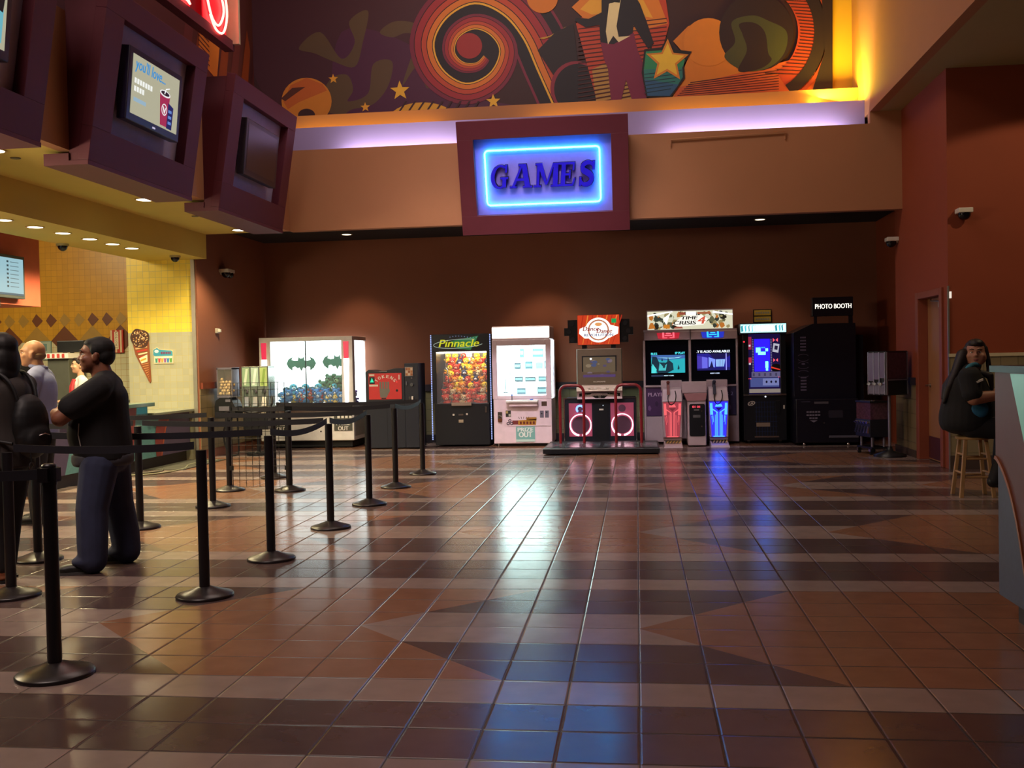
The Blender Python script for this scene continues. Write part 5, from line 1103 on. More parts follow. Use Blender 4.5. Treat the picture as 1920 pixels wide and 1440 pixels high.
for k in range(26):
    r = k//5; c = k % 5
    if proto is None: o = proto = MB().ell((0, 0, 0), .026, mat('bouncy_ball_mottled', '#b89a68', .35, var=.6, scale=20), 12, 8).build('bouncy_ball')
    else:
        o = proto.copy(); COL.objects.link(o)
    o.location = (X0+.04+c*.048+(.02 if r % 2 else 0), Y0+.05+(k*7 % 3)*.018, 1.012+r*.046)
    tag(o, 'mottled tan and black bouncy ball in the clear bin by the yellow pillar', 'ball', 'bouncy balls in the clear bin')
e = empty('sticker_vendor', (-6.1, 15.9, 0), 'three-column chrome sticker vendor left of the wide white crane', 'vending machine')
X0, X1, Y0, Y1 = -6.33, -5.88, 15.75, 16.05
sil = mat('polished_vendor_metal', '#c8d0cc', .18, .85)
part(MB().box(X0, X1, Y0, Y1, .78, 1.44, sil), 'vendor_head', e, .006)
f = FR((0, Y0, 0))
for k in range(3):
    x = X0+.02+k*.147
    part(MB().prism(rect(x, x+.12, 1.12, 1.42), f, .0, .01, mat('pale_green_card_%d' % k, ('#9ab89a', '#b8d4c8', '#b4cc88')[k], .2)).art([(x+.02, 1.14), (x+.06, 1.40), (x+.1, 1.40), (x+.06, 1.14)], f, .012, mat('card_stripe_%d' % k, ('#d8e8d8', '#e8f4f0', '#88a858')[k], .3)), 'display_card', e)
    part(MB().cyl((x+.06, Y0, 1.04), (x+.06, Y0-.03, 1.04), .035, .03, tin, 14).box(x+.045, x+.075, Y0-.05, Y0-.03, 1.0, 1.08, chrome), 'coin_knob', e)
    part(MB().hexa([(x+.03, Y0-.05, .80), (x+.11, Y0-.05, .80), (x+.11, Y0, .80), (x+.03, Y0, .80)], [(x+.03, Y0-.01, .95), (x+.10, Y0-.01, .95), (x+.10, Y0, .95), (x+.03, Y0, .95)], chrome), 'chute', e)
part(MB().tube(spline([(X0+.02, Y0-.08, .74), (X0+.2, Y0-.1, .70), (X1-.02, Y0-.08, .74), (X1+.06, Y0-.02, .84), (X1+.04, Y0+.02, .95)], 5), .02, blk, 8), 'tray_rail', e)
part(MB().box(X0+.02, X1-.02, Y0-.02, Y1, .42, .76, blk), 'lower_bin', e, .008)
for k in range(4): part(MB().box(X0+.03+k*.10, X0+.11+k*.10, Y0-.04, Y0-.02, .66, .70, ow).box(X0+.04+k*.10, X0+.10+k*.10, Y0-.04, Y0-.02, .48, .53, tin), 'price_tab', e)
part(MB().cyl((X0+.22, Y0+.12, .04), (X0+.22, Y0+.12, .42), .03, .03, blk).ring(((X0+.22, Y0+.12, 0), (1, 0, 0), (0, 1, 0), (0, 0, 1)), .16, .2, .0, .04, blk, 28).box(X0+.04, X0+.40, Y0+.10, Y0+.14, .01, .05, blk).box(X0+.20, X0+.24, Y0-.06, Y0+.30, .01, .05, blk), 'ring_base', e)

# ---- cameras, strobe, detectors, ceiling lights
def dome_cam(loc, d, lab, wide=False):
    o = empty('security_camera', loc, lab, 'security camera'); l = Vector(loc); d = Vector(d)
    wc = mat('white_camera_plastic', '#cfc8bc', .4); dc = mat('smoked_dome', '#101014', .05)
    side = d.cross(Vector((0, 0, 1)))
    m = MB().cyl(l, l+d*.03, .04, .04, wc, 14).box(l.x+d.x*.08-.085, l.x+d.x*.08+.085, l.y+d.y*.08-.085, l.y+d.y*.08+.085, l.z-.01, l.z+.05, wc)
    part(m, 'camera_mount', o, .01)
    part(MB().ell(l+d*.09+Vector((0, 0, -.02)), (.075, .075, .075), dc, 16, 10), 'camera_dome', o)
    if wide: part(MB().ell(l+d*.09+Vector((0, .17, -.03)), (.06, .06, .06), dc, 14, 8).box(l.x+.0, l.x+.14, l.y+.08, l.y+.25, l.z-.0, l.z+.05, wc), 'second_dome', o)
    return o
dome_cam((-6.775, 16.1, 3.0), (1, 0, 0), 'twin-dome security camera high on the orange wall left of the arcade', True)
dome_cam((3.8, 15.45, 3.08), (-1, 0, 0), 'pale dome camera on the side wall above the photo booth corner')
dome_cam((3.97, 13.05, 3.13), (0, -1, 0), 'pale dome camera on the russet wall at the right edge, above the seated worker')
def ceil_dome(loc, lab):
    o = empty('dome_camera', loc, lab, 'security camera')
    part(MB().cyl(loc, (loc[0], loc[1], loc[2]-.03), .08, .08, mat('cream_dome_collar', '#a89868', .5), 18), 'collar', o)
    part(MB().ell((loc[0], loc[1], loc[2]-.03), (.065, .065, .07), mat('smoked_dome', '#101014', .05), 16, 10), 'dome', o)
ceil_dome((-6.83, 14.55, 3.12), 'black dome camera under the ochre soffit beside the yellow pillar')
ceil_dome((-7.55, 12.75, 3.12), 'chrome-glinting dome camera under the inner edge of the ochre soffit')
o = tag(MB().lathe([(.07, -.06), (.09, -.03), (.09, 0)], (-7.1, 10.25, 3.12), mat('cream_detector', '#c8b878', .5), 20).build('smoke_detector'), 'cream smoke detector between the first two soffit lights', 'smoke detector')
o = empty('fire_strobe', (-6.775, 15.86, 2.03), 'small white fire strobe on the orange wall above the ball vendor', 'alarm')
part(MB().box(-6.775, -6.74, 15.80, 15.92, 1.99, 2.07, ow), 'strobe_plate', o, .006); part(MB().box(-6.74, -6.70, 15.83, 15.89, 2.005, 2.055, mat('strobe_lens', '#f0f0e8', .1)), 'strobe_lens', o, .008)
o = empty('fire_strobe', (3.82, 13.05, 2.2), 'tiny lit white strobe at the wall corner above the door', 'alarm')
part(MB().box(3.81, 3.83, 13.02, 13.05, 2.10, 2.18, em('#fff0e0', .9)), 'strobe_lens', o)
def downlight(loc, lab, power, col, ang=100, r=.085, glow=6, grp=None):
    o = empty('downlight', loc, lab, 'ceiling light', grp); x, y, z = loc
    part(MB().ring(((x, y, z), (1, 0, 0), (0, 1, 0), (0, 0, -1)), r, r+.02, 0, .008, mat('brass_trim_ring', '#b89a50', .4, .5), 24), 'trim_ring', o)
    part(MB().cyl((x, y, z-.002), (x, y, z-.006), r, r, mat('warm_lamp_lens_%g' % glow, '#202020', .5, 0, (1, .93, .72), glow), 24), 'lamp_lens', o)
    spot('downlight_lamp', (x, y, z-.03), (x, y, 0), power, col, ang, .45, .06)
wy = (1, .82, .46)
for k, (y, w_) in enumerate(((10.15, 'first'), (10.75, 'second'), (11.33, 'third'), (11.95, 'fourth'), (12.52, 'fifth'), (13.05, 'last'))):
    downlight((-6.95, y+.42, 3.12), 'round lamp in the ochre soffit, %s of six from the left' % w_, 140, wy, 152, .085, 6, 'soffit lamps')
downlight((-5.92, 8.88, 3.5), 'round ceiling lamp left of the screen housing with the drink advert', 250, wy, 125, .10, 6, 'ochre ceiling lamps')
downlight((-5.92, 11.83, 3.5), 'round ceiling lamp under the middle screen housing', 250, wy, 125, .10, 6, 'ochre ceiling lamps')
downlight((-5.91, 14.78, 3.5), 'round ceiling lamp beside the last screen housing, nearest the arcade', 250, wy, 125, .10, 6, 'ochre ceiling lamps')
downlight((-4.96, 17.25, 3.7), 'dim lamp in the black alcove ceiling over the wide white crane', 75, (1, .70, .42), 84, .08, 3, 'alcove lamps')
downlight((-1.55, 17.25, 3.7), 'dim lamp in the black alcove ceiling hidden behind the neon sign', 75, (1, .70, .42), 84, .08, 3, 'alcove lamps')
downlight((2.06, 17.25, 3.7), 'dim lamp in the black alcove ceiling over the block game', 45, (1, .70, .42), 84, .08, 3, 'alcove lamps')
for y, w_ in ((9.24, 'left of the drink advert'), (13.28, 'between the last two housings')):
    tag(MB().cyl((-5.93, y, 3.5), (-5.93, y, 3.492), .05, .045, mat('dark_sprinkler_plate', '#5a4a28', .5), 16).build('sprinkler_cover'), 'small dark sprinkler plate in the ochre ceiling, '+w_, 'sprinkler')
# ================================================================== QUEUE BARRIERS
post_m = mat('matt_black_post', '#17151a', .38); belt_m = mat('black_nylon_belt', '#1a1a24', .6); base_m = mat('dark_bronze_base', '#241e20', .33)
def stanchion(loc, lab, proto=None):
    if proto is not None:
        r = proto.copy(); COL.objects.link(r)
        for ch in list(proto.children):
            if ch.name.startswith('belt'): continue
            c = ch.copy(); COL.objects.link(c); c.parent = r
        r.location = loc; tag(r, lab, 'stanchion', 'queue barrier posts'); return r
    e = empty('queue_stanchion', (0, 0, 0), lab, 'stanchion', 'queue barrier posts')
    part(MB().lathe([(.176, 0), (.178, .012), (.170, .020), (.12, .034), (.07, .052), (.045, .062), (.034, .064)], (0, 0, 0), base_m, 40), 'base', e)
    part(MB().cyl((0, 0, .06), (0, 0, .92), .0325, .0325, post_m, 20), 'post', e)
    part(MB().lathe([(.0345, .90), (.0345, .985), (.031, .995), (.02, 1.0)], (0, 0, 0), post_m, 20).box(-.048, .048, -.02, .02, .915, .98, post_m).box(-.02, .02, -.048, .048, .915, .98, post_m), 'belt_head', e)
    e.location = loc
    return e
ps = {}
def st_(k, x, y, lab): ps[k] = stanchion((x, y, 0), lab, ps.get('a1'))
st_('a1', -2.745, 4.464, 'nearest black queue post, its whole domed base in view at lower left')
st_('a2', -2.715, 6.073, 'second nearest post of the long right-hand row, beside the man in jeans')
st_('a3', -2.72, 7.257, 'third post of the long right-hand row of queue posts')
st_('a4', -2.70, 8.674, 'fourth post of the long right-hand row, in front of the white crane')
st_('a5', -2.74, 10.132, 'fifth post of the long right-hand row of queue posts')
st_('a6', -2.80, 11.53, 'sixth post of the long right-hand row, before the token machine')
st_('a7', -2.772, 12.905, 'last post of the long right-hand row, farthest from the camera')
st_('b0', -3.99, 6.03, 'queue post at the left edge in front of the woman with the backpack')
st_('b1', -4.536, 7.201, 'queue post behind the nearest post, left of the man in jeans')
st_('b2', -4.47, 8.675, 'queue post right behind the man in the black T-shirt')
st_('b3', -4.36, 10.01, 'queue post at the pillar end, left of the wire grid')
st_('b4', -4.72, 11.309, 'post holding the left edge of the wire grid')
st_('b5', -3.985, 11.282, 'post holding the right edge of the wire grid')
st_('b6', -4.65, 12.588, 'queue post behind the wire grid, in front of the white crane')
POS = dict(a1=(-2.745, 4.464), a2=(-2.715, 6.073), a3=(-2.72, 7.257), a4=(-2.70, 8.674), a5=(-2.74, 10.132), a6=(-2.80, 11.53), a7=(-2.772, 12.905), b0=(-3.99, 6.03), b1=(-4.536, 7.201), b2=(-4.47, 8.675), b3=(-4.36, 10.01), b4=(-4.72, 11.309), b5=(-3.985, 11.282), b6=(-4.65, 12.588))
def belt(a, b, sag=.03):
    p, q = Vector((*POS[a], .948)), Vector((*(POS[b] if isinstance(b, str) else b), .948))
    d = (q-p).normalized(); n = Vector((-d.y, d.x, 0))*.0025; p = p+d*.045; q = q-d*.045
    K = 14; vs = []; fs = []
    for k in range(K+1):
        t = k/K; c = p.lerp(q, t)-Vector((0, 0, sag*4*t*(1-t)))
        for s_, z in ((1, -.024), (1, .024), (-1, .024), (-1, -.024)): vs.append(c+n*s_+Vector((0, 0, z)))
    for k in range(K):
        for j in range(4): fs.append((4*k+j, 4*k+(j+1) % 4, 4*k+4+(j+1) % 4, 4*k+4+j))
    fs += [(0, 1, 2, 3), (4*K+3, 4*K+2, 4*K+1, 4*K)]
    part(MB().add(vs, fs, belt_m), 'belt', ps[a])
belt('a1', (-4.6, 4.46), .02); belt('a2', 'b0', .02); belt('b0', (-5.6, 6.0), .02); belt('a3', 'b1', .02); belt('b1', (-6.2, 7.2), .02)
belt('a4', 'b2', .02); belt('b2', (-6.0, 8.68), .02); belt('a3', 'a4', .05); belt('a4', 'a5', .05); belt('a5', 'b3', .02); belt('b3', (-6.1, 10.0), .02)
belt('a6', 'b5', .02); belt('b5', 'b4', .01); belt('a6', 'a7', .05); belt('a7', 'b6', .02)
# wire grid panel hung between two posts
e = empty('wire_grid_panel', (-4.35, 11.29, .05), 'black wire grid panel standing between two queue posts', 'wire panel')
g = MB(); wr = mat('black_wire', '#0e0e10', .4)
x0, x1, z0, z1 = -4.672, -4.03, .045, 1.25
for k in range(9): g.cyl((x0+(x1-x0)*k/8, 11.30, z0), (x0+(x1-x0)*k/8, 11.30, z1), .0035 if 0 < k < 8 else .005, .0035 if 0 < k < 8 else .005, wr, 6)
part(g, 'upright_wires', e); g = MB()
for k in range(16): g.cyl((x0, 11.294, z0+(z1-z0)*k/15), (x1, 11.294, z0+(z1-z0)*k/15), .003, .003, wr, 6)
part(g, 'cross_wires', e)
part(MB().box(x0-.03, x0+.008, 11.27, 11.31, .24, .29, rubber).box(x1-.008, x1+.03, 11.27, 11.31, .24, .29, rubber).box(x0-.03, x0+.008, 11.27, 11.31, .82, .87, rubber).box(x1-.008, x1+.03, 11.27, 11.31, .82, .87, rubber), 'clips', e)

# ================================================================== CONCESSION COUNTER
e = empty('concession_counter', (-7.1, 11, 0), 'long snack counter with teal, red and violet front panels at the far left', 'counter')
teal = mat('mottled_teal_laminate', '#5f9aa0', .45, var=.25, scale=30); rd = mat('brick_laminate', '#8a3a38', .4); vio = mat('slate_violet_laminate', '#55496a', .4); orl = mat('orange_edge_trim', '#b85a34', .4)
part(MB().box(-7.7, -6.93, 4.0, 13.75, .16, .90, teal).box(-7.7, -6.93, 13.75, 15.1, .16, .76, teal), 'counter_body', e)
part(MB().box(-7.7, -6.99, 4.0, 15.1, 0, .16, mat('dark_brown_kick', '#2c1e1e', .5)), 'kick_board', e)
part(MB().box(-7.75, -6.84, 4.0, 13.8, .90, .955, mat('green_glass_worktop', '#5c7a70', .12)), 'worktop', e, .006)
part(MB().box(-7.75, -6.86, 13.8, 15.14, .76, .80, mat('pale_low_worktop', '#8a9080', .25)), 'low_worktop', e, .006)
f = FR((-6.93, 0, 0), '+x'); fps = []
def fpan():
    fps.append(MB()); return fps[-1]
q = fpan(); q.art(spline([(13.98, .16), (13.95, .4), (14.0, .6), (14.15, .76)], 4)+[(14.42, .76), (14.26, .55), (14.18, .35), (14.12, .16)], f, .004, rd)
q = fpan(); q.art([(14.12, .16), (14.18, .35), (14.26, .55), (14.42, .76), (15.1, .76), (15.1, .16)], f, .004, vio)
q = fpan(); q.art([(14.12, .16), (14.18, .35), (14.26, .55), (14.42, .76), (14.46, .76), (14.30, .55), (14.22, .35), (14.16, .16)], f, .006, orl)
q = fpan(); q.art([(12.7, .16), (13.0, .90), (13.42, .90), (13.28, .16)], f, .004, rd)
for y in (10.9, 8.6, 6.3): fpan().art([(y, .16), (y+.5, .90), (y+1.0, .90), (y+.7, .16)], f, .004, vio)
for q in fps: part(q, 'front_panel', e)
part(MB().box(-6.95, -6.93, 13.44, 13.74, .80, .90, mat('lit_teal_top', '#8ac4c0', .3, 0, '#90d8d0', .15)), 'lit_panel', e)
tag(MB().prism(circ(0, 0, .12, .06, 20, 0, PI), FR((-7.2, 13.2, .955)), -.1, 0, mat('clear_dome_lid', '#9aa8a0', .2)).build('counter_dome'), 'small grey dome on the end of the tall counter', 'lid')
# machines and things behind the counter
def thing_box(name, lab, cat, x0, x1, y0, y1, z0, z1, m, bev=.01):
    o = empty(name, ((x0+x1)/2, (y0+y1)/2, z0), lab, cat); part(MB().box(x0, x1, y0, y1, z0, z1, m), 'case', o, bev); return o
back_c = tag(MB().box(-12.5, -8.0, 15.8, 16.49, 0, .92, mat('steel_back_counter', '#8a8a80', .35, .6)).build('back_counter'), 'steel work counter against the mustard tiled wall', 'counter')
o = thing_box('drinks_machine', 'tall grey drinks machine with a white and red topper behind the bald man', 'drinks machine', -8.95, -8.6, 14.6, 15.1, .955, 1.62, mat('steel_machine_side', '#6c6e64', .35, .5))
tag(MB().box(-9.1, -8.4, 14.4, 15.2, 0, .955, mat('steel_back_counter', '#8a8a80', .35, .6)).build('equipment_stand'), 'steel stand under the grey drinks machine', 'counter')
q = MB().box(-9.0, -8.58, 14.55, 15.12, 1.62, 1.70, mat('white_topper', '#e8e0d8', .5))
for k in range(5): q.box(-9.0+k*.08, -8.96+k*.08, 14.545, 14.55, 1.63, 1.69, pt('#c04038'))
part(q, 'topper', o)
o = thing_box('menu_monitor', 'black monitor on top of the grey drinks machine', 'screen', -9.0, -8.55, 14.95, 15.05, 1.72, 1.90, mat('black_plastic', '#141416', .4))
part(MB().box(-8.8, -8.75, 14.98, 15.02, 1.69, 1.73, rubber), 'stand', o)
o = thing_box('till_monitor', 'dark till screen on a stalk left of the drinks machine', 'screen', -8.78, -8.52, 13.6, 13.64, 1.42, 1.62, mat('black_plastic', '#141416', .4))
part(MB().box(-8.67, -8.63, 13.6, 13.64, .955, 1.42, rubber), 'stalk', o)
tag(MB().box(-8.9, -8.3, 13.4, 13.9, 0, .955, mat('steel_back_counter', '#8a8a80', .35, .6)).build('till_stand'), 'steel cabinet under the till screen', 'counter')
o = thing_box('promo_card', 'yellow-green and orange promo card stood below the till screen', 'sign', -8.70, -8.52, 13.42, 13.43, 1.18, 1.40, pt('#c0b83c'), 0)
part(MB().box(-8.69, -8.53, 13.415, 13.42, 1.24, 1.30, pt('#c8702c')).box(-8.69, -8.53, 13.415, 13.42, 1.33, 1.38, pt('#88a838')).box(-8.69, -8.53, 13.42, 13.43, .955, 1.18, pt('#b8b898')), 'card_print', o)
o = thing_box('popcorn_sign', 'red and cream striped popcorn panel hung on the wall over the queue', 'sign', -8.93, -8.70, 16.46, 16.5, 1.72, 2.11, pt('#c03420'), 0)
q = MB(); f = FR((0, 16.46, 0))
for k in range(3): q.art(rect(-8.925+k*.085, -8.895+k*.085, 1.725, 2.105), f, .003, pt('#e0c89c'))
q.art(rect(-8.855, -8.78, 1.78, 2.08), f, .005, pt('#e8dcb8'))
for k, ch in enumerate('POPCORN'): q.text(ch, FR((-8.817, 16.46, 2.06-k*.042)), .030, .007, pt('#8a3020'), .035)
part(q, 'panel_print', o)
o = thing_box('wall_poster', 'pale blue-green poster on the diamond tiles behind the bald man', 'poster', -10.26, -10.02, 16.48, 16.5, 1.62, 1.95, pt('#8aa090'), 0)
part(MB().art(rect(-10.24, -10.04, 1.64, 1.93), FR((0, 16.48, 0)), .002, pt('#a8b8a4')).art(rect(-10.22, -10.1, 1.78, 1.90), FR((0, 16.48, 0)), .003, pt('#6c8c88')), 'poster_print', o)
# cone sign and treats plaque on the pillar
o = empty('cone_sign', (-7.62, 15.14, 1.2), 'tall flat ice-cream cone sign with nutty top on the tiled pillar', 'sign')
Yp = 15.15; f = FR((0, Yp, 0))
cone = [(-7.86, 1.93), (-7.80, 1.66), (-7.59, 1.24), (-7.57, 1.21), (-7.555, 1.24), (-7.575, 1.80), (-7.58, 1.94)]
part(MB().prism(cone, f, 0, .02, mat('waffle_brown', '#8a4a26', .5)), 'cone_board', o)
q = MB()
top = spline([(-7.87, 1.90), (-7.86, 1.98), (-7.79, 2.06), (-7.70, 2.05), (-7.60, 2.01), (-7.57, 1.92), (-7.60, 1.80), (-7.68, 1.76), (-7.80, 1.79)], 4, True)
q.prism(top, f, .0, .024, mat('choc_nut_topping', '#4a2a1c', .5))
for k in range(70):
    a, r_ = rnd.uniform(0, 6.28), math.sqrt(rnd.random()); x, z = -7.72+.135*r_*math.cos(a), 1.91+.125*r_*math.sin(a)
    q.art(circ(x, z, .011, .009, 6, a, a+5.2), f, .026+k*.00005, pt(('#d8b080', '#e8d0a0', '#a8703c')[k % 3]))
part(q, 'topping', o)
q = MB()
for k in range(5):
    z = 1.74-k*.045; q.art([(-7.79+k*.022, z), (-7.60, z+.03), (-7.60, z+.05), (-7.80+k*.022, z+.022)], f, .022, pt(('#d8b080', '#c03428', '#e8d8b0', '#c03428', '#d8b080')[k]))
q.art([(-7.74, 1.60), (-7.60, 1.66), (-7.60, 1.55), (-7.70, 1.52)], f, .023, pt('#e8e0c0')).art([(-7.72, 1.575), (-7.62, 1.61), (-7.62, 1.585), (-7.71, 1.55)], f, .024, pt('#c8a020'))
for k in range(8):
    z = 1.50-k*.034; q.art([(-7.70+k*.017, z), (-7.585, z+.02), (-7.583, z+.028), (-7.70+k*.017, z+.01)], f, .023, pt('#d89860'))
part(q, 'cone_print', o)
o = empty('treats_plaque', (-7.32, 15.14, 1.5), 'small blue plaque with a row of coloured cups on the tiled pillar', 'sign')
pl_ = [(-7.50, 1.51), (-7.18, 1.51), (-7.18, 1.70), (-7.20, 1.72), (-7.36, 1.735), (-7.42, 1.74), (-7.45, 1.77), (-7.48, 1.75), (-7.51, 1.74), (-7.515, 1.66), (-7.495, 1.64)]
part(MB().prism(pl_, f, 0, .015, mat('pale_plaque', '#d8c8a0', .5)), 'board', o)
q = MB(); q.art([(a+.008 if a < -7.4 else a-.008, b_+.012 if b_ < 1.6 else b_-.008) for a, b_ in pl_], f, .016, pt('#3a98b8')).art(rect(-7.49, -7.19, 1.525, 1.63), f, .017, pt('#d0d8c0'))
for k, c in enumerate(('#3a8a78', '#c84848', '#d8a048', '#9a5aa0', '#3a80c0', '#5aa048')): q.art([(-7.47+k*.047, 1.53), (-7.44+k*.047, 1.53), (-7.433+k*.047, 1.60), (-7.477+k*.047, 1.60)], f, .018, pt(c)).art(circ(-7.455+k*.047, 1.605, .022, .012, 10), f, .019, pt('#f0e8d8'))
for k in range(6): q.art(rect(-7.38+k*.028, -7.36+k*.028, 1.66, 1.695), f, .018, pt('#7a3060'))
q.art(circ(-7.45, 1.705, .035, .025, 14), f, .018, pt('#e8f0f4'))
part(q, 'plaque_print', o)
# salmon menu bulkhead with order screen
tag(MB().box(-8.9, -7.98, 4.0, 12.9, 2.30, 4.19, mat('salmon_bulkhead_paint', '#c0583a', .6)).build('menu_bulkhead'), 'salmon red menu bulkhead with an order screen at the left edge', 'bulkhead')
o = empty('order_screen', (-7.9, 11.6, 2.6), 'pale blue order screen on the salmon bulkhead, cut by the left edge', 'screen')
part(MB().box(-7.95, -7.89, 10.9, 12.42, 2.37, 2.92, mat('grey_screen_case', '#3c403e', .4)), 'screen_case', o, .008)
part(MB().box(-7.98, -7.94, 11.5, 11.7, 2.5, 2.7, rubber).box(-7.97, -7.90, 11.7, 11.9, 2.25, 2.40, rubber), 'bracket', o)
q = MB(); f = FR((-7.89, 0, 0), '+x'); q.art(rect(10.94, 12.38, 2.41, 2.88), f, .003, em('#a8d4e0', .8))
for k in range(7):
    z = 2.82-k*.052; q.art(rect(12.03, 12.07, z, z+.025), f, .005, em('#405860', .6)).art(rect(12.10, 12.28, z+.005, z+.014), f, .005, em('#6c8890', .7))
q.art(rect(10.94, 12.38, 2.41, 2.435), f, .005, em('#406880', .7)).art(rect(11.82, 11.835, 2.41, 2.88), f, .005, em('#88b0bc', .8))
part(q, 'screen_image', o)
# cables lying at the end of the counter
for k, (pts, lab) in enumerate((([(-6.9, 13.0, .01), (-6.6, 13.4, .01), (-6.75, 13.9, .01), (-6.5, 14.3, .01), (-6.7, 14.9, .01)], 'grey cable trailing along the counter kick board'), ([(-6.8, 12.9, .01), (-6.5, 13.1, .01), (-6.4, 13.7, .01), (-6.6, 14.4, .01), (-6.45, 15.0, .01)], 'pale cable looped on the floor outside the counter end'))):
    tag(MB().tube(spline(pts, 6), .01, mat('grey_cable_%d' % k, ('#5c5a4c', '#8c8a70')[k], .5), 6).build('floor_cable'), lab, 'cable')
tag(MB().box(-6.93, -6.35, 13.6, 15.1, .0, .012, mat('grey_floor_mat', '#4c4a40', .9, var=.3, scale=40)).build('floor_mat'), 'ribbed grey mat at the end of the snack counter', 'mat')

# ================================================================== SERVICE DESK at the right edge
e = empty('service_desk', (2.6, 4.6, 0), 'tall service desk with slate and plum panels at the right edge', 'desk')
XD, YD = 1.915, 5.78
plum = mat('plum_brown_laminate', '#6a4446', .45, var=.08); slate = mat('slate_blue_laminate', '#525a70', .5, var=.15, scale=40); grn = mat('pale_green_backlit_acrylic', '#7fb8a8', .3, 0, '#78b8a4', .25)
body = spline([(XD, YD-.05), (XD+.02, YD)], 2)+[(4.6, YD), (4.6, 2.4), (XD+.25, 2.4), (XD+.1, 3.4), (XD+.0, 4.6)]
fz = FR((0, 0, 0), '+z')
part(MB().prism(body, fz, .13, 1.325, slate), 'desk_body', e)
part(MB().prism([(a+.07 if a < 3 else a, b_-.08 if b_ > 5 else b_) for a, b_ in body], fz, 0, .13, mat('charcoal_kick', '#3a3638', .5)), 'kick_board', e)
part(MB().prism([(a-.03 if a < 3 else a, b_+.03 if b_ > 5 else b_) for a, b_ in body], fz, 1.325, 1.36, mat('green_glass_top', '#2c4644', .35, spec=.2)), 'glass_top', e)
q = MB(); f = (Vector((XD, YD-.05, 0)), Vector((0, -1, 0)), Vector((0, 0, 1)), Vector((-1, 0, 0)))
cur = spline([(0, .86), (.04, .85), (.12, .80), (.22, .70), (.32, .54), (.42, .30), (.48, .13)], 5)
q.prism([(0, 1.325)]+cur+[(1.15, .13), (1.15, 1.325)], f, 0, .012, plum)
q.prism([(a, b_) for a, b_ in cur]+[(a+.012, b_+.018) for a, b_ in cur[::-1]], f, .012, .022, mat('copper_edge_trim', '#a0603c', .35, .3))
q.prism([(.24, 1.32), (.62, 1.32), (.62, .8), (.44, .95)], f, .012, .018, grn)
part(q, 'side_panels', e)

# ================================================================== STOOL
e = empty('wooden_stool', (3.31, 10.62, 0), 'bare pine stool under the seated worker by the tiled wall', 'stool')
wd = mat('pale_pine', '#b08858', .5, var=.2, scale=12); H_ = .60
part(MB().lathe([(.155, H_-.03), (.165, H_-.02), (.165, H_-.005), (.15, H_)], (3.31, 10.62, 0), wd, 28), 'seat', e)
cs = [(-1, -1), (1, -1), (1, 1), (-1, 1)]
for sx, sy in cs:
    b_ = Vector((3.31+sx*.155, 10.62+sy*.14, 0)); t = Vector((3.31+sx*.095, 10.62+sy*.09, H_-.02))
    part(MB().hexa([b_+Vector(o_) for o_ in ((-.018, -.018, 0), (.018, -.018, 0), (.018, .018, 0), (-.018, .018, 0))], [t+Vector(o_) for o_ in ((-.016, -.016, 0), (.016, -.016, 0), (.016, .016, 0), (-.016, .016, 0))], wd), 'leg', e, .003)
for z, ax in ((.20, 'x'), (.38, 'x'), (.24, 'y'), (.42, 'y')):
    k = 1-z/H_; hx, hy = .095+.06*k, .09+.05*k
    for s_ in (-1, 1):
        p, q_ = ((3.31-hx, 10.62+s_*hy, z), (3.31+hx, 10.62+s_*hy, z)) if ax == 'x' else ((3.31+s_*hx, 10.62-hy, z), (3.31+s_*hx, 10.62+hy, z))
        part(MB().cyl(p, q_, .011, .011, wd, 10), 'rung', e)
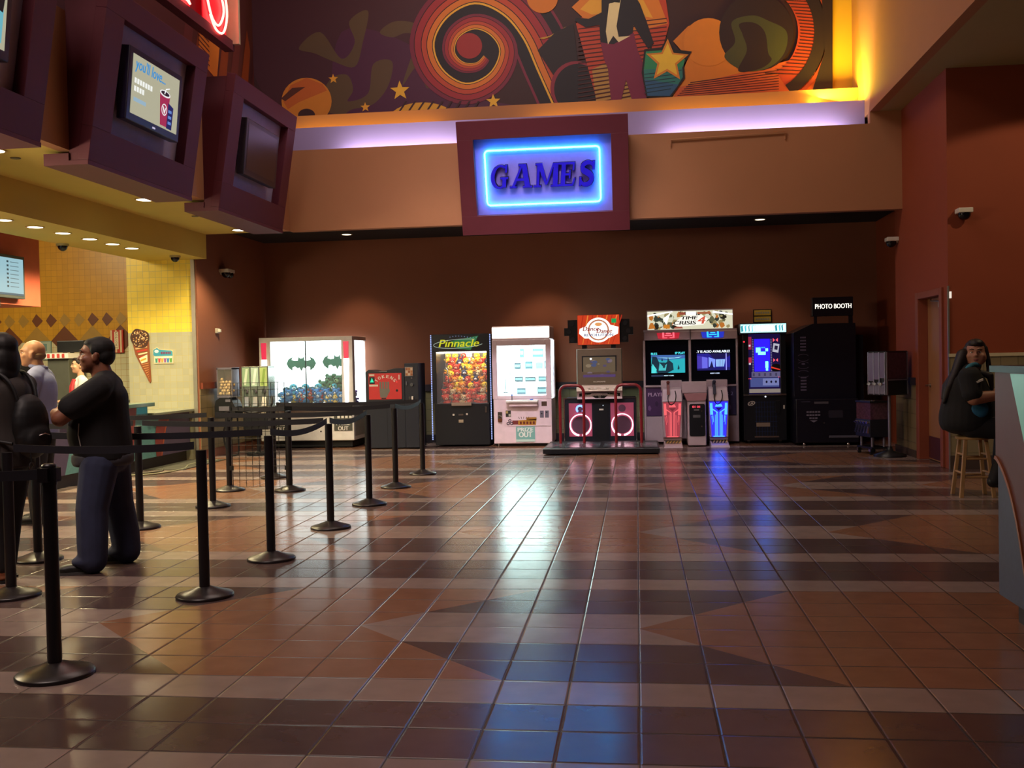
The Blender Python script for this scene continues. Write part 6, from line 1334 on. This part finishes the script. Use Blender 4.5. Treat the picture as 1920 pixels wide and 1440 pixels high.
# ================================================================== PEOPLE
def blob(mb, name, parent, voxel=.011, smooth=4, bake=True):
    o = part(mb, name, parent)
    r = o.modifiers.new('remesh', 'REMESH'); r.mode = 'VOXEL'; r.voxel_size = voxel; r.use_smooth_shade = True
    s = o.modifiers.new('smooth', 'SMOOTH'); s.factor = .5; s.iterations = smooth
    dg = bpy.context.evaluated_depsgraph_get(); dg.update()
    me = bpy.data.meshes.new_from_object(o.evaluated_get(dg)); old = o.data
    o.modifiers.clear(); o.data = me; me.name = name
    me.materials.clear(); me.materials.append(mb.mats[0])
    for p in me.polygons: p.use_smooth = True
    bpy.data.meshes.remove(old)
    return o
class Fig(MB):
    def __init__(s, X, m): super().__init__(); s.X = X; s.mm = m
    def E(s, c, r, rot=None):
        R = None
        if rot: R = Matrix.Rotation(rot[1], 3, rot[0])
        s.ell(c, r, s.mm, 16, 10, R); return s
    def L(s, pts, rads):
        for i in range(len(pts)-1): s.cyl(pts[i], pts[i+1], rads[i], rads[i+1], s.mm, 14)
        for p, r in zip(pts, rads): s.ell(p, r, s.mm, 14, 8)
        return s
    def T(s, secs, n=24):
        """torso skin through elliptical sections (z, cx, cy, rx, ry), splined for a smooth side"""
        q = spline(secs, 5); vs = []; fs = []
        for (z, cx, cy, rx, ry) in q: vs += [(cx+rx*math.cos(2*PI*k/n), cy+ry*math.sin(2*PI*k/n), z) for k in range(n)]
        for i in range(len(q)-1): fs += [(i*n+k, i*n+(k+1) % n, (i+1)*n+(k+1) % n, (i+1)*n+k) for k in range(n)]
        s.add(vs, fs+[tuple(range(n))[::-1], tuple(range((len(q)-1)*n, len(q)*n))], s.mm, True)
        return s
    def hand(s, wrist, direction, palm_n, curl=.5, side=1, k=1.0):
        """palm, four unequal bent fingers and a thumb; palm_n points out of the palm"""
        w_ = Vector(wrist); d = Vector(direction).normalized(); n = Vector(palm_n); n = (n-d*n.dot(d)).normalized(); t = d.cross(n)*side
        R = Matrix((t, d, n)).transposed()
        s.ell(w_+d*.045*k, (.040*k, .052*k, .017*k), s.mm, 12, 8, R)
        for j, (off, ln, rr) in enumerate(((-.03, .062, .0085), (-.011, .074, .009), (.009, .069, .0088), (.027, .052, .0078))):
            b_ = w_+d*.088*k+t*off*k; a1 = curl*.5; a2 = curl*1.2; a3 = curl*1.8
            p = [b_-d*.02*k, b_]
            for a_, f_ in ((a1, .42), (a2, .33), (a3, .25)): p.append(p[-1]+(d*math.cos(a_)+n*math.sin(a_))*ln*f_*k)
            s.L(p, [rr*k*1.1, rr*k*1.1, rr*k, rr*.92*k, rr*.8*k])
        b_ = w_+d*.025*k-t*.032*k
        s.L([b_, b_+(d*.6-t*.75+n*.25).normalized()*.035*k, b_+(d*.6-t*.75+n*.25).normalized()*.035*k+(d*.9-t*.25+n*.4).normalized()*.032*k], [.012*k, .0105*k, .0085*k])
        return s
def place(x, y, th): return Matrix.Translation((x, y, 0)) @ Matrix.Rotation(th, 4, 'Z')
def head(f, c, s=1.0, yaw=0, fem=False, fat=1.0):
    """skull, jaw, brow, nose, lips, chin, ears as overlapping volumes; returns map from head-local to figure space"""
    H = Matrix.Translation(c) @ Matrix.Rotation(yaw, 4, 'Z')
    P = lambda x, y, z: H @ Vector((x*s, y*s, z*s))
    R = Matrix.Rotation(yaw, 3, 'Z')
    def e(c_, r_): f.ell(P(*c_), tuple(a*s for a in r_), f.mm, 14, 10, R)
    e((0, -.012, .03), (.078, .098, .092)); e((0, .025, -.03), (.066*fat, .07, .078)); e((0, .055, -.075), (.040*fat, .036, .034))
    e((0, .078, .035), (.052, .020, .016)); e((0, .088, .008), (.0115, .016, .028)); e((0, .100, -.012), (.0155, .016, .013))
    e((-.011, .092, -.016), (.011, .012, .009)); e((.011, .092, -.016), (.011, .012, .009))
    e((0, .084, -.044), (.025, .013, .0075)); e((0, .082, -.056), (.021, .013, .008)); e((0, .072, -.088), (.024*fat, .020, .018))
    for q in (-1, 1):
        e((q*.042, .062, -.018), (.026*fat, .026, .024)); e((q*.079, -.008, -.005), (.010, .020, .033)); e((q*.084, -.014, .008), (.009, .014, .018))
    return P
def face_parts(root, X, P, s, brow, lip, iris='#20140e'):
    wm = mat('eye_white', '#d8d0c8', .3); im = mat('iris_'+iris.lstrip('#'), iris, .2)
    for q in (-1, 1):
        a = MB(); a.X = X; a.ell(P(q*.031, .0695, .014), (.0125*s, .0125*s, .0085*s), wm, 10, 8).ell(P(q*.031, .0800, .014), .0052*s, im, 8, 6); part(a, 'eye', root)
        b_ = MB(); b_.X = X; b_.tube([P(q*.012, .094, .036), P(q*.032, .092, .043), P(q*.052, .078, .036)], [.0035*s, .005*s, .002*s], mat('brow_'+brow.lstrip('#'), brow, .9), 6); part(b_, 'eyebrow', root)
    l = MB(); l.X = X; l.tube([P(-.022, .088, -.049), P(-.008, .0955, -.046), P(0, .096, -.048), P(.008, .0955, -.046), P(.022, .088, -.049)], [.002*s, .005*s, .0045*s, .005*s, .002*s], mat('lip_'+lip.lstrip('#'), lip, .5), 6)
    l.tube([P(-.019, .087, -.053), P(0, .0945, -.056), P(.019, .087, -.053)], [.002*s, .0055*s, .002*s], mat('lip_'+lip.lstrip('#'), lip, .5), 6); part(l, 'lips', root)
def legs(f, hips, knees, ankles, r):
    for h, k, a in zip(hips, knees, ankles): f.L([h, k, a], r)
def shoes(root, X, spots, m, sole, open_=False):
    for (x, y, a) in spots:
        Y = X @ Matrix.Translation((x, y, 0)) @ Matrix.Rotation(a, 4, 'Z')
        f = Fig(Y, m); f.E((0, .08, .038), (.046, .125, .036)).E((0, .0, .06), (.042, .06, .055)).E((0, .14, .036), (.047, .06, .03)); f.box(-.04, .04, -.05, .17, .0, .03, m)
        o = blob(f, 'shoe', root, .009, 3)
        g = MB(); g.X = Y; g.prism([(q[0]*.052, .07+q[1]*.145) for q in circ(0, 0, 1, 1, 20)], FR((0, 0, 0), '+z'), 0, .018, sole); part(g, 'sole', o)

# ---- man in black T-shirt and jeans, arms folded, facing left
X = place(-3.83, 6.94, math.radians(108)); root = empty('person', (-3.83, 6.94, 0), 'man in black T-shirt and baggy blue jeans queuing with folded arms', 'person')
skin = mat('warm_brown_skin', '#8a5640', .5, var=.08); tee = mat('black_cotton', '#131216', .85, scale=20); jean = mat('dark_blue_denim', '#2e3450', .85, var=.25, scale=14)
eL, eR = (-.27, .24, 1.10), (.27, .22, 1.08)
f = Fig(X, skin); P = head(f, (0, .045, 1.532), 1.10, .05, fat=1.14)
f.L([(0, -.01, 1.34), (0, .02, 1.46)], [.078, .070]); f.E((0, .0, 1.16), (.19, .14, .22)).E((0, .02, .95), (.19, .15, .16))
f.L([(-.22, -.01, 1.30), eL], [.062, .056]).L([eL, (-.02, .325, 1.13)], [.055, .036]).L([(.22, -.01, 1.30), eR], [.062, .056]).L([eR, (.02, .285, 1.16)], [.055, .036])
f.hand((-.02, .325, 1.13), (1, -.12, .12), (0, -1, 0), .7, -1); f.hand((.02, .285, 1.16), (-1, .0, .10), (0, -1, 0), .6, 1)
f.L([(-.13, 0, .8), (-.155, .07, .42), (-.17, .07, .08)], [.09, .06, .045]).L([(.13, 0, .8), (.155, -.05, .42), (.17, -.10, .08)], [.09, .06, .045])
blob(f, 'body', root, .0085, 3); face_parts(root, X, P, 1.10, '#120c0a', '#7a4238')
g = Fig(X, tee); g.T([(.785, 0, .0, .215, .19), (.90, 0, .025, .225, .215), (1.02, 0, .035, .225, .215), (1.15, 0, .015, .22, .185), (1.26, 0, -.005, .215, .16), (1.34, 0, -.01, .16, .11), (1.385, 0, -.005, .08, .08)]).L([(-.20, -.02, 1.315), (0, -.02, 1.36), (.20, -.02, 1.315)], [.085, .082, .085])
g.L([(-.225, -.01, 1.30), (-.255, .16, 1.18)], [.092, .092]).L([(.225, -.01, 1.30), (.255, .15, 1.16)], [.092, .092])
blob(g, 't_shirt', root, .011, 4)
g = MB(); g.X = X; g.tube([(-.20, .13, 1.06), (-.205, .135, .98), (-.21, .12, .90)], .004, mat('white_drawstring', '#b8b4b0', .7), 6); part(g, 'drawstring', root)
g = Fig(X, mat('grey_print_cotton', '#4c4c56', .85, var=.3, scale=25)); g.lathe([(.2, .745), (.214, .775), (.212, .83)], (0, .015, 0), g.mm); blob(g, 'shirt_hem', root, .011, 6)
g = Fig(X, jean); g.E((0, 0, .80), (.205, .175, .13)); g.L([(-.105, .02, .76), (-.145, .07, .45), (-.165, .07, .22), (-.17, .07, .09)], [.135, .112, .106, .100]).L([(.105, -.02, .76), (.145, -.05, .45), (.165, -.09, .22), (.17, -.10, .09)], [.135, .112, .106, .100]); g.E((-.17, .10, .085), (.095, .115, .05)).E((.17, -.07, .085), (.095, .115, .05))
blob(g, 'jeans', root, .012, 3)
shoes(root, X, [(-.17, .11, .1), (.17, -.06, -.1)], mat('black_shoe', '#121214', .5), mat('grey_sole', '#4a4848', .7))
hr = mat('black_short_hair', '#0c0a0b', .7); g = Fig(X, hr)
for c, r in (((0, -.028, .052), (.090, .100, .082)), ((0, -.06, .005), (.082, .066, .075)), ((0, .012, .085), (.070, .062, .036))): g.ell(P(*c), tuple(1.06*a for a in r), hr, 16, 10)
for q in (-1, 1): g.ell(P(q*.077, .0, .035), (.010, .025, .035), hr, 10, 8)
blob(g, 'hair', root, .008, 2)

# ---- bald man in pale blue shirt
X = place(-5.64, 9.05, math.radians(106)); root = empty('person', (-5.64, 9.05, 0), 'bald man in pale blue long-sleeved shirt and dark trousers at the counter', 'person')
skin = mat('fair_pink_skin', '#c08a66', .5, var=.06); sh_ = mat('pale_blue_shirt_cotton', '#8a90b8', .8, var=.12, scale=8); trs = mat('charcoal_trousers', '#1c1c24', .8)
f = Fig(X, skin); P = head(f, (0, .05, 1.595), 1.08, .1, fat=1.05); f.L([(0, -.01, 1.40), (0, .025, 1.53)], [.066, .060]); f.E((0, 0, 1.2), (.17, .12, .25)).E((0, 0, .95), (.16, .12, .15))
aL, aR = [(-.21, -.01, 1.36), (-.25, .05, 1.10), (-.2, .28, 1.02)], [(.21, -.01, 1.36), (.25, .05, 1.10), (.2, .28, 1.02)]
f.L(aL, [.05, .042, .03]).L(aR, [.05, .042, .03]); f.hand(aL[2], (.25, 1, 0), (0, 0, -1), .5, 1); f.hand(aR[2], (-.25, 1, 0), (0, 0, -1), .5, -1)
f.L([(-.1, 0, .86), (-.11, .02, .47), (-.11, 0, .08)], [.08, .055, .042]).L([(.1, 0, .86), (.11, .02, .47), (.11, 0, .08)], [.08, .055, .042])
blob(f, 'body', root, .010, 3); face_parts(root, X, P, 1.08, '#9a7858', '#a06050')
g = Fig(X, sh_); g.T([(.82, 0, .0, .20, .165), (.95, 0, .015, .205, .175), (1.08, 0, .02, .20, .17), (1.25, 0, -.01, .205, .15), (1.36, 0, -.015, .19, .125), (1.43, 0, -.01, .11, .085), (1.465, 0, .0, .07, .07)]).L([(-.19, -.01, 1.385), (0, -.01, 1.43), (.19, -.01, 1.385)], [.072, .075, .072]).L(aL[:2]+[(-.215, .22, 1.035)], [.08, .068, .055]).L(aR[:2]+[(.215, .22, 1.035)], [.08, .068, .055])
blob(g, 'shirt', root, .011, 3)
g = Fig(X, sh_); g.tube([(.075*math.cos(a), .0+.072*math.sin(a), 1.475+.012*math.sin(a)) for a in [k*PI/6 for k in range(12)]], .018, sh_, 8, True); blob(g, 'shirt_collar', root, .008, 1)
g = Fig(X, trs); g.E((0, 0, .88), (.185, .15, .12)); g.L([(-.1, 0, .82), (-.115, .02, .47), (-.115, 0, .07)], [.115, .088, .08]).L([(.1, 0, .82), (.115, .02, .47), (.115, 0, .07)], [.115, .088, .08]); blob(g, 'trousers', root, .013, 3)
shoes(root, X, [(-.115, .02, .08), (.115, .02, -.08)], mat('black_shoe', '#121214', .5), mat('dark_sole', '#1a1a1a', .7))
hr = mat('thin_fair_fringe', '#8a6a4c', .8); g = Fig(X, hr)
g.ell(P(0, -.040, -.012), (.0845, .078, .052), hr, 14, 10)
blob(g, 'hair', root, .009, 2)

# ---- woman with backpack at the left edge
X = place(-4.30, 6.50, math.radians(80)); root = empty('person', (-4.30, 6.50, 0), 'woman in grey jacket with black hair and backpack at the left edge', 'person')
skin = mat('tan_skin', '#a87050', .5, var=.06); jk = mat('charcoal_jacket', '#37302e', .8, var=.15); lg_ = mat('black_leggings', '#15141a', .75)
f = Fig(X, skin); P = head(f, (0, .04, 1.565), 1.04, 0); f.L([(0, 0, 1.38), (0, .02, 1.50)], [.055, .052]); f.E((0, 0, 1.2), (.16, .11, .22)).E((0, 0, .95), (.16, .12, .15))
aL, aR = [(-.19, 0, 1.34), (-.22, .05, 1.08), (-.15, .26, 1.05)], [(.19, 0, 1.34), (.22, .05, 1.08), (.15, .26, 1.05)]
f.L(aL, [.045, .038, .028]).L(aR, [.045, .038, .028]); f.hand(aL[2], (.4, 1, .1), (0, 0, 1), .8, -1, .92); f.hand(aR[2], (-.4, 1, .1), (0, 0, 1), .8, 1, .92)
f.L([(-.09, 0, .84), (-.09, .02, .46), (-.09, -.01, .08)], [.08, .052, .036]).L([(.09, 0, .84), (.1, .06, .46), (.1, .10, .08)], [.08, .052, .036]); f.E((-.09, .05, .035), (.036, .10, .028)).E((.1, .16, .035), (.036, .10, .028))
blob(f, 'body', root, .010, 3); face_parts(root, X, P, 1.04, '#18100e', '#94505a')
g = Fig(X, jk); g.T([(.78, 0, 0, .20, .155), (.9, 0, .0, .195, .16), (1.05, 0, .01, .18, .15), (1.22, 0, 0, .19, .14), (1.33, 0, -.005, .18, .12), (1.40, 0, 0, .09, .08)]).L([(-.18, 0, 1.345), (0, 0, 1.39), (.18, 0, 1.345)], [.07, .07, .07]).L(aL[:2]+[(-.165, .21, 1.055)], [.075, .062, .045]).L(aR[:2]+[(.165, .21, 1.055)], [.075, .062, .045])
blob(g, 'jacket', root, .011, 3)
g = Fig(X, lg_); g.E((0, 0, .82), (.165, .14, .12)); g.L([(-.085, 0, .78), (-.092, .02, .46), (-.09, -.01, .10)], [.10, .066, .046]).L([(.085, 0, .78), (.102, .06, .46), (.1, .10, .10)], [.10, .066, .046]); blob(g, 'leggings', root, .012, 3)
sd = mat('black_sandal', '#101012', .5)
for (x, y) in ((-.09, .05), (.1, .16)):
    g = MB(); g.X = X; g.prism([(x+q[0]*.044, y+q[1]*.125) for q in circ(0, 0, 1, 1, 18)], FR((0, 0, 0), '+z'), 0, .016, sd)
    for dy in (.03, .08): g.tube([(x-.042, y+dy-.03, .016), (x-.03, y+dy-.03, .05), (x, y+dy-.03, .064), (x+.03, y+dy-.03, .05), (x+.042, y+dy-.03, .016)], .009, sd, 6)
    part(g, 'sandal', root)
hr = mat('long_black_hair', '#0d0a0c', .6); g = Fig(X, hr)
for c, r in (((0, -.025, .045), (.098, .108, .092)), ((0, -.06, -.06), (.105, .075, .14)), ((-.07, -.01, -.09), (.035, .07, .12)), ((.07, -.01, -.09), (.035, .07, .12)), ((-.02, -.075, -.15), (.09, .05, .08)), ((.03, .0, .11), (.05, .06, .03))): g.ell(P(*c), r, hr, 14, 10)
blob(g, 'hair', root, .010, 2)
bag = empty('backpack', tuple(X @ Vector((0, -.2, .95))), 'glossy black backpack worn by the woman at the left edge', 'bag')
bm = mat('black_bag_nylon', '#0e0e12', .6); g = Fig(X, bm); g.E((0, -.205, 1.08), (.15, .085, .19)).E((0, -.22, .99), (.14, .085, .15)).E((0, -.275, .97), (.11, .045, .10)).E((0, -.19, 1.20), (.11, .06, .08)); blob(g, 'bag_body', bag, .011, 3)
for q in (-1, 1):
    g = MB(); g.X = X; g.tube(spline([(q*.08, -.19, 1.20), (q*.10, -.15, 1.34), (q*.12, -.05, 1.428), (q*.125, .06, 1.41), (q*.13, .15, 1.28), (q*.15, .145, 1.10), (q*.19, .02, 1.0), (q*.13, -.17, .95)], 4), .013, bm, 8); part(g, 'shoulder_strap', bag)
g = MB(); g.X = X; g.tube([(-.05, -.318, 1.0), (0, -.323, 1.012), (.05, -.318, 1.0)], .004, chrome, 6); part(g, 'zip', bag)
g = MB(); g.X = X; g.ring((Vector((-.09, -.285, .80)), (1, 0, 0), (0, 0, 1), (0, -1, 0)), .018, .026, 0, .006, mat('dark_ring', '#5a5a60', .3, .8), 16).tube([(-.09, -.28, .90), (-.09, -.285, .825)], .005, bm, 6); part(g, 'hanging_ring', bag)

# ---- cashier behind the counter
X = place(-8.13, 14.12, math.radians(128)); root = empty('person', (-8.13, 14.12, 0), 'dark-haired cashier in white and red shirt looking left behind the counter', 'person')
skin = mat('light_skin', '#d0a080', .5, var=.05); wsh = mat('white_work_shirt', '#d8d0cc', .8)
f = Fig(X, skin); P = head(f, (0, .03, 1.50), 1.0, 0); f.L([(0, 0, 1.30), (0, .015, 1.44)], [.05, .048]); f.E((0, 0, 1.12), (.15, .11, .22)).E((0, 0, .9), (.16, .12, .15))
aL, aR = [(-.18, 0, 1.27), (-.21, .03, 1.02), (-.15, .22, .99)], [(.18, 0, 1.27), (.21, .03, 1.02), (.15, .22, .99)]
f.L(aL, [.043, .036, .027]).L(aR, [.043, .036, .027]); f.hand(aL[2], (.3, 1, 0), (0, 0, -1), .4, 1, .92); f.hand(aR[2], (-.3, 1, 0), (0, 0, -1), .4, -1, .92)
f.L([(-.09, 0, .8), (-.09, .02, .44), (-.09, 0, .07)], [.08, .05, .04]).L([(.09, 0, .8), (.09, .02, .44), (.09, 0, .07)], [.08, .05, .04]); f.E((-.09, .06, .035), (.036, .10, .03)).E((.09, .06, .035), (.036, .10, .03))
blob(f, 'body', root, .010, 3); face_parts(root, X, P, 1.0, '#20140f', '#a04848')
g = Fig(X, wsh); g.T([(.78, 0, .01, .175, .14), (.95, 0, .01, .17, .14), (1.14, 0, 0, .175, .13), (1.25, 0, 0, .165, .115), (1.32, 0, 0, .08, .075)]).L([(-.17, 0, 1.27), (0, 0, 1.31), (.17, 0, 1.27)], [.065, .065, .065]).L([aL[0], (-.2, .02, 1.12)], [.07, .065]).L([aR[0], (.2, .02, 1.12)], [.07, .065]); blob(g, 'shirt', root, .011, 3)
rdm = mat('red_shirt_trim', '#b83038', .7); g = MB(); g.X = X
for q in (-1, 1): g.tube([(q*.05, .10, 1.30), (q*.09, .135, 1.20), (q*.10, .145, 1.05)], .02, rdm, 8)
part(g, 'red_trim', root)
g = Fig(X, lg_); g.E((0, 0, .8), (.165, .14, .12)); g.L([(-.085, 0, .75), (-.09, .02, .44), (-.09, 0, .08)], [.10, .07, .06]).L([(.085, 0, .75), (.09, .02, .44), (.09, 0, .08)], [.10, .07, .06]); blob(g, 'trousers', root, .014, 3)
hr = mat('dark_brown_hair', '#21140f', .6); g = Fig(X, hr)
for c, r in (((0, -.03, .05), (.092, .100, .085)), ((0, -.075, -.02), (.085, .06, .09)), ((0, -.11, .03), (.05, .05, .05)), ((0, .045, .10), (.06, .045, .022))): g.ell(P(*c), r, hr, 14, 10)
blob(g, 'hair', root, .010, 2)

# ---- seated worker on the stool, body facing right, face turned to the camera
X = place(3.25, 10.62, math.radians(-90)); root = empty('person', (3.25, 10.62, .60), 'long-haired worker in black polo with blue panels sitting on the pine stool', 'person')
skin = mat('olive_tan_skin', '#a8745c', .5, var=.06); polo = mat('black_polo_knit', '#0f0f14', .85); blue = mat('teal_blue_panel', '#1d5f86', .8)
Z = Matrix.Translation((0, 0, 0))
# local: x = her right (towards the camera), y = forward (photo right)
f = Fig(X, skin); P = head(f, (.02, .09, 1.415), 1.16, -1.85, fat=1.32); f.L([(0, .03, 1.2), (.01, .065, 1.34)], [.085, .072]); f.E((0, .02, 1.05), (.2, .18, .22)).E((0, 0, .78), (.22, .2, .16))
rs_, re_, rw = (.235, -.04, 1.19), (.30, -.02, .985), (.215, .31, 1.02)
ls_, le_, lw_ = (-.235, .02, 1.19), (-.28, .12, .985), (-.12, .38, 1.03)
f.L([rs_, re_, rw], [.075, .068, .042]).L([ls_, le_, lw_], [.075, .066, .036]); f.hand(rw, (-.45, 1, -.1), (0, 0, -1), .5, -1, .95); f.hand(lw_, (.5, 1, -.1), (0, 0, -1), .5, 1, .95)
f.L([(.12, 0, .70), (.15, .40, .66), (.14, .22, .22)], [.10, .075, .05]).L([(-.12, 0, .70), (-.14, .42, .66), (-.13, .34, .22)], [.10, .075, .05])
blob(f, 'body', root, .0095, 3); face_parts(root, X, P, 1.16, '#1a100e', '#8a4444')
g = Fig(X, polo); g.T([(.66, 0, .0, .23, .22), (.72, 0, .0, .255, .25), (.82, 0, .01, .255, .262), (.95, 0, .025, .245, .25), (1.08, 0, .0, .23, .215), (1.18, 0, .0, .215, .17), (1.25, 0, .01, .14, .115), (1.285, 0, .03, .09, .09)]).L([(-.20, .0, 1.205), (0, .01, 1.255), (.20, .0, 1.205)], [.085, .085, .085]).L([rs_, (.288, -.03, 1.035)], [.105, .096]).L([ls_, (-.27, .09, 1.02)], [.105, .098])
blob(g, 'polo_shirt', root, .011, 3)
g = MB(); g.X = X
g.ell((.236, .055, .875), (.032, .085, .085), blue, 14, 10, Matrix.Rotation(.25, 3, (1, 0, 0))).ell((.226, .03, 1.0), (.035, .055, .06), blue, 12, 8); part(g, 'blue_side_panel', root)
g = MB(); g.X = X; g.tube(spline([(.09, .10, 1.305), (.16, .02, 1.312), (.25, -.06, 1.275), (.275, -.10, 1.20)], 4), [.022]*13, mat('blue_shoulder_piping', '#23708c', .8), 8); part(g, 'blue_shoulder_stripe', root)
g = MB(); g.X = X; g.prism([(-.04, -.012), (.035, .0), (.035, .02), (-.04, .006)], (Vector((.345, .02, 1.15)), Vector((0, 1, .25)).normalized(), Vector((0, 0, 1)), Vector((1, 0, 0))), -.03, .006, ow); part(g, 'name_badge', root)
g = Fig(X, lg_); g.E((0, -.02, .73), (.24, .23, .12)); g.L([(.12, .02, .71), (.15, .40, .665), (.14, .22, .18)], [.125, .10, .065]).L([(-.12, .02, .71), (-.14, .42, .665), (-.13, .34, .18)], [.125, .10, .065]); blob(g, 'trousers', root, .013, 3)
for (x, y, z) in ((.14, .22, .10), (-.13, .34, .10)):
    g = Fig(X, mat('black_shoe', '#121214', .5)); g.E((x, y-.02, z+.06), (.045, .055, .06)).E((x, y+.06, z+.03), (.045, .11, .035)); blob(g, 'shoe', root, .010, 2)
hr = mat('very_dark_brown_hair', '#1a0f10', .55); g = Fig(X, hr)
for c, r in (((0, -.035, .048), (.104, .104, .098)), ((0, -.075, -.06), (.118, .055, .13)), ((0, .012, .088), (.092, .078, .052))): g.ell(P(*c), r, hr, 14, 10)
for q in (-1, 1):
    g.L([P(q*.075, -.01, .05), P(q*.098, .0, -.06), P(q*.105, -.005, -.15)], [.026, .024, .026])
# left of the face in the photo: a long fall of hair down the back; right: a lock over the far shoulder
g.L([(.0, -.02, 1.40), (.07, -.11, 1.24), (.09, -.18, 1.10), (.08, -.235, .94)], [.07, .05, .045, .018]).L([(-.04, .03, 1.36), (-.02, -.08, 1.23), (.0, -.18, 1.10), (.02, -.225, .98)], [.07, .05, .045, .02]).L([P(.098, .02, -.12), (.10, .20, 1.20), (.09, .22, 1.06)], [.032, .034, .018])
blob(g, 'hair', root, .010, 3)
